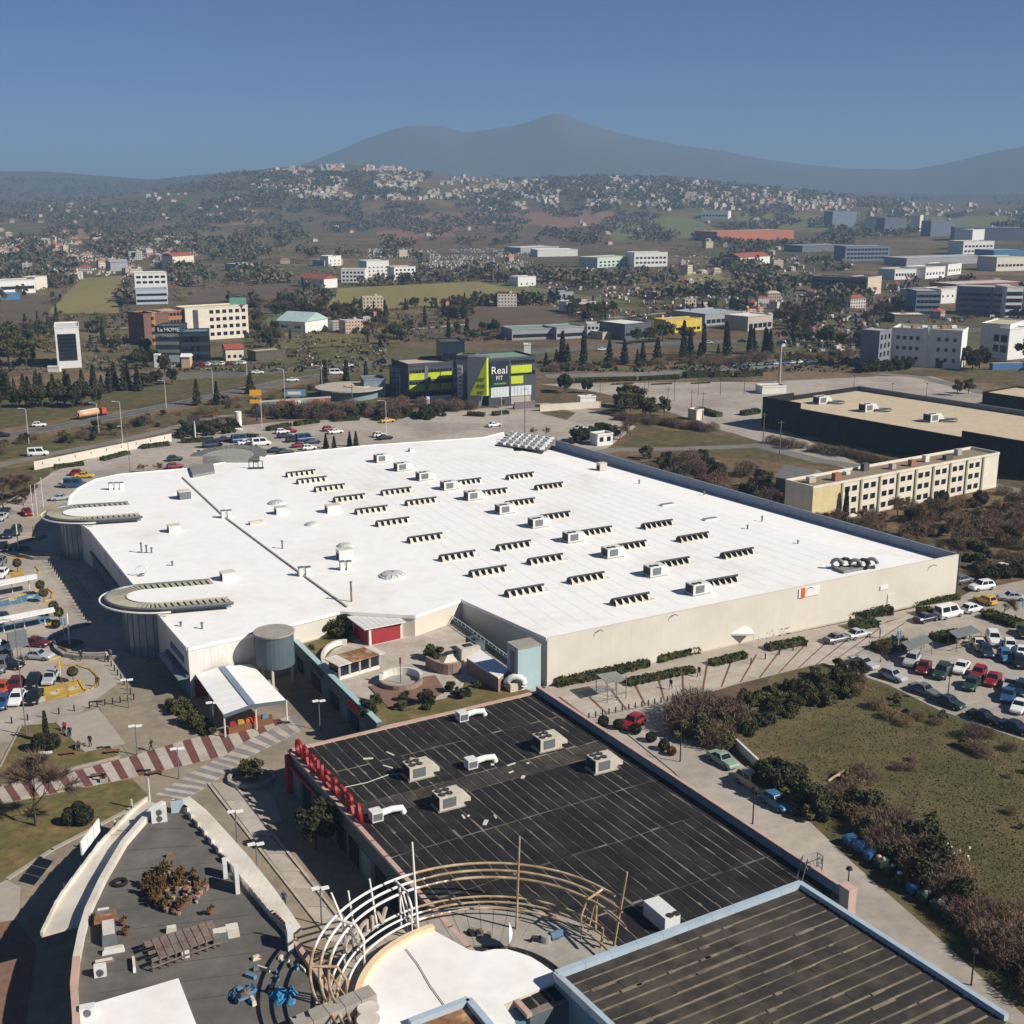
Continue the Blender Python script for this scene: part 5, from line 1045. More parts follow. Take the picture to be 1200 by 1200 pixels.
def veg(name, kind, seed, m, h=6.0, n=1300, size=.28, parts=True):
    rnd_ = random.Random(seed)
    root = thing(name, (0, 0, -500), 'x', 'tree'); PROTO.append(root); trunk = MB(); tips = []
    if kind == 'broad':
        trunk.tube([(0, 0, -.3), (.05, 0, h * .2), (0, .1, h * .42)], [.16 + h * .015, .14 + h * .012, .1], 7)
        for i in range(6):
            t = i * 1.05 + rnd_.random(); trunk.tube([(0, 0, h * .28 + .02 * i), (h * .12 * math.cos(t), h * .12 * math.sin(t), h * .5), (h * .24 * math.cos(t), h * .24 * math.sin(t), h * .68)], [.09, .06, .03], 4)
        v, f = leaves(n, clumpy(0, h * .62, h * .36, h * .36, 16, seed), size)
    elif kind == 'cypress':
        trunk.tube([(0, 0, -.3), (0, 0, h * .7)], [.18, .05], 6)
        def fn(i): z = rnd_.random() ** 1.15; r_ = h * .1 * (1 - z) ** .55 * (1 if z > .08 else z * 9 + .3) * rnd_.uniform(.5, 1.12); t = rnd_.random() * 6.28; return np.array([r_ * math.cos(t), r_ * math.sin(t), h * (.04 + z * .96)])
        v, f = leaves(n, fn, size)
    elif kind == 'conifer':
        trunk.tube([(0, 0, -.3), (0, 0, h * .9)], [.2, .04], 6)
        def fn(i):
            z = rnd_.random() ** 1.3; lay = .75 + .25 * math.sin(z * 34); r_ = h * .24 * (1 - z) ** .8 * lay * rnd_.random() ** .5; t = rnd_.random() * 6.28 + 0; t = round(t * 1.6) / 1.6 + rnd_.gauss(0, .22); return np.array([r_ * math.cos(t), r_ * math.sin(t), h * (.1 + z * .9) - r_ * .15])
        v, f = leaves(n, fn, size)
    elif kind == 'bare':
        branchy(trunk, Vector((0, 0, -.2)), Vector((0, 0, 1)), h * .3, .05 + h * .016, 4, tips, rnd_); vs = []; fs = []
        for q, d in tips:
            for _ in range(max(1, n // len(tips))):
                e = q + (d + Vector((rnd_.gauss(0, .8), rnd_.gauss(0, .8), rnd_.gauss(.1, .5)))) * h * .085; w = Vector((rnd_.gauss(0, 1), rnd_.gauss(0, 1), 0)).normalized() * size * .12; o_ = len(vs)
                vs += [q - w, q + w, e]; fs.append((o_, o_ + 1, o_ + 2))
        v, f = np.array([tuple(x) for x in vs]), np.array(fs)
    elif kind == 'scrub':
        for i in range(26):
            t = rnd_.random() * 6.28; L_ = h * rnd_.uniform(.5, 1); e = Vector((math.cos(t) * L_ * .6, math.sin(t) * L_ * .6, L_)); trunk.tube([(e.x * .15, e.y * .15, -.1), e * .55, e], [.04, .03, .012], 3)
        vs = []; fs = []
        for i in range(n):
            t = rnd_.random() * 6.28; k = rnd_.random() ** .5; p_ = Vector((math.cos(t) * h * .75 * k, math.sin(t) * h * .75 * k, h * rnd_.uniform(.1, .95) * (1.05 - k * .45))); e = p_ + Vector((rnd_.gauss(0, .5), rnd_.gauss(0, .5), rnd_.uniform(.1, .8))) * h * .22; w = Vector((rnd_.gauss(0, 1), rnd_.gauss(0, 1), 0)).normalized() * size * .13; o_ = len(vs); vs += [p_ - w, p_ + w, e]; fs.append((o_, o_ + 1, o_ + 2))
        v, f = np.array([tuple(x) for x in vs]), np.array(fs)
    elif kind == 'bush':
        trunk.tube([(0, 0, -.1), (0, 0, h * .4)], [.08, .04], 5); v, f = leaves(n, clumpy(0, h * .45, h * .62, h * .5, 12, seed), size)
    elif kind == 'ball':
        trunk.tube([(0, 0, -.1), (0, 0, h * .5)], [.07, .05], 6); z0 = h * .5 if parts != 'stem' else h * .72; rr = h * .5 if parts != 'stem' else h * .3
        def fn(i): d = np.array([rnd_.gauss(0, 1) for _ in range(3)]); d /= np.linalg.norm(d); return d * rr * rnd_.uniform(.82, 1.02) + np.array([0, 0, z0])
        v, f = leaves(n, fn, size)
    link('trunk', trunk.mesh(name + '_trunk', M['bark']), root); link('crown' if kind not in ('bush', 'scrub', 'ball') else 'foliage', np_mesh(name + '_crown', v, f, m), root)
    VEG[name] = root; return root
veg('broadleaf_tree', 'broad', 1, M['leaf_dark'], 7, 4600, .19); veg('olive_tree', 'broad', 2, M['leaf_olive'], 5, 2000, .17); veg('umbrella_pine', 'broad', 5, M['leaf'], 7, 2600, .2)
veg('cypress_tree', 'cypress', 3, M['leaf_dark'], 9, 900, .32); veg('fir_tree', 'conifer', 4, M['leaf_dark'], 7, 1200, .3)
veg('bare_tree', 'bare', 6, M['twig'], 7, 3600, .34); veg('leafless_tree', 'bare', 16, M['twig_dry'], 6, 2600, .34); veg('scrub_bush', 'scrub', 7, M['twig'], 2.4, 1500, .3); veg('dry_scrub', 'scrub', 8, M['twig_dry'], 2.0, 1300, .3)
veg('green_bush', 'bush', 9, M['leaf'], 2.0, 2400, .09); veg('dark_bush', 'bush', 10, M['leaf_dark'], 2.4, 2600, .1); veg('olive_bush', 'bush', 11, M['leaf_olive'], 1.8, 1800, .085)
veg('topiary_ball', 'ball', 12, mat('leaf_clipped', (50,54,32), .9, .4, 2, rnd=.2, world=False), 1.5, 1500, .07); veg('lollipop_tree', 'ball', 13, M['leaf'], 2.8, 600, .11, parts='stem')
def plant(kind, px, py, sc, label, group=None, z=0.0, cat=None, loc=None):
    p = loc if loc is not None else at(px, py, z)
    return dup(VEG[kind], p, random.random() * 6.28, label, cat or ('bush' if 'bush' in kind or 'scrub' in kind or 'topiary' in kind else 'tree'), group, sc=(sc, sc, sc * random.uniform(.88, 1.12)))
KN = dict(scrub_bush='brown leafless scrub', dry_scrub='straw coloured leafless scrub', dark_bush='dark green bush', olive_bush='olive green bush', green_bush='bright green bush')
def kplant(kinds, px, py, s, where, group):
    k = random.choice(kinds); return plant(k, px, py, s, '%s %s' % (KN[k], where), group)
# plaza plants
plant('bare_tree', 42, 968, 1.45, 'spreading bare tree on the lower lawn'); plant('bare_tree', 1032, 776, .55, 'small bare tree at the corner of the right car park')
for px, py, s, lb in [(83,966,1.0,'left of three clipped dark balls on the lower lawn'), (99,966,1.15,'right of three clipped dark balls on the lower lawn'), (92,952,.8,'rear of three clipped dark balls on the lower lawn'), (48,880,1.2,'left clipped ball on the upper lawn'), (61,878,1.2,'right clipped ball on the upper lawn')]:
    plant('topiary_ball', px, py, s * 1.3, lb, 'clipped balls on the lawns')
plant('cypress_tree', 55, 870, .45, 'slim young tree between the clipped balls on the upper lawn')
for px, py, s, lb in [(206,830,1.1,'front left shrub of the bed beside the market shed'), (214,836,1.3,'tallest shrub of the bed beside the market shed'), (222,848,1.2,'middle shrub of the bed beside the market shed'), (232,853,1.1,'right shrub of the bed beside the market shed'), (243,860,1.0,'rearmost low shrub beside the market shed posts'), (298,912,1.5,'round olive shrub in the planter near the red letters'), (289,908,1.1,'smaller olive shrub left of the planter shrub')]:
    plant('olive_bush' if px > 250 else 'green_bush', px, py, s, lb)
pt = thing('stone_planter', at(295, 915), 'low stone planter with shrubs in the plaza', 'planter'); c = at(295, 914)
for i in range(12): a0, a1 = 2 * math.pi * i / 12, 2 * math.pi * (i + .97) / 12; build(MB().prism([c + Vector((3.0 * math.cos(a0), 2.6 * math.sin(a0), 0)), c + Vector((3.0 * math.cos(a1), 2.6 * math.sin(a1), 0)), c + Vector((2.6 * math.cos(a1), 2.2 * math.sin(a1), 0)), c + Vector((2.6 * math.cos(a0), 2.2 * math.sin(a0), 0))], .02, .55), 'kerb_stone', M['concrete'], pt)
plant('broadleaf_tree', 370, 996, .85, 'dense dark tree in the shade below the red letters'); plant('broadleaf_tree', 388, 990, .6, 'smaller dark tree behind the one below the red letters')
plant('green_bush', 394, 746, 1.5, 'bright green bush left of the red pavilion', z=ZT); plant('dark_bush', 408, 741, 1.4, 'dark bush hugging the red pavilion', z=ZT); plant('green_bush', 507, 772, 1.2, 'green bush behind the brick screen of the terrace', z=ZT)
for i, (px, py, s) in enumerate([(430,838,.9),(470,832,.8),(500,828,1.0),(476,822,.8),(530,812,.7),(560,806,.6),(440,826,.6),(365,762,.6),(545,818,.7)]): plant('olive_bush' if i % 2 else 'dark_bush', px, py, s, '%s low bush from the left in the terrace beds' % ordinal(sorted([430,470,500,476,530,560,440,365,545]).index(px)), 'low bushes of the terrace beds', z=ZT)
# potted plants heaped on the grey roof
pot = thing('potted_plant', (0, 0, -500), 'x', 'potted plant'); PROTO.append(pot)
link('pot', MB().cyl((0, 0, 0), .2, .45, 8, r2=.3).mesh('pot', mat('terracotta', (128,88,66), .9, .2, 2, rnd=.4)), pot); v, f = leaves(140, clumpy(0, .85, .45, .5, 7, 33), .11); link('foliage', np_mesh('pot_leaf', v, f, mat('ochre_leaf', (108,84,42), .9, .4, 2, rgb2=(82,70,40), scale2=1, rnd=.35, world=False)), pot)
pot2 = thing('plant_pot', (0, 0, -500), 'x', 'plant pot'); PROTO.append(pot2); link('pot', MB().cyl((0, 0, 0), .22, .5, 8, r2=.32).mesh('pot2', mat('pot_mixed', (158,148,138), .8, .3, 3, rgb2=(160,84,56), scale2=1.6, rnd=.6)), pot2); link('soil', MB().cyl((0, 0, .44), .28, .02, 8).mesh('soil', M['soil']), pot2)
for i in range(170):
    px, py = random.uniform(165, 242), random.uniform(1018, 1073)
    if abs(px - 204) / 40 + abs(py - 1046) / 30 > 1.15: continue
    if i % 3 == 0 or px < 190: dup(pot, at(px, py, ZL - .1), random.random() * 6, 'potted plant with ochre foliage in the heap on the grey roof', 'potted plant', 'heap of potted plants on the grey roof', sc=(random.uniform(.55, .8), random.uniform(.55, .8), random.uniform(.7, 1.1)))
    else: dup(pot2, at(px, py, ZL - .1), random.random() * 6, 'leafless plant pot in the heap on the grey roof', 'plant pot', 'heap of plant pots on the grey roof', sc=random.uniform(.5, .95))
for px, py, lb in [(247,1072,'lone ochre potted plant right of the heap'), (145,1085,'ochre potted plant behind the grey cabinet'), (148,1096,'ochre potted plant right of the grey cabinet')]: dup(pot, at(px, py, ZL - .1), 1, lb, 'potted plant', sc=.8)
# hedges
def hedge(pts, w, h, label, m='hedge', z=0, dens=26):
    c = [at(x, y, z) for x, y in pts]; r_ = thing('hedge', c[0].lerp(c[-1], .5), label, 'hedge'); seg = [(a, b, (b - a).length) for a, b in zip(c, c[1:])]; tot = sum(s[2] for s in seg); n = int(tot * w * dens)
    core = MB()
    for a, b, l_ in seg: core.bar(a + Vector((0, 0, h * .42)), b + Vector((0, 0, h * .42)), w * .82, h * .8)
    build(core, 'stems', M['hedge'], r_)
    def fn(i):
        k = random.random() * tot
        for a, b, l_ in seg:
            if k <= l_: break
            k -= l_
        d = (b - a) / max(l_, .01); u = Vector((-d.y, d.x, 0)); e = random.uniform(-1, 1); top = h * (1 - .25 * e * e) * (1 + .12 * mnoise.noise((a.x + k, e, 1)))
        if random.random() < .6: q = a + d * k + u * e * w / 2; q.z = z + top
        else: q = a + d * k + u * (w / 2 if random.random() > .5 else -w / 2) * random.uniform(.9, 1.06); q.z = z + random.uniform(.1, top)
        return np.array(q) - np.array(origin(r_))
    v, f = leaves(n, fn, .16, .2); link('foliage', np_mesh('hedge_leaf', v, f, M[m]), r_); return r_
for pts, w, h, lb in [([(650,803),(700,793),(757,779)], 2.6, 1.2, 'long hedge at the near end of the cream wall'), ([(734,803),(812,787)], 1.8, .9, 'low hedge in the promenade beside the pale shelter'), ([(768,775),(816,763)], 2.4, 1.4, 'bushy hedge against the middle of the cream wall'), ([(833,780),(873,770)], 1.8, .9, 'low hedge in the promenade near the white gazebo'),
        ([(881,748),(920,740)], 2.4, 1.4, 'hedge right of the white gazebo against the wall'), ([(899,762),(942,754)], 2.0, 1.0, 'low hedge right of the gazebo in the promenade'), ([(941,732),(985,725),(1043,719)], 2.6, 1.5, 'long hedge under the orange striped wall sign'), ([(998,737),(1026,733)], 2.4, 1.4, 'round hedge beside the first parked cars'),
        ([(1058,710),(1090,706),(1122,702)], 1.8, .9, 'hedge at the far right end of the cream wall'), ([(1076,721),(1092,719)], 2.0, 1.3, 'short round hedge behind the white van'), ([(1028,764),(1060,755)], 3.6, 1.2, 'wide hedge beside the left glass shelter'), ([(1095,751),(1126,745)], 3.0, 1.0, 'wide hedge beside the right glass shelter'), ([(1155,722),(1195,735)], 3, 1.2, 'hedge under the bare tree at the right car park'),
        ([(120,540),(150,532)], 2.2, 1.0, 'hedge island near the yellow car'), ([(64,549),(98,545)], 2, 1, 'low hedge island left of the bank wall end'), ([(166,526),(198,522)], 2, 1.2, 'hedge island at the end of the bank wall'), ([(212,519),(250,517)], 2.2, 1.2, 'hedge island below the billboard'), ([(288,512),(302,513)], 2, 1, 'hedge island near the blue van'),
        ([(314,505),(339,500)], 2.4, 1.3, 'hedge island left of the striped hoarding'), ([(346,499),(373,495)], 2.4, 1.3, 'second hedge island below the hoarding'), ([(391,494),(421,492)], 2.4, 1.3, 'third hedge island below the hoarding'), ([(440,493),(468,489)], 2.4, 1.3, 'hedge island behind the yellow taxi'), ([(487,490),(512,487)], 2.4, 1.4, 'hedge island near the lime building'), ([(548,487),(568,488)], 2.4, 1.3, 'hedge island before the leaning tower of the lime building'), ([(578,487),(595,485)], 2.4, 1.3, 'hedge island below the dark billboard'), ([(602,479),(634,477)], 1.6, .9, 'hedge along the pale wall beside the lime building'),
        ([(818,482),(843,489)], 3, 1.6, 'dark hedge by the small kiosk of the empty car park'), ([(870,487),(888,484)], 3, 1.6, 'dark hedge left of the black box building'), ([(675,448),(745,446)], 3, 1.6, 'left hedge strip along the empty car park'), ([(750,446),(795,444)], 3, 1.6, 'second hedge strip along the empty car park'), ([(802,443),(830,441)], 4, 2.6, 'tall dark hedge strip along the empty car park'), ([(835,442),(856,441)], 3, 2.2, 'short hedge strip along the empty car park'), ([(862,442),(892,440)], 3, 2.2, 'hedge strip right of the tall dark one'), ([(716,451),(742,450)], 1, .4, 'left planted island in the empty car park'), ([(763,451),(787,450)], 1, .4, 'middle planted island in the empty car park'), ([(810,450),(832,449)], 1, .4, 'right planted island in the empty car park')]:
    hedge(pts, w, h, lb)
for i, (px, py) in enumerate([(707,851),(725,854),(745,860),(763,869),(778,879)]): plant('topiary_ball', px, py, 1.0, '%s clipped ball in the row beside the red car, from the left' % ordinal(i), 'clipped balls beside the road')
dup(VEG['topiary_ball'], at(787, 885), 0, 'small reddish bush at the end of the clipped row', 'bush', sc=.8, mats={'leaf_clipped': mat('leaf_red', (110,62,50), .9, .4, 2)})
for i, (px, py) in enumerate([(21,668),(48,694),(52,703),(64,720),(70,727),(66,733),(86,797),(50,700)][:7]): plant('lollipop_tree' if i not in (5,) else 'topiary_ball', px, py + 3, .95, '%s round-headed little tree from the back of the left car park' % ordinal(i), 'round-headed trees of the left car park')
# ------------------------------------------------------------------ rough field on the right
def inpoly(x, y, poly):
    c = False; j = len(poly) - 1
    for i in range(len(poly)):
        if (poly[i][1] > y) != (poly[j][1] > y) and x < (poly[j][0] - poly[i][0]) * (y - poly[i][1]) / (poly[j][1] - poly[i][1]) + poly[i][0]: c = not c
        j = i
    return c
fpoly = [(862,872),(905,795),(960,776),(1040,806),(1100,838),(1260,885),(1300,1260),(1200,1180),(1100,1092),(1000,1004),(935,940)]
n = 0; V_, F_ = [], []
pts_ = []
while len(pts_) < 30000:
    px, py = random.uniform(855, 1260), random.uniform(776, 1210)
    if random.random() > (1.35 - (py - 776) / 500) : continue
    if inpoly(px, py, fpoly): pts_.append(at(px, py, .0))
P_ = np.array([[p.x, p.y, 0.0] for p in pts_]); nb = len(P_)
dirs = rng.normal(size=(nb, 3)) * .5; dirs[:, 2] = rng.uniform(.5, 1.2, nb); hh = (rng.uniform(.06, .22, nb))[:, None]; wv = rng.normal(size=(nb, 3)); wv[:, 2] = 0; wv /= np.linalg.norm(wv, axis=1)[:, None]; wv *= rng.uniform(.05, .16, nb)[:, None]
v = np.stack([P_ - wv, P_ + wv, P_ + dirs * hh], 1).reshape(-1, 3); c0_ = v.mean(0) * [1, 1, 0]
o = link('field_grass', np_mesh('field_grass', v - c0_, np.arange(3 * nb).reshape(-1, 3), mat('tussock', (101,92,58), .95, .28, .2, rgb2=(116,101,67), scale2=.07, mix2=(.45,.6))), None, c0_); stuff(o, 'rough grass tufts covering the vacant field', 'grass')
for i in range(84):                                        # along the road edge
    t = random.random(); px, py = 974 + 265 * t + abs(random.gauss(0, 18)), 948 + 240 * t - abs(random.gauss(0, 16)) ; k = random.choice(['scrub_bush', 'dry_scrub', 'scrub_bush', 'dark_bush', 'dry_scrub', 'olive_bush'])
    plant(k, px, py, random.uniform(.9, 1.6), '%s at the road edge of the vacant field' % {'scrub_bush': 'brown leafless scrub', 'dry_scrub': 'straw coloured leafless scrub', 'dark_bush': 'dark green bush', 'olive_bush': 'olive green bush'}[k], 'road edge scrub of the vacant field')
for px, py, s, k in [(820,862,1.4,'olive_bush'),(808,850,1.5,'scrub_bush'),(830,850,1.5,'scrub_bush'),(845,860,1.3,'olive_bush'),(800,856,1.2,'scrub_bush'),(838,872,1.2,'scrub_bush'),(815,842,1.6,'scrub_bush'),(832,838,1.3,'scrub_bush'),(852,850,1.3,'scrub_bush'),(800,866,1.0,'olive_bush'),(826,872,1.2,'olive_bush'),(848,876,1,'green_bush')]:
    plant(k, px, py, s * 1.3, '%s in the thicket where the promenade meets the field' % {'scrub_bush': 'reddish leafless bush', 'dark_bush': 'dark leafy bush', 'green_bush': 'green leafy bush', 'olive_bush': 'olive leafy bush'}[k], 'thicket at the head of the road')
for i in range(70):
    px = random.uniform(862, 1010); py = 838 - (px - 862) * .35 + random.uniform(-14, 28)
    kplant(['green_bush', 'green_bush', 'olive_bush', 'dark_bush'], px, py, random.uniform(.6, 1.0), 'in the leafy bank at the top of the field', 'green bank at the top of the field')
for i in range(24):
    px = random.uniform(985, 1215); py = 790 + (px - 985) * .40 + random.uniform(2, 30); kplant(['scrub_bush', 'dry_scrub', 'dry_scrub', 'olive_bush'], px, py, random.uniform(.5, .95), 'along the car park edge of the field', 'car park edge scrub of the field')
for px, py, s, k in [(905,925,1.6,'dark_bush'),(920,935,1.7,'dark_bush'),(935,945,1.6,'green_bush'),(950,955,1.5,'dark_bush'),(898,915,1.3,'dark_bush'),(928,920,1.3,'dark_bush'),(945,935,1.3,'olive_bush'),(960,962,1.3,'olive_bush'),(1008,915,1.1,'scrub_bush'),(1000,925,1,'dry_scrub')]:
    plant(k, px, py, s, '%s in the clump beside the blue parked car' % {'dark_bush': 'dark green bush', 'green_bush': 'brighter green bush', 'olive_bush': 'olive bush', 'scrub_bush': 'brown scrub', 'dry_scrub': 'straw coloured scrub'}[k], 'clump beside the blue parked car')
for i in range(16):
    while True:
        px, py = random.uniform(900, 1210), random.uniform(840, 1150)
        if inpoly(px, py, [(900,880),(1000,840),(1200,900),(1260,1150),(1100,1060)]): break
    kplant(['dry_scrub', 'olive_bush', 'scrub_bush'], px, py, random.uniform(.25, .6), 'standing low in the open field', 'weed clumps in the open field')
ct = thing('broken_crate', at(985, 912), 'bent yellow timber frame lying in the field', 'timber'); c = at(985, 914)
for a_, b_ in (((-1.6, -.4, .1), (1.0, .7, 1.3)), ((1.0, .7, 1.3), (.7, -.2, .1)), ((-.4, .1, .6), (.6, .9, .1))): build(MB().bar(c + Vector(a_), c + Vector(b_), .2), 'beam', M['peach'], ct)
for i in range(9): p = at(random.uniform(1105, 1140), random.uniform(990, 1012)); tag(build(MB().box(p, random.uniform(.12, .3), .15, .08, random.random() * 3).box(p + Vector((0, 0, .15)), .2, .2, .08), 'litter', M['white']), 'pale litter scrap in the patch near the bins', 'litter', 'litter patch near the bins')
# bins along the road
bin_ = thing('rubbish_container', (0, 0, -500), 'x', 'rubbish container'); PROTO.append(bin_)
link('body', MB().add([(-.65, -.45, .2), (.65, -.45, .2), (.65, .45, .2), (-.65, .45, .2), (-.75, -.55, 1.15), (.75, -.55, 1.15), (.75, .55, 1.15), (-.75, .55, 1.15)], [(0, 1, 5, 4), (1, 2, 6, 5), (2, 3, 7, 6), (3, 0, 4, 7), (3, 2, 1, 0), (4, 5, 6, 7)]).mesh('bin_body', mat('bin_paint', (52,96,140), .6, .2, 1, world=False)), bin_); link('lid', MB().ball((0, 0, 1.15), .76, .58, .16, 12, 4, lo=0).mesh('bin_lid', MATS['bin_paint']), bin_)
for sx in (-.5, .5):
    for sy in (-.35, .35): link('wheel', MB().cyl((sx, sy, 0), .1, .2, 8).mesh('bin_wheel', M['tyre']), bin_)
b0_, b1_ = at(996, 990), at(1112, 1078)
for i in range(10):
    p = b0_.lerp(b1_, i / 9); g = i > 2 and i != 6
    dup(bin_, p, R(32) + random.gauss(0, .08), '%s %s rubbish container in the line by the road, from the far end' % (ordinal(i), 'dark green' if g else 'blue'), 'rubbish container', 'rubbish containers by the road', sc=.95, mats={'bin_paint': mat('bin_green', (46,62,50), .6, .2, 1, world=False)} if g else None)
    if g:
        for k in range(2): q = p + Vector((random.uniform(-.4, .4), random.uniform(-.3, .3), 1.2)); tag(build(MB().ball((q.x, q.y, q.z), random.uniform(.2, .36), .28, .24, 8, 5), 'rubbish_bag', M[random.choice(['white', 'offwhite', 'coping', 'slab_grey', 'concrete'])], smooth=True), 'stuffed rubbish bag on top of the dark green containers', 'rubbish bag', 'rubbish bags on the containers')
lw_ = thing('low_wall', at(873, 885), 'low white wall at the road edge of the field', 'wall')
for i in range(8): build(MB().bar(at(852,866).lerp(at(894,906), i / 8) + Vector((0, 0, .6)), at(852,866).lerp(at(894,906), (i + .99) / 8) + Vector((0, 0, .6)), .3, 1.25), 'wall_block', M['plaster'], lw_)
# ------------------------------------------------------------------ cars
def loft(st, mi=0, mb=None):                                # st: (x, half width, z bottom, z top), a closed shell
    mb = mb or MB(); vs = []; k = 8
    for x, w, zb, zt in st:
        h = zt - zb
        vs += [(x, -w * .86, zb), (x, -w, zb + h * .3), (x, -w, zb + h * .72), (x, -w * .84, zt), (x, w * .84, zt), (x, w, zb + h * .72), (x, w, zb + h * .3), (x, w * .86, zb)]
    fs = [(i * k + j, (i + 1) * k + j, (i + 1) * k + (j + 1) % k, i * k + (j + 1) % k) for i in range(len(st) - 1) for j in range(k)] + [tuple(range(k)), tuple(range(len(st) * k - 1, len(st) * k - 1 - k, -1))]
    return mb.add(vs, fs, mi)
CARS = {}
def car_proto(kind, L, Wd, H, hood, belt, cab0, cab1, top0, top1, boot):
    w = Wd / 2; x0, x1 = -L / 2, L / 2                       # front at +x
    root = thing('parked_car', (0, 0, -500), 'x', 'car'); PROTO.append(root); paint = PAINT['white']
    body = loft([(x0, w * .86, .38, belt * .82), (x0 + .15, w * .95, .24, boot), (x0 + .7, w, .2, boot + .02), (cab0, w, .2, belt), (cab1, w, .2, belt), (x1 - .8, w * .98, .2, hood), (x1 - .2, w * .92, .24, hood - .1), (x1, w * .8, .36, hood - .28)])
    cw, tw = w * .93, w * .72
    roof = MB(); g = [(cab0 + .02, cw, belt - .02), (top0, tw, H - .03), (top1, tw, H - .03), (cab1 - .02, cw, belt - .02)]
    base = [(g[0][0], -cw, g[0][2]), (g[3][0], -cw, g[3][2]), (g[3][0], cw, g[3][2]), (g[0][0], cw, g[0][2]), (g[1][0], -tw, g[1][2]), (g[2][0], -tw, g[2][2]), (g[2][0], tw, g[2][2]), (g[1][0], tw, g[1][2])]
    mid = ((top0 + top1) / 2)
    roof.add(base + [(mid, -tw * .9, H), (mid, tw * .9, H)], [(0, 1, 5, 4), (1, 2, 6, 5), (2, 3, 7, 6), (3, 0, 4, 7), (4, 5, 8), (5, 6, 9, 8), (6, 7, 9), (7, 4, 8, 9)])
    b = link('body', body.mesh('car_body', paint, smooth=False), root); link('cabin', roof.mesh('car_cabin', paint), root)
    V_ = [Vector(p) for p in base]
    def pane(a, b_, c, d, s0, s1, t0, t1, name):             # an inset pane on the cabin face, set slightly proud
        f = lambda u, v: V_[a].lerp(V_[b_], u).lerp(V_[d].lerp(V_[c], u), v); n_ = (V_[b_] - V_[a]).cross(V_[d] - V_[a]).normalized() * .012
        link(name, MB().quad(f(s0, t0) + n_, f(s1, t0) + n_, f(s1, t1) + n_, f(s0, t1) + n_).mesh(name, M['glass']), root)
    pane(1, 2, 6, 5, .06, .94, .1, .92, 'windscreen'); pane(3, 0, 4, 7, .06, .94, .12, .9, 'rear_window')
    for q in ((0, 1, 5, 4), (2, 3, 7, 6)):
        for s0, s1 in ((.07, .47), (.52, .92)): pane(*q, s0, s1, .14, .9, 'side_window')
    r_ = .32; tm = MB().tube([(0, -.1, 0), (0, .1, 0)], r_, 12).mesh('tyre', M['tyre']); rm = MB().tube([(0, -.115, 0), (0, .115, 0)], r_ * .58, 8).mesh('rim', M['rim'])
    for sx in (x0 + L * .19, x1 - L * .19):
        for sy in (-w + .07, w - .07): t_ = link('wheel', tm, root, (sx, sy, r_)); link('rim', rm, t_)
    for sy in (-1, 1):
        link('headlight', MB().box((x1 - .1, sy * w * .62, hood - .34), .16, .34, .14).mesh('headlight', M['lampglass']), root); link('taillight', MB().box((x0 + .08, sy * w * .72, belt - .3), .12, .24, .2).mesh('taillight', M['taillamp']), root)
    CARS[kind] = root
    fm = MB()                                                # the small far copy: one mesh
    fm = bmesh.new(); mats_ = []
    me = bpy.data.meshes.new('far_car'); allv, allf, allm = [], [], []
    for ch in root.children:
        if ch.name.startswith(('headlight', 'taillight')): continue
        m_ = ch.data.materials[0]
        if m_ not in mats_: mats_.append(m_)
        o_ = len(allv); allv += [tuple(v.co + ch.location) for v in ch.data.vertices]; allf += [tuple(i + o_ for i in p.vertices) for p in ch.data.polygons]; allm += [mats_.index(m_)] * len(ch.data.polygons)
    me.from_pydata(allv, [], allf)
    for m_ in mats_: me.materials.append(m_)
    me.polygons.foreach_set('material_index', allm); me.update(); far = link('parked_car', me, None, (0, 0, -500)); tag(far, 'x', 'car'); PROTO.append(far); CARS['far_' + kind] = far
car_proto('sedan', 4.5, 1.78, 1.42, .86, .9, -1.55, .85, -.75, .25, .92); car_proto('hatch', 4.0, 1.74, 1.5, .86, .93, -1.85, .75, -1.35, .2, .86); car_proto('suv', 4.5, 1.86, 1.72, 1.0, 1.05, -2.1, .85, -1.7, .3, .95); car_proto('van', 5.2, 1.98, 2.2, 1.08, 1.15, -2.5, 1.75, -2.45, 1.1, 1.1)
def car(kind, col, px, py, hd, label, group, far=False, z=.03, cat='car', sc=1.06):
    o = dup(CARS[('far_' if far else '') + kind], at(px, py, 0) + Vector((0, 0, z)), R(hd), label, cat, group, sc=sc, mats={'car_white': PAINT[col]}); o['_x'] = px; return o
KW = dict(sedan='saloon', hatch='hatchback', suv='off-roader', van='van')
CL = dict(palegreen='pale green', skyblue='bright blue', darkred='dark red', green='dark green', navy='navy blue')
def cars(lst, where, group, far=False, hd0=0):
    key = {}
    for t in lst: key.setdefault((t[0], t[1]), []).append(t)
    for (kind, col), g in key.items():
        g.sort(key=lambda t: t[2])
        for i, t in enumerate(g):
            base = '%s %s %s' % (CL.get(col, col), KW[kind], where)
            if len(g) == 2: base = ('left ' if i == 0 else 'right ') + base
            elif len(g) > 2: base = ordinal(i) + ' ' + base + ', counted from the left'
            car(kind, col, t[2], t[3], t[4] if len(t) > 4 else hd0 + random.uniform(-4, 4), base, group, far)
GA = math.degrees(ra)                                        # the street grid
cars([('hatch','red',741,851,GA - 180 + 20), ('sedan','palegreen',847,895,GA - 90), ('suv','beige',881,922,GA - 90), ('hatch','skyblue',910,945,GA - 90)], 'parked along the side road by the field', 'cars along the side road')
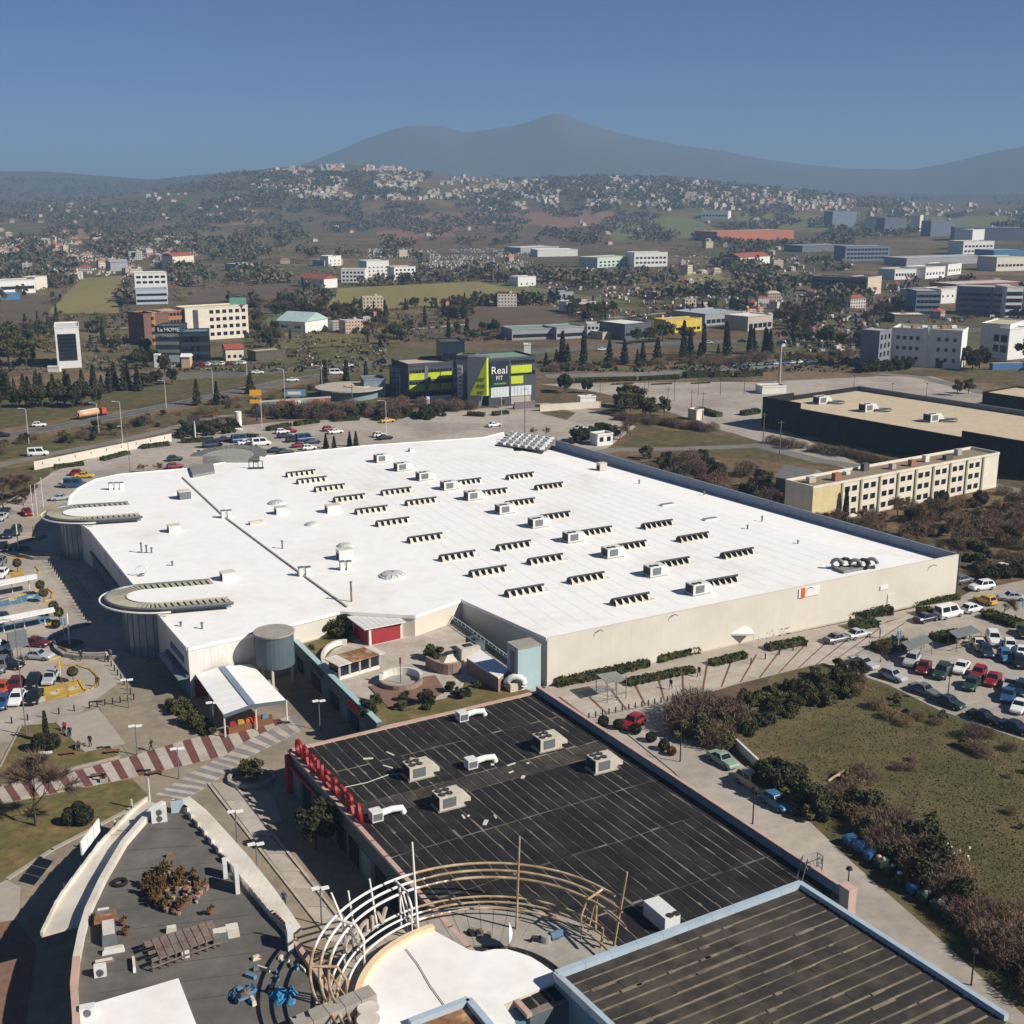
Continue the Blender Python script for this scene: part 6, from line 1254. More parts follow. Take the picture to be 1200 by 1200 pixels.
cars([('sedan','grey',981,752,GA),('sedan','silver',1005,747,GA),('sedan','navy',1085,728,GA),('van','white',1111,723,GA),('hatch','white',1139,717,GA),('hatch','yellow',1154,707,GA+90),('sedan','silver',1184,703,GA+150),('suv','white',1150,691,GA+170),('hatch','grey',1128,683,GA),('sedan','skyblue',1153,664,GA),('hatch','white',1176,669,GA)], 'near the right end of the cream wall', 'cars near the right end of the cream wall')
cars([('sedan','cream',1147,759),('suv','white',1164,753),('hatch','navy',1155,767),('hatch','white',1183,761),('hatch','skyblue',1178,773),('sedan','white',1197,768),('hatch','black',1194,780),('sedan','black',1200,745)], 'in the back row of the right car park', 'cars in the back row of the right car park', hd0=GA - 130)
cars([('suv','silver',1068,778),('sedan','darkred',1082,786),('suv','green',1103,792),('sedan','white',1126,786),('hatch','red',1146,793),('sedan','red',1163,800),('hatch','green',1138,806),('sedan','silver',1183,806),('suv','navy',1196,813),('sedan','blue',1181,819),('sedan','white',1194,832)], 'in the middle rows of the right car park', 'cars in the middle rows of the right car park', hd0=GA - 150)
cars([('sedan','grey',1083,813),('sedan','green',1112,827),('sedan','black',1153,845),('sedan','navy',1190,857),('sedan','silver',1012,781),('hatch','silver',1046,796)], 'along the field edge of the right car park', 'cars along the field edge', hd0=GA - 82)
cars([('sedan','darkred',42,757,-12),('sedan','silver',45,772,-10),('sedan','black',11,783,-8),('hatch','silver',59,799,-84),('hatch','black',39,803,-82),('sedan','black',40,821,-84),('hatch','white',20,823,-82),('hatch','darkred',18,807,-84),('hatch','orange',2,812,-84),('hatch','blue',3,828,-84),('hatch','white',2,762,-12),('suv','grey',1,785,-80)], 'in the near rows of the left car park', 'cars in the near rows of the left car park')
cars([('sedan','silver',2,609,-85),('suv','green',19,626,-78),('sedan','navy',10,629,-78),('sedan','red',32,603,-60),('hatch','black',5,645,-70),('hatch','white',2,676,-84),('hatch','grey',0,662,-84),('sedan','silver',72,586,20),('van','blue',88,571,10),('sedan','white',84,567,10),('sedan','yellow',99,560,8),('hatch','red',92,557,8),('hatch','navy',1,730,-84)], 'beyond the canopies of the left car park', 'cars beyond the canopies of the left car park')
cars([('hatch','green',205,540),('hatch','red',205,549),('van','navy',249,524),('sedan','navy',264,517),('sedan','white',238,533),('van','blue',282,518),('sedan','white',288,521),('sedan','black',302,520),('van','white',306,522),('sedan','black',304,531),('sedan','navy',324,530),('sedan','black',334,532),('sedan','navy',334,513),('hatch','red',340,507),('hatch','white',331,508),('hatch','black',343,518),('sedan','black',350,515),('van','blue',358,517),('sedan','navy',366,520),('sedan','red',352,524),('hatch','white',362,527),('hatch','red',386,505),('sedan','white',393,508),('hatch','white',445,512),('sedan','black',451,515),('sedan','white',579,500),('sedan','silver',680,504),('sedan','yellow',454,495)], 'in the car park behind the white mall', 'cars behind the white mall', True, 28)
cars([('hatch','white',46,500,15),('sedan','black',2,512,15),('sedan','blue',161,442,5),('sedan','black',136,446,5),('van','white',394,439,12),('sedan','white',343,447,14),('sedan','white',409,430,8),('sedan','black',444,426,8),('hatch','black',354,433,8),('sedan','white',302,438,8),('sedan','white',706,411,5),('sedan','silver',830,403,5),('sedan','black',870,401,5)], 'driving on the highway', 'cars on the highway', True)
car('van', 'white', 45, 534, 14, 'white passenger van on the lane below the highway', None, True)
cars([('sedan',random.choice(['white','silver','grey','black','blue']),862 + i * 9.5,430 - i * .5,35) for i in range(10)], 'in the roadside row before the white office', 'cars in the roadside row', True)
cars([('hatch',random.choice(['white','silver','black','red']),205 + i * 8,430 - i * .3,80) for i in range(11)], 'parked before the dark glass store', 'cars before the dark glass store', True)
# tanker lorry
tk = thing('tanker_lorry', at(108, 489), 'orange and white tanker lorry with red cab on the highway', 'lorry'); c = at(104, 490) + Vector((0, 0, .05)); dh = (at(150, 481) - at(75, 495)).normalized(); sd_ = Vector((-dh.y, dh.x, 0)); hr = math.atan2(dh.y, dh.x)
def along_t(k, z, s_=0): return c + (dh * k + sd_ * s_ + Vector((0, 0, z))) * .74
build(MB().tube([along_t(-5.5, 2.2), along_t(-5.4, 2.2), along_t(5, 2.2), along_t(5.1, 2.2)], [.7, 1.0, 1.0, .7], 14), 'tank', mat('tanker', (214,166,122), .4, .2, .4), tk, True); build(MB().bar(along_t(-5, 3.6), along_t(4.8, 3.6), 1.3, .15), 'catwalk', M['white'], tk); build(MB().bar(along_t(-5.5, .85), along_t(9.3, .85), .9, .3), 'chassis', M['dark'], tk)
build(MB().box(along_t(7.6, 1.0), 1.75, 1.85, 1.8, hr, taper=.94), 'cab', mat('lorry_red', (196,72,52), .4, .1), tk); build(MB().box(along_t(8.78, 2.2), .06, 1.5, .7, hr), 'windscreen', M['glass'], tk)
for k_ in (-4.4, -3.2, -2.0, 6.2, 8.2):
    for s_ in (-1.05, 1.05): build(MB().tube([along_t(k_, .5, s_ - .15), along_t(k_, .5, s_ + .15)], .37, 10), 'wheel', M['tyre'], tk)
# ------------------------------------------------------------------ street lamps and poles
def lamp(px, py, h, label, head='disc', group=None, m='steel', z=0):
    p = at(px, py, z); r = thing('street_lamp', p, label, 'street lamp', group); build(MB().tube([p, p + Vector((0, 0, h))], [.09, .06], 6), 'pole', M[m], r)
    if head == 'disc':
        build(MB().box(p + Vector((-.45, 0, h)), .8, .5, .12, .4), 'lamp_head', M['white'], r); build(MB().box(p + Vector((.45, .1, h)), .8, .5, .12, .4), 'lamp_head', M['white'], r)
    elif head == 'arm': build(MB().tube([p + Vector((0, 0, h)), p + Vector((-.6, 0, h + .25)), p + Vector((-1.7, 0, h + .3))], .05, 5), 'arm', M[m], r); build(MB().box(p + Vector((-1.9, 0, h + .22)), .8, .3, .14), 'lamp_head', M['unit_w'], r)
    else: build(MB().cyl(p + Vector((0, 0, h)), .35, .25, 10, r2=.25), 'lamp_head', M['dark' if m == 'dark' else 'unit_w'], r)
    return r
for px, py, h, lb in [(151,830,4.2,'plaza lamp beside the bollards in the sunny court'), (161,885,4.0,'plaza lamp on the edge of the striped path'), (210,913,4.0,'plaza lamp between the two striped paths'), (375,856,4.2,'plaza lamp in the shade of the teal fascia'), (251,858,4.2,'plaza lamp at the corner of the market shed'), (55,905,2.6,'short plaza lamp on the upper lawn'), (278,990,4,'plaza lamp beside the curved white canopy'), (302,1030,4,'second plaza lamp beside the curved white canopy'), (377,1084,4,'plaza lamp near the pergola hoops')]: lamp(px, py, h, lb)
for px, py, h, lb, hd in [(31,862,16,'tall floodlight pole at the corner of the upper lawn','arm'), (153,560,13,'tall pole at the back corner of the left car park','arm')]: lamp(px, py, h, lb, hd)
for i, (px, py, h) in enumerate([(34,520,10),(116,508,9),(144,520,12),(195,478,9),(250,462,9),(290,448,8),(307,500,9),(334,470,11),(378,466,11),(453,514,11),(588,500,9)]): lamp(px, py, h, '%s thin highway lamp pole, counted from the left' % ordinal(i), 'arm', 'highway lamp poles', 'unit_w')
for i, (px, py, h) in enumerate([(797,893,5),(882,966,4.5),(992,1060,4),(1138,1155,3.5)]): lamp(px, py, h, '%s dark lamp along the side road, counted from the far end' % ordinal(i), 'cap', 'dark lamps along the side road', 'dark')
for i, (px, py, h) in enumerate([(755,470,7),(790,470,7),(818,464,7),(844,463,7),(760,455,6),(872,462,6),(1000,460,6),(1045,470,6),(1085,470,6),(1110,823,4)]): lamp(px, py, h, '%s thin lamp of the empty car park, counted from the left' % ordinal([755,760,790,818,844,872,1000,1045,1085,1110].index(px)) if i < 9 else 'thin dark lamp at the field edge of the right car park', 'cap', 'thin lamps of the empty car park' if i < 9 else None, 'dark')
for i, (px, py, h) in enumerate([(615,508,14),(413,478,8),(703,478,9),(782,490,10),(810,486,8),(823,492,9),(894,520,9),(913,540,11)]):
    p = at(px, py); r = thing('utility_pole', p, '%s wooden utility pole from the left behind the mall' % ordinal(sorted([615,413,703,782,810,823,894,913]).index(px)), 'utility pole', 'utility poles'); build(MB().tube([p, p + Vector((0, 0, h))], [.16, .1], 6), 'pole', M['timber'], r); build(MB().bar(p + Vector((-.9, 0, h - .6)), p + Vector((.9, 0, h - .6)), .12), 'crossarm', M['timber'], r)
p = at(913, 449); r = thing('flood_mast', p, 'thick pale floodlight mast at the back of the empty car park', 'mast'); build(MB().tube([p, p + Vector((0, 0, 15))], [.6, .45], 8), 'mast_pole', M['concrete'], r); build(MB().box(p + Vector((0, 0, 15)), 3, 1.4, .6), 'lamp_rack', M['dark'], r)
# bollards
bo = tag(link('bollard', MB().cyl((0, 0, 0), .09, .85, 7).ball((0, 0, .85), .09, .09, .06, 7, 3, lo=0).mesh('bollard', M['dark']), None, (0, 0, -500)), 'x', 'bollard'); PROTO.append(bo)
def bolls(pts, n, lb):
    for i in range(n):
        t = i / max(1, n - 1) * (len(pts) - 1); k = min(int(t), len(pts) - 2); p = at(*pts[k]).lerp(at(*pts[k + 1]), t - k); dup(bo, p, 0, '%s bollard in the row %s' % (ordinal(i), lb), 'bollard', 'bollards ' + lb, sc=1.1)
bolls([(57,660),(80,693),(103,731)], 20, 'beside the left car park lane, from the back'); bolls([(127,776),(142,797),(157,820)], 9, 'right of the yellow bays, from the back'); bolls([(14,848),(105,830),(150,822)], 11, 'along the pale court edge, from the left'); bolls([(690,843),(782,823)], 13, 'at the near end of the promenade, from the left'); bolls([(880,778),(945,758)], 5, 'at the far end of the promenade, from the left')
for px, py, lb, n in [(92,690,'long bicycle rack of steel hoops in the plaza before the shops',12)]:
    r = thing('bicycle_rack', at(px, py), lb, 'rack')
    for i in range(n):
        p = at(82 + 21 * i / n, 679 + 27 * i / n); build(MB().tube([p, p + Vector((0, 0, .8)), p + Vector((.8, .2, .8)), p + Vector((.8, .2, 0))], .05, 5), 'hoop', M['slab_maroon' if i % 3 == 0 else 'steel'], r)
# ------------------------------------------------------------------ left car park furniture
def shade(pts, z, lb):
    q = [at(x, y, z) for x, y in pts]; r = thing('parking_canopy', at(pts[0][0], pts[0][1] + 8), lb, 'canopy')
    for i in range(8): a_, b_, c_, d_ = q[0].lerp(q[1], i / 8), q[0].lerp(q[1], (i + .985) / 8), q[3].lerp(q[2], (i + .985) / 8), q[3].lerp(q[2], i / 8); build(MB().prism([a_, b_, c_, d_], z, z + .12), 'roof_sheet', M['roofwhite'], r)
    for i in range(5): p = q[0].lerp(q[1], (i + .5) / 5); build(MB().tube([(p.x, p.y, 0), (p.x, p.y, z)], .08, 6), 'post', M['unit_w'], r)
shade([(-60,692),(43,673),(44,678),(-60,699)], 2.7, 'far long white canopy over bays in the left car park'); shade([(-60,735),(63,712),(65,717),(-60,742)], 2.7, 'near long white canopy over blue bays in the left car park')
def bay(pts, m, z=.06): o = sheet('painted_bay', pts, z, M[m])
for q in ([(-40,708),(10,700),(13,709),(-40,718)], [(12,700),(23,698),(26,707),(14,709)], [(24,698),(44,694),(48,702),(27,706)], [(-40,740),(10,731),(14,738),(-40,748)], [(12,731),(32,727),(36,734),(15,738)], [(33,727),(57,722),(60,728),(37,733)], [(50,749),(64,746),(66,756),(52,759)]): bay(q, 'bluebay')
for q in ([(48,806),(74,801),(80,816),(54,822)], [(75,800),(92,797),(100,811),(81,816)], [(12,670),(26,668),(28,674),(13,677)], [(55,729),(63,727),(66,733),(57,736)]): bay(q, 'yellow')
def wheelchair(px, py): # small white pictogram
    c = at(px, py, 0); o = struct(MB().cyl((c.x, c.y, .064), .7, .004, 12).box((c.x + .2, c.y + .8, .064), .35, .9, .004), 'bay_symbol', M['line'])
for px, py in ((64,812),(86,807),(15,703),(36,700),(22,733)): wheelchair(px, py)
for q in ([(40,806),(47,805),(54,822),(46,824)],): bay(q, 'line', .058)
ylw = lambda pts, cl=False: kerbline(pts, .14, .3, 'yellow', closed=cl)
ylw([(66,781),(90,780),(106,785),(114,793),(114,802),(106,808),(81,816)]); ylw([(66,781),(74,801)]); ylw([(92,797),(100,811)]); ylw([(57,774),(70,770),(74,764)]); ylw([(0,705),(45,692),(56,690),(62,695),(60,702)]); ylw([(44,708),(60,702)]); ylw([(0,656),(28,655)]); ylw([(0,683),(40,676),(46,670),(42,664)]); ylw([(30,608),(42,607),(52,600),(64,594)]); ylw([(26,628),(40,627),(40,617)])
for i in range(14): bx = -20 + i * 6.0; struct(MB().prism(P((bx, 836 - i * .9), (bx + .8, 836 - i * .9), (bx - 3, 818 - i * .9), (bx - 3.8, 818 - i * .9)), .05, .062), 'bay_line', M['line']) if i < 11 else None
for pts, lb in (([(140,773),(93,772),(76,770),(66,763),(63,755),(67,747),(78,740),(92,735),(107,732)], 'near C-shaped low dark wall round a planter'), ([(72,656),(40,656),(26,653),(16,648),(16,642),(24,637),(40,633),(55,630)], 'far C-shaped low dark wall round a planter')):
    r = thing('low_ring_wall', at(*pts[4]), lb, 'wall'); c = P(*pts)
    for a_, b_ in zip(c, c[1:]):
        for j in range(3): build(MB().bar(a_.lerp(b_, j / 3) + Vector((0, 0, .3)), a_.lerp(b_, (j + .98) / 3) + Vector((0, 0, .3)), .5, .65), 'wall_block', M['slab_grey' if j % 3 else 'concrete'], r)
for px, py, lb in ((82,757,'round planted bed inside the near C-shaped wall'), (22,645,'round planted bed inside the far C-shaped wall')):
    r = thing('round_bed', at(px, py), lb, 'planter'); c = at(px, py); build(MB().cyl(c, 2.4, .3, 24), 'kerb', M['concrete'], r); build(MB().cyl(c + Vector((0, 0, .3)), 2.1, .06, 24), 'soil', M['soil'], r); build(MB().tube([c, c + Vector((0, 0, 5.5))], .12, 6), 'post', M['unit_w'], r)
def shelter(q, z, lb, n=4):
    r = thing('glass_shelter', at(*q[0]), lb, 'shelter'); w = [at(x, y, z) for x, y in q]
    for i in range(n): a_, b_, c_, d_ = w[0].lerp(w[1], i / n), w[0].lerp(w[1], (i + .97) / n), w[3].lerp(w[2], (i + .97) / n), w[3].lerp(w[2], i / n); build(MB().prism([a_, b_, c_, d_], z, z + .08), 'roof_pane', mat('smoked_pane', (128,132,126), .2, .1), r)
    for p in w + [w[0].lerp(w[1], .5), w[3].lerp(w[2], .5)]: build(MB().tube([(p.x, p.y, 0), (p.x, p.y, z)], .06, 6), 'post', M['steel'], r)
    build(MB().bar(w[2] - Vector((0, 0, z - 1.0)), w[3] - Vector((0, 0, z - 1.0)), .05, .1), 'rail', M['steel'], r)
shelter([(8,742),(30,737),(34,756),(13,761)], 2.5, 'grey glass trolley shelter in the left car park'); shelter([(1056,753),(1084,744),(1093,752),(1066,762)], 2.3, 'left glass trolley shelter in the right car park'); shelter([(1112,740),(1138,733),(1150,741),(1122,748)], 2.3, 'right glass trolley shelter in the right car park')
shelter([(699,791),(722,787),(734,796),(712,801)], 3.0, 'pale flat shelter on slim posts in the promenade', 3)
gz = thing('gazebo', at(863, 753), 'small white pointed gazebo against the cream wall', 'gazebo'); c = at(863, 753); e = ra
build(MB().add([(c.x + x, c.y + y, 2.2) for x, y in ((-2.4, -1.9), (2.4, -1.9), (2.4, 1.9), (-2.4, 1.9))] + [(c.x, c.y, 3.5)], [(0, 1, 4), (1, 2, 4), (2, 3, 4), (3, 0, 4)]), 'tent_roof', M['white'], gz); build(MB().prism([(c.x - 2.4, c.y - 1.9), (c.x + 2.4, c.y - 1.9), (c.x + 2.4, c.y + 1.9), (c.x - 2.4, c.y + 1.9)], 1.9, 2.2, cap=False), 'valance', M['white'], gz)
for x, y in ((-2.3, -1.8), (2.3, -1.8), (2.3, 1.8), (-2.3, 1.8)): build(MB().tube([(c.x + x, c.y + y, 0), (c.x + x, c.y + y, 2.2)], .06, 6), 'pole', M['unit_w'], gz)
for px, py, h, m, lb in [(76,752,4,'bluebay','blue sign board on a post at the near C-shaped wall'), (72,800,3.5,'yellow','yellow sign post at the rounded kerb'), (29,592,3.2,'white','white sign post near the far grass island'), (1052,764,3.5,'bluebay','blue parking sign beside the left glass shelter'), (1198,726,3.5,'bluebay','blue parking sign at the right edge')]:
    p = at(px, py); r = thing('sign_post', p, lb, 'sign'); build(MB().tube([p, p + Vector((0, 0, h))], .06, 6), 'post', M['unit_w'], r); build(MB().box(p + Vector((0, 0, h - 1.2)), .7, .08, 1.2, .3), 'board', M[m], r)
for k, (px, py) in enumerate([(39,602),(44,601),(51,592)]): p = at(px, py + 3); r = thing('flag_pole', p, '%s bare flagpole on the back island of the left car park, from the left' % ordinal(k), 'flagpole', 'flagpoles'); build(MB().tube([p, p + Vector((0, 0, 7))], .07, 6), 'pole', M['unit_w'], r); build(MB().ball(p + Vector((0, 0, 7)), .12, .12, .12, 6, 4), 'finial', M['unit_w'], r)
# back wall of the left car park
bw = thing('boundary_wall', at(120, 540), 'long cream boundary wall with small blue plaques below the highway', 'wall'); w0, w1 = at(40, 551), at(201, 517)
for i in range(30): build(MB().bar(w0.lerp(w1, i / 30) + Vector((0, 0, 1.1)), w0.lerp(w1, (i + .99) / 30) + Vector((0, 0, 1.1)), .35, 2.3), 'wall_block', M['cream'], bw)
for i in range(9): p = w0.lerp(w1, (i + .5) / 9); build(MB().box((p.x, p.y - .25, 1.2), .6, .06, .6, .4), 'plaque', M['bluebay'], bw)
# benches and planters round the plaza
for px, py, lb in [(132,883,'dark bench at the right tip of the upper lawn'), (80,885,'dark bench in the middle of the upper lawn'), (115,911,'dark bench beside the striped path'), (182,908,'dark planter box on the striped path'), (30,908,'dark bench at the left of the upper lawn'), (92,876,'pale bench where people sit on the court edge')]:
    r = thing('bench', at(px, py), lb, 'bench'); c = at(px, py); build(MB().box(c + Vector((0, 0, .4)), 1.8, .5, .08, .3), 'seat', M['wood'], r)
    for s_ in (-.7, .7): build(MB().box(c + Vector((s_ * .95, s_ * .3, 0)), .12, .45, .4, .3), 'leg', M['dark'], r)
# ------------------------------------------------------------------ people
CM = {k: flat('cloth_' + k, c, .9, world=False) for k, c in dict(black=(34,34,38), white=(214,212,208), red=(136,44,48), grey=(96,96,98), blue=(52,66,92), tan=(130,108,84)).items()}
for px, py, hd, pose, c, l_, lb in [(95,774,200,'walk','black','black','person in black walking past the near C-shaped wall'), (125,775,160,'walk','white','black','person in a white top walking out of the shade'), (130,773,170,'walk','tan','blue','person in tan beside the one in white'), (28,780,180,'stand','tan','grey','person standing beside the black saloon in the left car park'), (106,875,170,'stand','black','black','person in dark clothes standing at the court edge'), (76,856,200,'sit','red','black','person in red sitting on the court edge'), (82,862,200,'sit','black','blue','person in black sitting next to the one in red'), (93,878,190,'sit','grey','black','person in grey sitting at the lawn corner'), (122,916,20,'sit','black','black','person in black sitting on the striped path'), (786,808,150,'walk','black','grey','person walking along the promenade near the low hedge'), (819,793,150,'walk','black','black','person in black walking further along the promenade'), (333,1062,0,'stand','blue','black','person in blue on the walkway beside the white canopy'), (178,880,90,'walk','black','black','person in black in the shade of the near corner'), (1031,748,60,'stand','grey','black','person beside the first parked cars of the right car park'), (115,805,20,'walk','black','blue','person in the shade before the entrance')]:
    p = at(px, py, .06); me = POSE[pose].copy(); me.materials[1] = CM[c]; me.materials[2] = CM[l_]; o = tag(link('person', me, None, p), lb, 'person'); o.rotation_euler = (0, 0, R(hd)); o.scale = (1.04,) * 3
    if pose == 'sit' : stl = tag(build(MB().box((p.x, p.y, .05), .9, .6, .43, R(hd)).box((p.x, p.y, .0), .8, .5, .05, R(hd)), 'stone_block', M['concrete']), 'stone block under the %s' % lb, 'block')
# ------------------------------------------------------------------ buildings beyond the mall
WIN = {}
def win_mesh(w, h, m):
    k = (round(w, 2), round(h, 2), m.name)
    if k not in WIN: WIN[k] = (MB().box((0, 0, 0), w, .12, h).mesh('window', m), MB().box((0, -.03, -.12), w * 1.15, .2, .1).mesh('sill', M['offwhite']))
    return WIN[k]
def windows(root, a, b, rows, cols, w, h, z0, dz, m=None, t0=.0, t1=1.0, sill=False, base=0):
    m = m or M['glass']; d = b - a; d.z = 0; rot = math.atan2(d.y, d.x); nn = Vector((d.y, -d.x, 0)).normalized(); me, sm = win_mesh(w, h, m); org = origin(root)
    for r_ in range(rows):
        for c in range(cols):
            p = a + d * (t0 + (t1 - t0) * (c + .5) / cols) + nn * .02; o = link('window', me, root, Vector((p.x, p.y, base + z0 + r_ * dz)) - org); o.rotation_euler = (0, 0, rot)
            if sill: link('sill', sm, o)
def bld(name, pl, pr, dep, h, label, wall, roof, cat='building', rows=0, cols=0, w=1.2, wh=1.3, z0=1.2, dz=3.1, side=0, wm=None, para=.5, gable=False, t0=.03, t1=.97, sill=False):
    a, b = at_t(*pl), at_t(*pr); gz_ = min(a.z, b.z) - .3; a.z = b.z = 0; q = face2(a, b, dep); r = thing(name, (a + b) / 2 + Vector((0, 0, gz_ + .3)), label, cat)
    build(MB().prism(q, gz_, gz_ + h + .3), 'wall', wall, r)
    if gable:
        m0, m1 = q[0].lerp(q[3], .5), q[1].lerp(q[2], .5); zz_ = gz_ + h + .3; rr = max(1.2, dep * .2); o_ = (b - a).normalized() * .4; s_ = (q[3] - q[0]).normalized() * .5
        v = [q[0] - s_ - o_, q[1] - s_ + o_, q[2] + s_ + o_, q[3] + s_ - o_, m0 - o_, m1 + o_]; v = [Vector((p.x, p.y, zz_ + (rr if i > 3 else -.05))) for i, p in enumerate(v)]
        build(MB().add(v, [(0, 1, 5, 4), (2, 3, 4, 5), (0, 4, 3), (1, 2, 5), (3, 2, 1, 0)]), 'roof', roof, r)
    else:
        c_ = (q[0] + q[2]) / 2; build(MB().poly([c_ + (p - c_) * .99 for p in q], gz_ + h + .32), 'roof', roof, r)
        if para:
            for p, p2 in zip(q, q[1:] + q[:1]): build(MB().bar(Vector((p.x, p.y, gz_ + h + .3 + para / 2)), Vector((p2.x, p2.y, gz_ + h + .3 + para / 2)), .3, para), 'parapet', wall, r)
    if rows: windows(r, q[0], q[1], rows, cols, w, wh, z0, dz, wm, t0, t1, sill, base=gz_ + .3)
    if side:
        windows(r, q[1], q[2], rows, side, w, wh, z0, dz, wm, base=gz_ + .3); windows(r, q[3], q[0], rows, side, w, wh, z0, dz, wm, base=gz_ + .3)
    return r, q, gz_ + .3
F = flat
lime = F('lime_panel', (186,204,46)); charcoal = F('charcoal_panel', (74,76,84)); midgrey = F('grey_panel', (112,114,122)); beige = F('beige_roof', (190,172,152)); whitew = F('white_wall', (222,220,214)); creamw = F('cream_wall', (216,208,190)); brick = F('brick_face', (158,112,84)); greyw = F('grey_wall', (150,152,154)); bluegrey = F('bluegrey_wall', (116,126,140)); concr = F('flat_concrete', (176,168,156)); tanroof = F('tan_roof', (196,180,152)); pinkw = F('pink_wall', (206,178,160)); blackw = F('black_clad', (26,27,30)); greenroof = F('green_roof', (120,150,130)); yel = F('yellow_wall', (206,182,72)); bluew = F('blue_wall_far', (70,116,160)); darkroof = F('dark_roof', (92,88,84)); redroof = F('red_roof', (150,80,62)); greenstripe = F('green_stripe', (90,150,60))
# the lime and charcoal building
r, q, z = bld('lime_office', (479,468), (531,464), 16, 11.5, 'charcoal building with lime green bands and pinkish flat roof', charcoal, beige, para=.9); lo_root = r
a, b = q[0], q[1]; d = b - a; nn = Vector((d.y, -d.x, 0)).normalized()
def panel(root, a, b, t0, t1, z0, z1, m, name, out=.15):
    d = b - a; nn = Vector((d.y, -d.x, 0)).normalized(); p, q_ = a + d * t0, a + d * t1; return build(MB().prism([p + nn * out, q_ + nn * out, q_ + nn * .02, p + nn * .02], z0, z1), name, m, root)
for z0_ in (2.6, 6.6):
    for t0, t1 in ((.02, .36), (.44, .7), (.72, .97)): panel(r, a, b, t0, t1, z + z0_, z + z0_ + 2.3, lime, 'lime_band')
windows(r, a, b, 3, 14, .8, 1.1, .9, 4.0, t0=.02, t1=.98); panel(r, a, b, .36, .44, z + .3, z + 11.4, midgrey, 'pilaster', .25)
r2, q2, z2 = bld('glass_stair_block', (457,463), (478,465), 10, 10.5, 'blue glass stair block left of the lime bands', F('teal_glass', (70,90,108), .2), beige, rows=5, cols=4, w=1.2, wh=1.5, z0=.5, dz=2, wm=M['glass_pale'])
r3, q3, z3 = bld('dark_glass_block', (519,461), (545,460), 12, 18, 'dark tilted glass block behind the lime bands', F('dark_glass_clad', (44,56,70), .25), darkroof, rows=5, cols=4, w=1.6, wh=2.0, z0=1, dz=2.8)
r4, q4, z4 = bld('grey_tower', (535,472), (554,473), 6, 16, 'grey tower with a tall white vertical banner', midgrey, darkroof); panel(r4, q4[0], q4[1], .08, .4, z4 + 2, z4 + 13, F('banner', (226,226,206)), 'banner')
for i in range(7): panel(r4, q4[0], q4[1], .16, .33, z4 + 3 + i * 1.4, z4 + 3.8 + i * 1.4, F('banner_ink', (150,156,120)), 'banner_glyph', .2)
# leaning wedge
a, b = at(548, 477), at(570.5, 478); q = face2(a, b, 5); wz = thing('leaning_wedge', (a + b) / 2, 'leaning grey and lime wedge wall between tower and billboard', 'wall')
d = b - a; nn = Vector((d.y, -d.x, 0)).normalized()
up_ = lambda p, z_: Vector((p.x, p.y, z_))
build(MB().add([up_(a, 0), up_(a + d * .55, 0), up_(b, 17), up_(a, 17), up_(q[3], 0), up_(q[3] + d * .55, 0), up_(q[2], 17), up_(q[3], 17)], [(0, 1, 2, 3), (7, 6, 5, 4), (0, 3, 7, 4), (1, 5, 6, 2), (3, 2, 6, 7), (0, 4, 5, 1)]), 'grey_slab', midgrey, wz)
build(MB().add([up_(a + d * .1 - nn * -.05, 4), up_(b - nn * -.05, 4), up_(b - nn * -.05, 16.5), up_(a + d * .1 + nn * .05, 4) + Vector((.01, 0, .01)), up_(b + d * .02 + nn * -2, 4), up_(b + nn * -2, 16.5)], [(0, 1, 2), (1, 4, 5, 2)]), 'lime_triangle', lime, wz)
for i, s in enumerate(['ART', 'FOR', 'FIT']): text('lettering', s, 1.5, frame(a + d * .72 + nn * .12 + Vector((0, 0, 9 - 2.2 * i)), d), charcoal, wz, .04)
r5, q5, z5 = bld('billboard_block', (573,476), (628,471.5), 16, 15.5, 'dark block with a white script billboard and lime bands', charcoal, greenroof, para=.6)
a, b = q5[0], q5[1]
panel(r5, a, b, .02, .42, z5 + 6.5, z5 + 15, F('billboard_dark', (36,44,54)), 'billboard', .3); dd = (b - a); n5 = Vector((dd.y, -dd.x, 0)).normalized()
text('billboard_text', 'Real', 3.6, frame(a + dd * .21 + n5 * .4 + Vector((0, 0, z5 + 10.8)), dd), M['white'], r5, .05); text('billboard_text', 'FIT', 2.0, frame(a + dd * .21 + n5 * .4 + Vector((0, 0, z5 + 8.7)), dd), M['white'], r5, .05); panel(r5, a, b, .1, .36, z5 + 7.2, z5 + 7.7, greenstripe, 'billboard_strip', .36)
for z0_ in (8.6, 12.2): panel(r5, a, b, .46, .72 if z0_ < 10 else .9, z5 + z0_ - 1.6, z5 + z0_ + 1.0, lime, 'lime_band', .2)
windows(r5, a, b, 2, 8, .9, 1.2, 9.9, 3.9, t0=.46, t1=.98, base=z5)
for t0, t1 in ((.04, .42), (.46, .9)):
    for i in range(6): panel(r5, a, b, t0 + (t1 - t0) * i / 6, t0 + (t1 - t0) * (i + .9) / 6, z5 + 2.8, z5 + 6.2, F('frosted', (206,214,216), .3), 'pane', .2)
panel(r5, a, b, .46, .88, z5 + .1, z5 + 2.6, concr, 'plinth', .25); bld('roof_cabin', (614,418), (622,418), 5, 5, 'x', whitew, concr)[0]['label'] = 'small white cabin rising behind the dark billboard block'
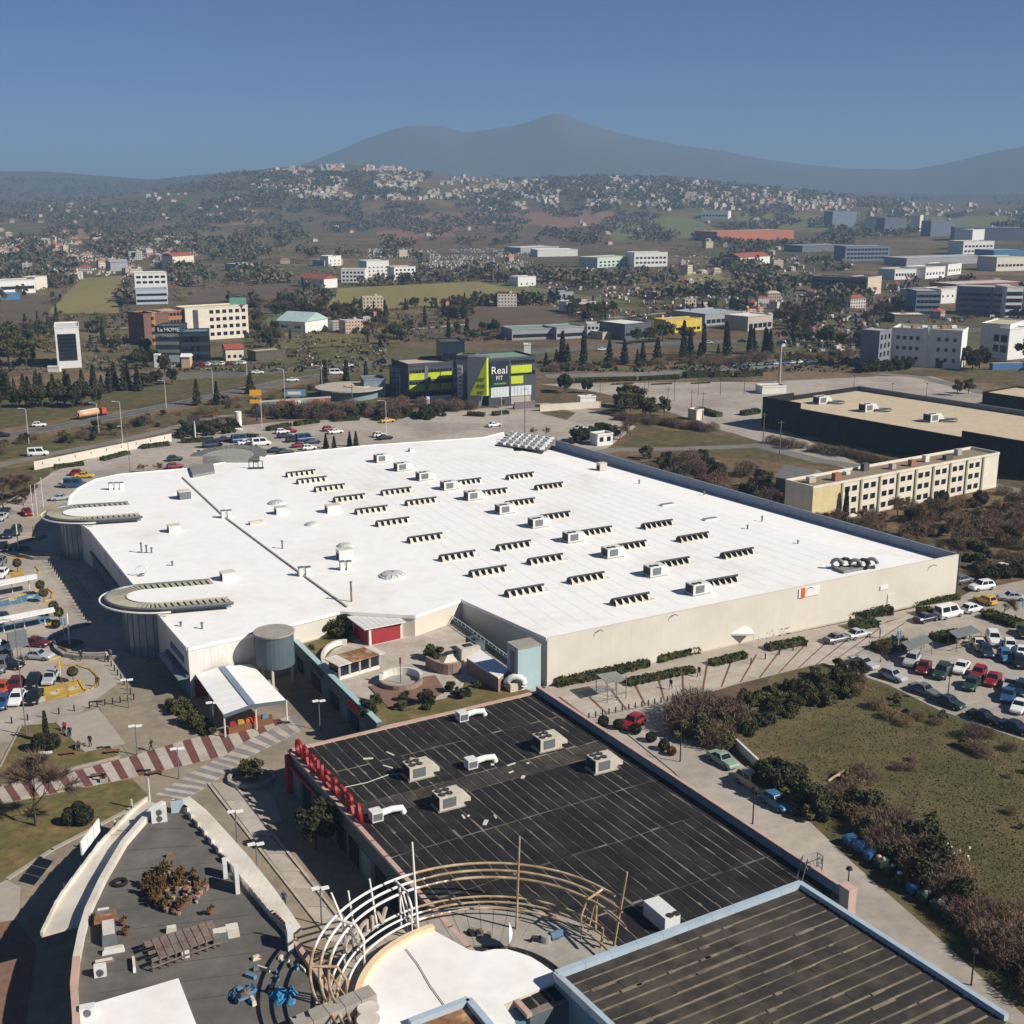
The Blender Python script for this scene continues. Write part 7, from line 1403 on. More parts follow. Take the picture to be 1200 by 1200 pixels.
# parked trailer-like white hoarding before it, round pavilion, hoardings
bld('white_hoarding', (500,474), (529,472), 1.2, 2.6, 'white panel hoarding with blue marks before the lime bands', whitew, whitew, 'hoarding', para=0); rp_ = thing('round_pavilion', at(407, 467), 'flat round pale roofed pavilion beside the hoardings', 'pavilion'); c = at(410, 465)
build(MB().cyl((c.x, c.y, 0), 10, 3.2, 28), 'wall', F('pav_wall', (120,138,144)), rp_); build(MB().cyl((c.x, c.y, 3.2), 12.0, .5, 32), 'roof', concr, rp_); build(MB().cyl((c.x + 3, c.y + 1, 3.7), 5, .3, 24), 'roof_deck', F('pav_deck', (196,178,150)), rp_)
bld('grey_service_block', (427,466), (452,465), 9, 6, 'small grey-blue block right of the round pavilion', F('gb', (126,142,152)), midgrey)
hb = thing('hoarding', at(345, 482), 'long striped hoarding of cream and red panels under the highway', 'hoarding'); w0, w1 = at(303,486), at(388,480)
for i in range(12): build(MB().bar(w0.lerp(w1, i / 12) + Vector((0, 0, 2.2)), w0.lerp(w1, (i + .98) / 12) + Vector((0, 0, 2.2)), .3, 3.4), 'panel', [midgrey, midgrey, midgrey, F('hoard_red', (168,72,72)), MATS['hoard_red'] if 'hoard_red' in MATS else lime, F('hoard_pink', (190,84,84)), whitew, F('hoard_teal', (120,150,158)), brick, F('hoard_brown', (128,82,74)), brick, MATS['hoard_brown'] if 'hoard_brown' in MATS else brick][i], hb)
build(MB().bar(w0 + Vector((0, .2, 4.2)), w1 + Vector((0, .2, 4.2)), .6, .5), 'top_rail', concr, hb)
sb = thing('rooftop_billboard', at(348, 480), 'teal and white billboard above the striped hoarding', 'billboard'); p = at(347, 479); build(MB().box(p + Vector((0, 0, 4.2)), 6.6, .4, 2.2, .1), 'board', F('bb_teal', (110,144,160)), sb); build(MB().box(p + Vector((-.4, -.25, 4.8)), 4.4, .1, 1.0, .1), 'board_text', whitew, sb)
for s_ in (-2.6, 2.6): build(MB().tube([p + Vector((s_, .3, 0)), p + Vector((s_, .3, 4.4))], .1, 6), 'post', M['steel'], sb)
yp = thing('pylon_sign', at(301, 492), 'yellow twin-board pylon sign left of the striped hoarding', 'sign'); p = at(301, 493); build(MB().tube([p, p + Vector((0, 0, 11))], .25, 8), 'pole', F('pylon_navy', (44,52,84)), yp)
for z0_, h_ in ((8.0, 1.8), (5.6, 1.1)): build(MB().box(p + Vector((0, -.1, z0_)), 3.6, .5, h_, .1), 'board', F('pylon_yellow', (226,160,40)), yp)
wt = thing('advert_column', at(280, 503), 'white cylindrical advertising column at the car park entrance', 'column'); build(MB().cyl(at(280, 503), 1.0, 5.5, 16).cyl(at(280, 503, 5.5), 1.1, .2, 16), 'column', whitew, wt); build(MB().cyl(at(280, 503, .05), 1.03, .7, 16), 'base_ring', F('adv_blue', (70,86,150)), wt)
bb = thing('roadside_billboard', at(228, 514), 'dark roadside billboard on a white post', 'billboard'); p = at(229, 513); build(MB().tube([p, p + Vector((0, 0, 5))], .2, 6), 'post', M['unit_w'], bb); build(MB().box(p + Vector((-.3, 0, 4)), 3.6, .4, 2.8, .2), 'board', F('bb_dark', (66,58,62)), bb)
# cream office with brick wing
r, q, z = bld('cream_office', (219,400), (292,395), 13, 15.5, 'long cream office block with square windows and green roof sign', creamw, tanroof, rows=4, cols=6, w=2.0, wh=1.7, z0=1.8, dz=3.6, t0=.36, t1=.98); panel(r, q[0], q[1], .12, .2, z, z + 14.8, charcoal, 'stair_glazing')
rs = thing('roof_sign', at_t(277,398) + Vector((0, 8, 16)), 'green lettered roof sign on the cream office', 'sign'); p = origin(rs); build(MB().box(p + Vector((0, 0, .5)), 8, .5, 3.2, .1), 'board', F('sign_green', (110,176,150)), rs)
for s_ in (-3, 3): build(MB().bar(p + Vector((s_, .3, -.5)), p + Vector((s_, .3, 1)), .3), 'strut', M['steel'], rs)
r, q, z = bld('brick_office', (190,402), (218,399.5), 12, 14.5, 'brick faced wing left of the cream office', brick, tanroof, rows=4, cols=6, w=1.4, wh=1.5, z0=2, dz=3.5, t0=.1, t1=.95); panel(r, q[0], q[1], 0, 1, z + 7.6, z + 8.1, creamw, 'string_course')
bld('orange_brick_office', (171,405), (184,404), 14, 14.5, 'orange brick corner block with shaded side', F('orange_brick', (176,120,76)), tanroof, rows=4, cols=2, w=1.5, wh=1.5, z0=1.5, dz=3.4); bld('shaded_brick_block', (152,402), (170.5,405.2), 13, 14.5, 'shaded dark brick block with a pale line at the end', F('brick_shade_tone', (118,86,76)), tanroof, rows=3, cols=4, w=2, wh=1.6, z0=2, dz=3.6)  # last block: brick colour darkened to paint the shaded side
# dark glass store with white letters
r, q, z = bld('dark_glass_store', (184,425), (212,425), 14, 15, 'dark glass store with big white roof letters', F('store_glass', (46,58,68), .25), darkroof, rows=3, cols=5, w=2.2, wh=1.3, z0=4.2, dz=3.4, wm=F('store_pane', (120,128,120), .3)); a, b = q[0], q[1]; dd = b - a; n_ = Vector((dd.y, -dd.x, 0)).normalized()
text('lettering', 'La HOME', 2.3, frame(a + dd * .58 + n_ * .3 + Vector((0, 0, 13.2)), dd), M['white'], r, .15); text('lettering', 'STUDIO', 1.3, frame(a + dd * .55 + n_ * .3 + Vector((0, 0, 10.8)), dd), F('dim_letters', (150,162,168)), r, .1); panel(r, a, b, .05, .45, z + .3, z + 3.2, F('shop_pane', (150,164,164), .3), 'shop_window'); panel(r, a, b, .52, .95, z + .3, z + 3.2, MATS['shop_pane'], 'shop_window')
bld('round_corner_store', (212.5,425), (247,424), 13, 12.5, 'dark glazed store with rounded roof right of the lettered one', F('store_glass2', (48,60,70), .25), F('store_top', (110,126,140)), rows=3, cols=5, w=3.4, wh=2.4, z0=.8, dz=3.9, wm=M['glass']); bld('white_kiosk', (181,431), (187,431), 3, 5, 'white advertising box left of the lettered store', whitew, whitew, 'kiosk'); bld('tan_booth', (213,431), (223,431), 4, 4.5, 'tan gabled booth before the dark glass stores', F('tan_booth', (196,168,138)), whitew, 'kiosk', gable=True); bld('red_roof_house', (265,423), (286,422), 9, 5, 'house with red tiled roof right of the dark glass stores', creamw, redroof, 'house', gable=True, rows=1, cols=3)
bld('white_office', (68,432), (96,430.8), 20, 16.5, 'white framed office with a dark glass front', whitew, F('office_roof', (196,198,202)), rows=0); ro_ = [o_ for o_ in COL.objects if o_.name.startswith('white_office')][-1]; a, b = at(68,432), at(96,430.8); panel(ro_, a, b, .1, .86, 3.2, 14, M['glass'], 'glass_front', .2)
for i in range(7): panel(ro_, a, b, .1, .86, 3.5 + i * 1.5, 3.62 + i * 1.5, charcoal, 'transom', .26)
bld('low_forecourt_wall', (56,436), (70,436), 2, 1.8, 'low white wall left of the white framed office', whitew, whitew, 'wall')
bld('white_shed', (325,389), (358,391), 20, 6, 'white and blue shed with pale green gabled roof', whitew, F('shed_roof', (168,190,186)), 'shed', gable=True, rows=1, cols=2, w=4, wh=1.2, z0=2.5); bld('canopy_shed', (300,424), (334,421), 8, 4, 'open shed with a beige roof beside the highway', F('shed_dark', (92,84,76)), F('beige_shed', (190,178,148)), 'shed'); bld('terraced_offices', (160,357), (197,356), 22, 9, 'lower terrace of the stepped white office', F('terr1', (182,190,200)), greyw, rows=2, cols=5, w=4, wh=1.5, z0=1.5, dz=3.8); bld('terraced_offices', (159,346), (197,345), 14, 15, 'upper white block of the stepped office', whitew, concr, rows=2, cols=5, w=3, wh=1.6, z0=8, dz=3.6)
# row by the highway on the right
for a_, b_, dep, h, lb, wl, rf, kw in [((600,399),(650,397),16,5,'long green roofed depot beside the highway', greyw, greenroof, dict(rows=1, cols=10, w=2.4, wh=1.6)), ((652,398),(684,396),14,5.5,'green roofed depot with a yellow flag', greyw, greenroof, dict(rows=1, cols=6, w=2.4, wh=1.6)), ((688,396),(702,396),10,6.5,'white box office between the depot and the dark hall', whitew, concr, dict(rows=2, cols=3)), ((706,398),(729,396),9,3.2,'low pale canopy of the filling station', concr, whitew, {}), ((732,399),(762,396),20,7.5,'dark hall with a bright white roof', F('hall_dark', (86,90,98)), whitew, dict(rows=1, cols=6, w=2.5, wh=1.5, z0=2)), ((780,391),(822,388),10,6.5,'yellow walled store beside the conifers', yel, F('yroof', (176,160,120)), dict(rows=1, cols=8, w=2, wh=1.4)),
        ((826,382),(874,378),26,6,'wide grey roofed showroom right of the yellow store', greyw, F('gr', (168,172,176)), dict(rows=1, cols=8, w=3, wh=2)), ((876,388),(905,385),16,7,'pavilion with a broad white roof edge', concr, whitew, dict(rows=1, cols=5, w=3, wh=2.4)), ((664,367),(698,366),14,6,'white house with red balcony bands beyond the field', whitew, redroof, dict(rows=2, cols=6, w=1.6, wh=1.4, z0=.8, dz=2.8)), ((607,336),(628,335),12,7,'small white house beyond the olive field', whitew, greyw, dict(rows=1, cols=3)), ((652,354),(672,353),10,6,'shaded blue roofed house beyond the field', greyw, bluegrey, dict(rows=1, cols=3)),
        ((400,331),(428,331),16,10,'left white apartment house beyond the olive field', whitew, concr, dict(rows=3, cols=6, w=1.8, wh=1.5, z0=1, dz=3)), ((430,325),(456,324),18,13,'tall white block behind the white apartment houses', whitew, concr, dict(rows=3, cols=5)), ((462,328),(487,327),14,10,'right white apartment house with a reddish roof', whitew, redroof, dict(rows=3, cols=5, w=1.8, wh=1.5, z0=1, dz=3)), ((350,336),(380,338),14,7,'white house with red tiled roof near the brown field', whitew, redroof, dict(gable=True, rows=2, cols=4, dz=2.8)), ((385,312),(400,311),12,9,'narrow white house at the left of the apartments', whitew, concr, dict(rows=2, cols=3)),
        ((630,301),(677,300),30,7,'long hall with a bright white roof edge', whitew, F('wr', (226,222,212)), {}), ((610,297),(655,294),26,6,'long pale hall behind the bright one', greyw, whitew, {}), ((700,314),(742,311),24,9,'green and white factory hall', F('gw', (186,200,186)), concr, dict(rows=2, cols=8, w=3, wh=1.5)), ((743,313),(782,312),20,13,'white three storey office beside the factory hall', whitew, concr, dict(rows=2, cols=8, w=2.6, wh=1.8, z0=3, dz=4.4)),
        ((0,345),(42,343),18,9,'long white workshop with blue windows at the left edge', whitew, greyw, dict(rows=1, cols=8, w=3, wh=2.2, z0=3)), ((42,340),(56,338),10,9,'cream end block of the long workshop', creamw, concr, {}), ((0,352),(24,351),9,4,'blue container row before the workshop', bluew, greyw, {}), ((130,318),(150,317),10,8,'grey roofed hall left of the small church', greyw, F('lead', (150,150,156)), dict(gable=True)), ((203,316),(228,314),14,12,'cream chapel with red tiled roofs in the cemetery', creamw, redroof, dict(gable=True, rows=1, cols=5, w=2.2, wh=4, z0=2)), ((278,318),(304,316),16,6,'grey shed with a white portal beyond the trees', greyw, F('gs', (160,164,168)), dict(rows=1, cols=3)), ((380,312),(402,310),14,5,'pale green hall beyond the cypress', greyw, greenroof, {})]:
    bld('building', a_, b_, dep, h, lb, wl, rf, 'hall' if 'hall' in lb else ('house' if 'house' in lb else 'building'), **kw)
# white office on the right, with its shaded end
r, q, z = bld('white_office', (1043,428), (1124,433), 16, 15, 'long white office with small square windows right of the empty car park', whitew, concr, rows=0, para=.8)
for t0, t1, n_ in ((.04, .42, 4), (.62, .96, 3)): windows(r, q[0], q[1], 3, n_, 1.3, 1.5, 2.6, 4.2, F('win_brown', (70,62,58), .3), t0, t1, base=z)
panel(r, q[0], q[1], .44, .52, z, z + 16.4, whitew, 'stair_tower', .5); panel(r, q[0], q[1], .66, .76, z, z + 3.2, charcoal, 'entrance', .4)
for i in range(6): c_ = q[0].lerp(q[2], .15 + .13 * i); build(MB().box((c_.x, c_.y, z + 15.3), 2.2, 1.6, 1.2, .2), 'roof_tank', [concr, brick, whitew][i % 3], r)
bld('shaded_office_wing', (1028,432), (1042,428.5), 8, 15, 'dark shaded end wing of the long white office', F('sh_end', (120,124,130)), concr, rows=4, cols=3, w=1.6, wh=2, z0=1, dz=3.5)  # grey wall colour carries the shade of the white office's end
bld('blue_white_office', (1150,418), (1180,422), 14, 13, 'white office with large dark windows at the right', whitew, F('bw', (170,176,184)), rows=2, cols=3, w=3.2, wh=3, z0=3, dz=4.4); bld('white_tower_block', (1180,421), (1198,414), 12, 14.5, 'white block with pale roof at the right edge', whitew, tanroof, rows=3, cols=1, w=1, wh=1.2, z0=2, dz=3.8, t0=.5, t1=.9); bld('container_row', (1163,434), (1198,433), 2.5, 2.8, 'blue container row below the white office', bluew, concr, 'container', para=0)
for a_, b_, dep, h, lb, wl, rf, kw in [((1048,378),(1087,378),14,4,'flat canopy with a bright cream roof', F('can', (110,104,96)), F('canr', (224,214,190)), {}), ((1072,370),(1101,370),20,14,'left blue-grey apartment block in shade', bluegrey, concr, dict(rows=4, cols=6, w=2, wh=1.6, z0=1, dz=3.2)), ((1101,356),(1119,355),16,9,'small white block between two blue-grey ones', whitew, concr, dict(rows=1, cols=3, z0=4)), ((1119,368),(1160,370),22,16,'wide blue-grey apartment block at the right', bluegrey, concr, dict(rows=4, cols=9, w=2, wh=1.6, z0=1, dz=3.4)), ((1161,370),(1177,371),18,16,'narrow grey apartment block at the right', greyw, concr, dict(rows=4, cols=4, w=1.8, wh=1.6, z0=1, dz=3.4)), ((1177,372),(1196,372),18,17,'white apartment block with dark windows at the right edge', whitew, concr, dict(rows=4, cols=4, w=2.4, wh=2.2, z0=1, dz=3.8)),
        ((1016,346),(1032,344),14,12,'beige gable end of the long dark terrace', F('bg', (200,182,160)), darkroof, {}), ((950,342),(1015,346),14,11,'long dark terrace of shops in shade', F('dt', (108,108,112)), darkroof, dict(rows=3, cols=14, w=2.2, wh=1.6, z0=1, dz=3.3)), ((1048,328),(1073,327),20,8,'left white villa block with a window band', whitew, concr, dict(rows=1, cols=7, w=2, wh=2, z0=3)), ((1084,327),(1107,325),20,9,'middle white villa block with a window band', whitew, concr, dict(rows=1, cols=6, w=2, wh=2, z0=3)), ((1110,323),(1126,321),20,9,'right white villa block with a window band', whitew, brick, dict(rows=1, cols=5, w=2, wh=2, z0=3)), ((1128,299),(1164,298),26,14,'white stepped factory office far right', whitew, concr, dict(rows=2, cols=8, w=3, wh=2, z0=3, dz=5)), ((1138,293),(1152,292),14,22,'upper cabin of the white stepped factory office', whitew, concr, {}), ((1164,306),(1204,305),30,10,'blue warehouse at the right edge', bluew, greyw, {}), ((1167,318),(1204,317),26,12,'cream warehouse at the right edge', creamw, concr, dict(rows=1, cols=8, w=3, wh=2, z0=4)), ((990,306),(1042,305),24,14,'blue-grey factory with a long window wall', bluegrey, greyw, dict(rows=3, cols=12, w=3, wh=2, z0=2, dz=4)), ((1062,312),(1160,308),30,7,'long low grey warehouse with a pale roof', greyw, F('lw', (176,178,180)), {}), ((940,296),(1000,293),30,7,'long low dark hall with pale roof line', F('ld', (100,104,110)), F('ldr', (150,150,150)), {}), ((1120,344),(1204,340),26,6,'long red and white market hall at the right', F('mh', (150,90,86)), F('mr', (196,190,182)), {}), ((1080,352),(1150,349),22,6,'low pale workshop row at the right', concr, F('pw', (190,184,172)), {}), ((840,283),(930,280),40,12,'long orange-brown factory beyond the fields', F('ob', (168,104,80)), F('obr', (180,140,120)), {}), ((867,312),(902,309),18,8,'long villa with a red tiled roof', whitew, redroof, dict(gable=True, rows=1, cols=8)), ((822,256),(853,257),40,14,'far white hall on the green slope', whitew, concr, dict(rows=1, cols=8, w=4, wh=3, z0=5)), ((975,267),(1003,266),24,26,'far grey tower pair at the centre right', bluegrey, concr, {}), ((1013,270),(1026,270),16,18,'far small dark tower between taller blocks', bluegrey, concr, {}), ((1036,273),(1062,272),24,22,'far dark slab block of the right group', F('fd', (104,110,120)), concr, {}), ((1066,271),(1077,271),16,24,'far beige tower at the centre right', creamw, concr, {}), ((1090,277),(1118,276),26,20,'far grey block of the right group', bluegrey, concr, {}), ((1118,282),(1200,282),40,16,'far long grey slab at the right', bluegrey, greyw, {})]:
    bld('building', a_, b_, dep, h, lb, wl, rf, 'hall' if 'hall' in lb else 'building', **kw)
# the black box store with the tan roof
kb = thing('black_box_store', at(1050, 530), 'big black clad store with a tan roof and taller ends', 'building'); a, b = at(893, 500), at(1230, 566); dk = (at(977, 459, 8) - at(893, 463, 9)); bk_n = (b - a).normalized(); dpt = Vector((-bk_n.y, bk_n.x, 0)) * 46; q = [a, b, b + dpt, a + dpt]
build(MB().prism(q, 0, 6.8, cap=False), 'wall', blackw, kb); build(MB().poly(q, 6.9), 'roof', tanroof, kb); L_ = (b - a).length
for i in range(26):
    t0, t1 = i / 26, (i + .985) / 26; xm = 893 + 337 * (t0 + t1) / 2; zt = 9.3 if (xm < 940 or xm > 1135) else 7.6
    p, p2 = a + bk_n * L_ * t0, a + bk_n * L_ * t1; nn = Vector((bk_n.y, -bk_n.x, 0)); build(MB().prism([p + nn * .3, p2 + nn * .3, p2 - nn * .3, p - nn * .3], 0, zt), 'cladding_panel', blackw, kb)
for i in range(10): p, p2 = a.lerp(a + dpt, i / 10), a.lerp(a + dpt, (i + .98) / 10); build(MB().bar(p + Vector((0, 0, 4.6)), p2 + Vector((0, 0, 4.6)), .5, 9.2 if i < 3 else 7.4), 'cladding_panel', blackw, kb)
build(MB().bar(a + dpt + Vector((0, 0, 7.6)), b + dpt + Vector((0, 0, 7.6)), .6, 1.6), 'back_parapet', midgrey, kb)
for i, (px, py) in enumerate([(962,473),(1016,482),(1092,494)]):
    p = at(px, py, 6.9); r = dup(ru, p, ra, '%s white cooler with ducts on the tan roof, from the left' % ordinal(i), 'air conditioner', 'coolers on the tan roof', sc=1.3)
    c_ = p + Vector((4.5, 0, 0)); tag(build(MB().tube([c_ + Vector((2.6 * math.cos(t), 1.6 * math.sin(t), .5)) for t in np.linspace(0, 6.28, 16)], .35, 6).box(c_ + Vector((0, 0, 0)), 1, 1, .3), 'duct_loop', M['steel'], smooth=True), '%s looped duct on the tan roof, from the left' % ordinal(i), 'duct', 'duct loops on the tan roof')
r, q, z = bld('black_wing', (1150,478), (1230,490), 20, 5, 'tan roofed black wing behind the black store', blackw, tanroof)
bld('loading_shed', (893,462), (921,461), 6, 2.4, 'white low loading shed behind the black store', whitew, concr)
# cream three storey works beside the black store
r, q, z = bld('cream_works', (950,616), (1167,571), 8, 8.2, 'long cream three storey works with a cluttered brown roof', creamw, F('works_roof', (140,124,104)), para=.6); a, b = q[0], q[1]; yl = F('works_yellow', (204,190,142)); panel(r, a, b, .0, .14, z, z + 8, yl, 'yellow_bay', .1)
for i in range(9): t = .14 + .86 * i / 9; panel(r, a, b, t - .004, t + .004, z, z + 8.4, F('works_pilaster', (150,146,120)), 'pilaster', .3)
for row, z0_ in enumerate((.9, 3.5, 6.1)):
    for i in range(8):
        for k_ in range(2): t = .14 + .86 * (i + .3 + .38 * k_) / 9; panel(r, a, b, t - .012, t + .012, z + z0_, z + z0_ + 1.2, M['glass'], 'window', .06)
for i in range(9): c_ = a.lerp(b, .06 + .1 * i) + (q[3] - a) * random.uniform(.25, .75); build(MB().box((c_.x, c_.y, z + 8.3), random.uniform(1, 2.4), 1.2, random.uniform(.6, 1.8), .5), 'roof_clutter', [concr, brick, whitew, darkroof][i % 4], r)
bld('grey_lean_to', (908,580), (942,586), 10, 4.5, 'dark grey lean-to left of the cream works', F('lean', (104,106,106)), F('lean_r', (120,120,118)), 'shed', gable=True); bld('small_cabin', (700,523), (718,521), 4, 3, 'small white site cabin behind the blue parapet', whitew, concr, 'cabin', rows=1, cols=2); bld('gate_kiosk', (806,491), (816,493), 3, 3, 'small cream kiosk at the edge of the empty car park', creamw, concr, 'kiosk'); bld('pale_wall', (633,482), (704,478), .8, 2.2, 'pale wall with a white gate right of the billboard block', creamw, concr, 'wall', para=0); bld('grey_fence', (603,480), (627,478), .5, 2.4, 'mauve grey screen before the billboard block', F('mauve', (116,104,112)), concr, 'fence', para=0); bld('gate_house', (680,479), (698,478), 3, 3.6, 'white gate house with a flat roof', whitew, concr, 'kiosk')
# ------------------------------------------------------------------ trees of the middle distance
def scatter(kind, pts, s0, s1, label, group, jit=4):
    for px, py in pts:
        p = at_t(px + random.uniform(-jit, jit), py + random.uniform(-jit, jit) * .4)
        if p: plant(kind, 0, 0, random.uniform(s0, s1), label, group, loc=p)
def rows_(x0, y0, x1, y1, n): return [(x0 + (x1 - x0) * i / max(1, n - 1), y0 + (y1 - y0) * i / max(1, n - 1)) for i in range(n)]
scatter('fir_tree', rows_(2,468,165,457,26), .9, 1.4, 'dark fir in the row along the left highway', 'firs along the left highway', 5); scatter('broadleaf_tree', rows_(0,478,120,476,14), .8, 1.2, 'dark bushy tree below the firs at the left highway', 'bushy trees below the firs', 6); scatter('broadleaf_tree', rows_(165,455,200,452,4), .7, 1.0, 'round tree at the right end of the highway firs', 'round trees at the end of the highway firs')
scatter('umbrella_pine', [(8,425),(20,420),(12,412),(28,428),(2,416)], 1.4, 1.9, 'big pine at the left edge beyond the highway', 'big pines at the left edge'); scatter('broadleaf_tree', [(168,424),(174,420),(162,428),(178,428),(190,438),(172,432)], .8, 1.2, 'dark tree left of the lettered glass store', 'dark trees beside the glass store')
scatter('fir_tree', [(229,475),(257,476),(290,462),(297,458)], .9, 1.2, 'lone fir on the highway bank', 'lone firs on the highway bank'); scatter('cypress_tree', [(378,462),(383,458),(403,456),(406,452),(427,452)], .9, 1.3, 'cypress near the round pavilion', 'cypresses near the round pavilion'); scatter('fir_tree', [(381,527),(395,526),(408,524),(420,523)], .55, .85, 'small fir behind the back edge of the white roof', 'small firs behind the white roof')
scatter('bare_tree', [(8,596),(20,590),(30,586),(42,590),(28,600),(14,582)], .7, 1.1, 'bare tree in the clump at the back of the left car park', 'bare trees behind the left car park'); scatter('leafless_tree', [(168,555),(182,553),(240,505),(625,512),(640,510),(590,478)], .5, .7, 'small bare tree behind the mall', 'small bare trees behind the mall')
scatter('scrub_bush', [(random.uniform(300,470), random.uniform(482,492)) for _ in range(34)], 1.2, 2.0, 'brown scrub along the hoarding', 'brown scrub along the hoarding'); scatter('dark_bush', [(random.uniform(330,520), random.uniform(487,491)) for _ in range(26)], 1.2, 1.8, 'dark hedge bush behind the back car park', 'dark bushes behind the back car park'); scatter('scrub_bush', [(random.uniform(440,560), random.uniform(476,482)) for _ in range(18)], 1, 1.7, 'reddish scrub below the lime bands', 'scrub below the lime bands')
scatter('scrub_bush', [(random.uniform(0,300), 0) for _ in range(0)], 1, 1, 'x', 'x')
for i in range(70): px = random.uniform(0, 430); py = 514 - px * .185 + random.uniform(6, 22); kplant(['scrub_bush', 'green_bush', 'dark_bush', 'dry_scrub'], px, py, random.uniform(.6, 1.3), 'on the bank below the left highway', 'shrubs on the highway bank')
for i in range(26): px = random.uniform(210, 275); py = 512 - (px - 210) * .1 + random.uniform(-9, 2); plant('dark_bush', px, py, random.uniform(.9, 1.4), 'dense bush behind the roadside billboard', 'bushes behind the roadside billboard')
scatter('fir_tree', [(637,430),(652,428),(663,428),(686,428),(712,427),(730,426),(745,425),(756,428),(770,424),(800,420),(808,422),(822,421),(840,420),(852,418),(880,416),(897,415),(905,416)], 0.75, 1.7, 'dark fir along the highway right of the billboard block', 'firs along the right highway'); scatter('cypress_tree', [(662,426),(686,424),(800,418),(822,416),(852,414),(881,414),(896,413)], 1.2, 1.7, 'cypress along the right highway', 'cypresses along the right highway'); scatter('umbrella_pine', [(775,402),(788,400),(800,399),(812,398),(760,402),(748,404)], .9, 1.3, 'round pine in front of the yellow store', 'round pines before the yellow store')
for i in range(60): px = random.uniform(640, 1020); kplant(['scrub_bush', 'olive_bush', 'dry_scrub'], px, 436 - (px - 640) * .035 + random.uniform(-8, 0), random.uniform(1, 1.8), 'on the strip below the right highway', 'shrubs below the right highway')
scatter('umbrella_pine', [(732,486),(742,484),(755,490),(765,492),(775,488),(748,480),(737,478)], .8, 1.2, 'dark pine on the island before the empty car park', 'pines on the car park island'); scatter('broadleaf_tree', [(662,462),(688,461),(658,458)], .8, 1.0, 'round dark tree right of the billboard block', 'round trees right of the billboard block'); scatter('leafless_tree', [(728,516),(735,512)], .8, 1.0, 'bare tree beside the site cabin', 'bare trees beside the site cabin'); scatter('dark_bush', rows_(672,518,716,510,14), 1.3, 1.8, 'dark bush of the clump behind the site cabin', 'bush clump behind the site cabin', 3); scatter('scrub_bush', rows_(722,492,835,505,20), .8, 1.3, 'scrub on the car park island', 'scrub on the car park island', 5)
for i in range(150):
    px = random.uniform(755, 1215); lo_ = 530 + (px - 755) * .10; hi = 560 + (px - 755) * .30; py = random.uniform(lo_, hi)
    if 905 < px < 1180 and py < 625 - (px - 905) * .19: continue
    kplant(['scrub_bush', 'scrub_bush', 'dry_scrub', 'dark_bush', 'olive_bush'], px, py, random.uniform(.9, 1.9), 'on the waste ground behind the blue parapet', 'scrub on the waste ground')
scatter('leafless_tree', [(900,575),(915,600),(960,618),(985,622),(1010,618),(1035,622),(1050,605),(1075,615),(1095,600),(1110,612),(1135,600),(1150,612),(1175,605),(1190,620),(1120,630),(1160,640),(1190,600)], .7, 1.05, 'bare tree before the cream works', 'bare trees before the cream works'); scatter('cypress_tree', [(992,610),(925,608)], .7, .8, 'young cypress before the cream works', 'young cypresses before the cream works'); scatter('umbrella_pine', [(1122,462),(1136,460)], .7, .8, 'clipped round tree right of the empty car park', 'clipped trees right of the empty car park'); scatter('dark_bush', rows_(1010,436,1060,432,12), 1.6, 2.2, 'dark bush before the white office', 'bushes before the white office'); scatter('broadleaf_tree', [(1132,432),(1142,434),(1150,432),(1198,424),(1204,420)], 1.1, 1.5, 'dark tree right of the white office', 'dark trees right of the white office'); scatter('scrub_bush', rows_(900,520,1110,556,22), .9, 1.4, 'scrub at the foot of the black store', 'scrub at the foot of the black store', 5)
scatter('dark_bush', rows_(1150,680,1200,675,7), 1.0, 1.4, 'dark bush behind the parked cars at the right', 'bushes behind the parked cars', 4); plant('leafless_tree', 1176, 722, .75, 'bare tree on the hedge island of the right car park')
# ------------------------------------------------------------------ countryside: woods, houses, the hillside town
used_poly = [[(96,326),(142,323),(139,367),(54,368)], [(395,338),(560,330),(650,352),(380,366)], [(560,360),(640,358),(700,384),(540,392)], [(0,348),(70,346),(50,384),(0,384)], [(560,330),(620,336),(745,356),(650,352)], [(230,340),(340,332),(370,350),(215,356)]]
used_box = [(66,100,380,436), (150,295,355,432), (455,632,400,476), (1028,1200,378,436), (600,910,380,425), (395,490,303,332), (1070,1200,335,372), (1000,1200,280,330), (625,785,288,315), (160,200,315,358), (950,1035,318,346), (325,360,370,392)]
def free(px, py):
    if any(inpoly(px, py, p) for p in used_poly): return False
    return not any(a <= px <= b and c <= py <= d for a, b, c, d in used_box)
HM = [F('house_white', (206,201,191)), F('house_cream', (196,184,160)), F('house_grey', (164,160,154)), F('house_pink', (188,164,146))]; HR = [M['tile'], F('house_flat', (186,178,166)), F('house_tile2', (172,108,84)), F('house_terr', (160,152,146))]
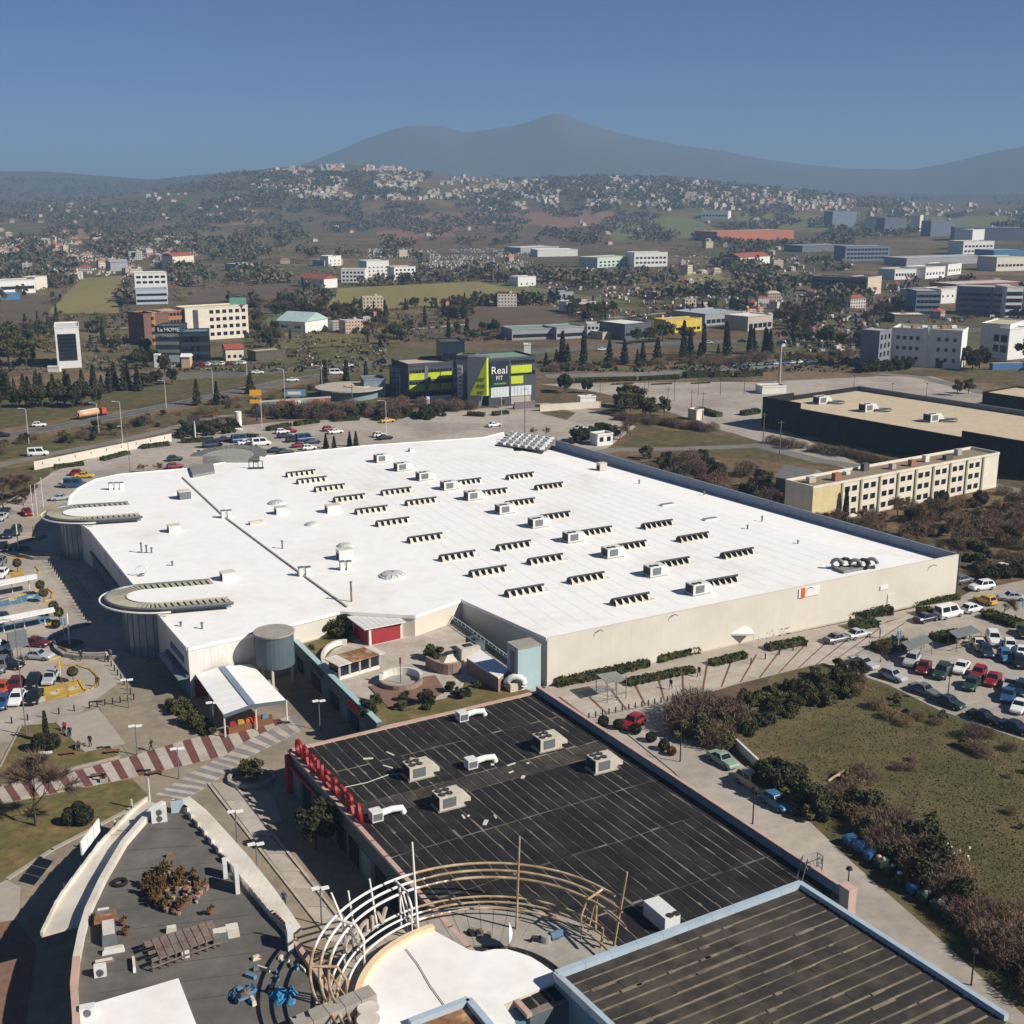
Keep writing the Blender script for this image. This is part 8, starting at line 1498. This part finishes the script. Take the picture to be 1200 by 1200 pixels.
def house_mesh(nm, l_, w, h, hip, wm, rm):
    mb = MB(); mb.box((0, 0, -1.5), l_, w, h + 1.5)
    if hip: mb.add([(-l_/2-.4, -w/2-.4, h), (l_/2+.4, -w/2-.4, h), (l_/2+.4, w/2+.4, h), (-l_/2-.4, w/2+.4, h), (-l_/4, 0, h+w*.24), (l_/4, 0, h+w*.24)], [(0, 1, 5, 4), (1, 2, 5), (2, 3, 4, 5), (3, 0, 4)], 1)
    else: mb.box((0, 0, h + .02), l_ * .98, w * .98, .25, mi=1); mb.box((l_ * .2, 0, h + .27), 2.4, 2.4, 2.0)
    k = int(l_ / 2.6)
    for f_ in range(int(h / 3)):
        for i in range(k): mb.box((-l_/2 + (i + .5) * l_ / k, -w/2 - .03, .9 + f_ * 3), 1.1, .1, 1.3, mi=2)
        for i in range(2): mb.box((l_/2 + .03, -w/4 + i * w/2, .9 + f_ * 3), .1, 1.1, 1.3, mi=2); mb.box((-l_/2 - .03, -w/4 + i * w/2, .9 + f_ * 3), .1, 1.1, 1.3, mi=2)
    return mb, [wm, rm, M['glass']]
HP = []
for i, (l_, w, h, hip) in enumerate([(11, 9, 6, 1), (14, 10, 6, 1), (10, 10, 9, 0), (16, 11, 9, 1), (12, 9, 3.4, 1), (18, 12, 12, 0)]):
    mb, ms = house_mesh('house', l_, w, h, hip, HM[i % 4], HR[i % 4]); o = tag(link('house', mb.mesh('house', ms), None, (0, 0, -900)), 'x', 'house'); PROTO.append(o); HP.append((o, mb, ms))
spots = []
def town(n, fx, fy, label, group, lowest=False):
    k = 0; tries = 0
    while k < n and tries < n * 14:
        tries += 1; px = fx(); y0, y1 = fy(px); py = random.uniform(y0, y1)
        if mnoise.noise((px / 26, py / 9, 4.4)) < -.12 or not free(px, py): continue
        p = at_t(px, py, 4000)
        if p is None: continue
        spots.append((p, label, group)); k += 1
town(900, lambda: min(570, max(280, random.gauss(420, 62))), lambda x: (prof(CREST, x) + 1.5, 234), 'small pale house in the hillside town below the mountain', 'hillside town')
town(640, lambda: 555 + 460 * random.random() ** 1.25, lambda x: (prof(CREST, x) + 2, 247), 'small pale house in the lower town right of the hill', 'lower town')
town(60, lambda: random.uniform(-20, 300), lambda x: (226, 262), 'house among the woods at the far left', 'houses in the far left woods')
town(90, lambda: random.uniform(990, 1215), lambda x: (prof(CREST, x) + 2, 254), 'house of the far right suburb', 'far right suburb')
town(48, lambda: random.uniform(-10, 1210), lambda x: (258, 300), 'scattered house in the rolling fields', 'houses in the rolling fields')
town(70, lambda: random.uniform(0, 240), lambda x: (283, 332), 'small pale building of the left village and cemetery', 'left village')
town(34, lambda: random.uniform(780, 1210), lambda x: (285, 376), 'small building in the right industrial quarter', 'right industrial quarter')
town(16, lambda: random.uniform(200, 780), lambda x: (300, 420), 'lone house in the middle fields', 'houses in the middle fields')
spots.sort(key=lambda s: s[0].y)
LIM = 290; rest = {}
for i, (p, lb, g) in enumerate(spots):
    k = random.randrange(6); rz = R(random.choice([28, 28, 118, 10, 60])) + random.gauss(0, .1); s = random.uniform(.4, .72)
    if i < LIM: dup(HP[k][0], p, rz, lb, 'house', g, sc=s, mats={HP[k][2][0].name: random.choice(HM), HP[k][2][1].name: random.choice(HR)})
    else: rest.setdefault(0, []).append((p, k, rz, s))
vs, fs, mi = [], [], []; ML = HM + HR + [M['glass']]
for p, k, rz, s in rest.get(0, []):
    mb = HP[k][1]; o_ = len(vs); ca, sa = math.cos(rz) * s, math.sin(rz) * s; wi, ri = random.choice([0, 0, 1, 1, 2, 3]), random.choice([4, 5, 5, 6, 7])
    vs += [(p.x + x * ca - y * sa, p.y + x * sa + y * ca, p.z + z_ * s) for x, y, z_ in mb.v]; fs += [tuple(j + o_ for j in f) for f in mb.f]; mi += [(wi, ri, 8)[m] for m in mb.m]
me = bpy.data.meshes.new('far_houses'); me.from_pydata(vs, [], fs)
for m_ in ML: me.materials.append(m_)
me.polygons.foreach_set('material_index', mi); me.update(); stuff(link('far_houses', me), 'distant pale houses covering the hillside under the mountain', 'houses')
# woods: the nearest trees singly, the far woods as one mass
cells = []; tries = 0
while len(cells) < 13000 and tries < 80000:
    tries += 1; px = random.uniform(-30, 1230); py = 203 + 205 * random.random() ** 1.45
    if not free(px, py) or (py > 378 and random.random() < .7): continue
    w = mnoise.noise((px / 60, py / 16, 2.2)) + .5 * mnoise.noise((px / 18, py / 6, 7.7)); d_ = .2 if px > 300 else .02
    if py < 262 and px < 330: d_ = -.25
    if py < 236: d_ = min(d_, -.1)
    if 240 < py < 275 and 380 < px < 760: d_ = .0
    if py > 320: d_ = .06
    if w < d_ - .1 * random.random(): continue
    p = at_t(px, py, 4700)
    if p is None or p.y < 520: continue
    cells.append((p, w))
cells.sort(key=lambda c: c[0].y)
kinds = ['broadleaf_tree', 'olive_tree', 'leafless_tree', 'leafless_tree', 'cypress_tree', 'umbrella_pine', 'bare_tree', 'bare_tree', 'olive_tree', 'fir_tree']; names_ = dict(broadleaf_tree='dark leafy tree', olive_tree='olive grey tree', leafless_tree='brown bare tree', cypress_tree='slim cypress', umbrella_pine='round pine', bare_tree='grey bare tree', fir_tree='dark fir')
for p, w in cells[:900]:
    k = random.choice(kinds); zone = 'left' if p.x < -60 else ('right' if p.x > 90 else 'middle')
    plant(k, 0, 0, random.uniform(.55, 1.25), '%s in the %s fields beyond the highway' % (names_[k], zone), '%s trees of the %s fields' % (names_[k], zone), loc=p)
far = cells[900:]; Q = 16; cen = np.array([tuple(c[0]) for c in far]); N = len(far)
siz = rng.uniform(.7, 1.35, N); rep = np.repeat(cen, Q, 0); srep = np.repeat(siz, Q)
off = rng.normal(size=(N * Q, 3)); off /= np.linalg.norm(off, axis=1)[:, None]; off *= (rng.random(N * Q) ** .4)[:, None] * np.array([4.0, 4.0, 3.0]) * srep[:, None]; off[:, 2] += 4.0 * srep
c_ = rep + off; nr = rng.normal(size=(N * Q, 3)); nr /= np.linalg.norm(nr, axis=1)[:, None]; a_ = np.cross(nr, rng.normal(size=(N * Q, 3))); a_ /= np.linalg.norm(a_, axis=1)[:, None]; b_ = np.cross(nr, a_); s_ = (rng.uniform(.8, 1.6, N * Q) * srep)[:, None]
v = np.stack([c_ - a_ * s_ - b_ * s_ * .6, c_ + a_ * s_ * .4 - b_ * s_, c_ + a_ * s_ + b_ * s_ * .6, c_ - a_ * s_ * .4 + b_ * s_], 1).reshape(-1, 3)
wm = [mat('wood_far', (66,70,52), .95, .3, .02, rgb2=(84,80,60), scale2=.01), mat('wood_far_bare', (108,94,80), .95, .3, .02), mat('wood_far_olive', (86,88,62), .95, .3, .02)]
me = np_mesh('far_wood', v, np.arange(4 * N * Q).reshape(-1, 4), wm); me.polygons.foreach_set('material_index', np.repeat(rng.choice([0, 0, 1, 1, 2], N), Q).astype(np.int32)); stuff(link('far_wood', me), 'distant woods and hedgerows spreading to the hills', 'wood')
# low scrub, the gravestones of the left cemetery and yard clutter, too small to tell apart
def mass(name, n, box, size, q, mats_, label, cat, boxy=False):
    cs = []
    while len(cs) < n:
        px, py = random.uniform(box[0], box[1]), random.uniform(box[2], box[3])
        if not free(px, py) or mnoise.noise((px / 22, py / 7, 9.1)) < -.15: continue
        p = at_t(px, py, 4000)
        if p and p.y > 430: cs.append(p)
    mb = MB()
    for p in cs:
        mi = random.randrange(len(mats_)); k = random.uniform(.6, 1.5)
        if boxy: mb.box((p.x, p.y, p.z - .1), size * k, size * random.uniform(.4, 1), size * random.uniform(.5, 1.2), random.random() * 3, mi)
        else:
            for _ in range(q):
                c = p + Vector((random.gauss(0, size), random.gauss(0, size), abs(random.gauss(0, size * .5)))); a = Vector((random.gauss(0, 1), random.gauss(0, 1), random.gauss(0, 1))).normalized() * size * k * .8; b = a.cross(Vector((random.gauss(0, 1), random.gauss(0, 1), random.gauss(0, 1)))).normalized() * size * k * .6
                mb.quad(c - a, c - b, c + a, c + b, mi)
    stuff(link(name, mb.mesh(name, mats_)), label, cat)
mass('low_scrub', 5200, (-20, 1220, 285, 436), 1.0, 5, [wm[1], wm[2], wm[0]], 'low brown and olive scrub dotting the middle distance', 'scrub')
mass('gravestones', 1500, (0, 235, 278, 330), 1.5, 1, [F('stone_pale', (196,190,178)), F('stone_grey', (150,146,140)), HM[1]], 'pale gravestones and small yards of the left cemetery', 'gravestones', True)
mass('gravestones', 900, (430, 660, 292, 316), 1.5, 1, [MATS['stone_pale'], MATS['stone_grey']], 'pale yard clutter in the middle fields', 'clutter', True)
mass('yard_clutter', 800, (640, 1210, 300, 412), 1.8, 1, [MATS['stone_pale'], MATS['stone_grey'], F('yard_red', (140,84,70)), F('yard_blue', (90,110,140)), HM[0]], 'parked vehicles and yard clutter of the industrial quarter', 'clutter', True)
mass('yard_clutter', 40, (180, 460, 384, 432), .9, 1, [MATS['stone_pale'], MATS['stone_grey'], MATS['yard_red'], HM[0]], 'garden and roadside clutter left of the lime building', 'clutter', True)
p = at_t(655, 138, 9000); pk_ = thing('transmitter_mast', p if p else Vector((280, 7600, 480)), 'thin transmitter mast on the mountain peak', 'mast'); c = origin(pk_); build(MB().tube([c, c + Vector((0, 0, 24))], [4, 1.5], 6), 'mast', M['steel'], pk_); build(MB().cyl(c + Vector((0, 0, 8)), 6, 3, 8), 'platform', M['steel'], pk_)
# ------------------------------------------------------------------ haze over the whole land
hz = bpy.data.materials.new('haze'); hz.use_nodes = True; n = hz.node_tree; n.nodes.remove(n.nodes['Principled BSDF']); pvn = n.nodes.new('ShaderNodeVolumePrincipled'); pvn.inputs['Color'].default_value = (.37, .575, .815, 1); pvn.inputs['Density'].default_value = HAZE_D; pvn.inputs['Anisotropy'].default_value = 0
n.links.new(pvn.outputs[0], n.nodes['Material Output'].inputs['Volume'])
hb_ = MB(); X = 27500; hb_.add([(-X, -X, -3), (X, -X, -3), (X, X, -3), (-X, X, -3), (-X, -X, 525), (X, -X, 525), (X, X, 525), (-X, X, 525)], [(0, 3, 2, 1), (4, 5, 6, 7), (0, 1, 5, 4), (1, 2, 6, 5), (2, 3, 7, 6), (3, 0, 4, 7)])
ho = link('haze', hb_.mesh('haze', hz)); ho['kind'] = 'stuff'; ho['label'] = 'thin blue haze lying over the land'; ho['category'] = 'haze'
kill_protos()
for o in COL.objects:
    if '_x' in o: del o['_x']
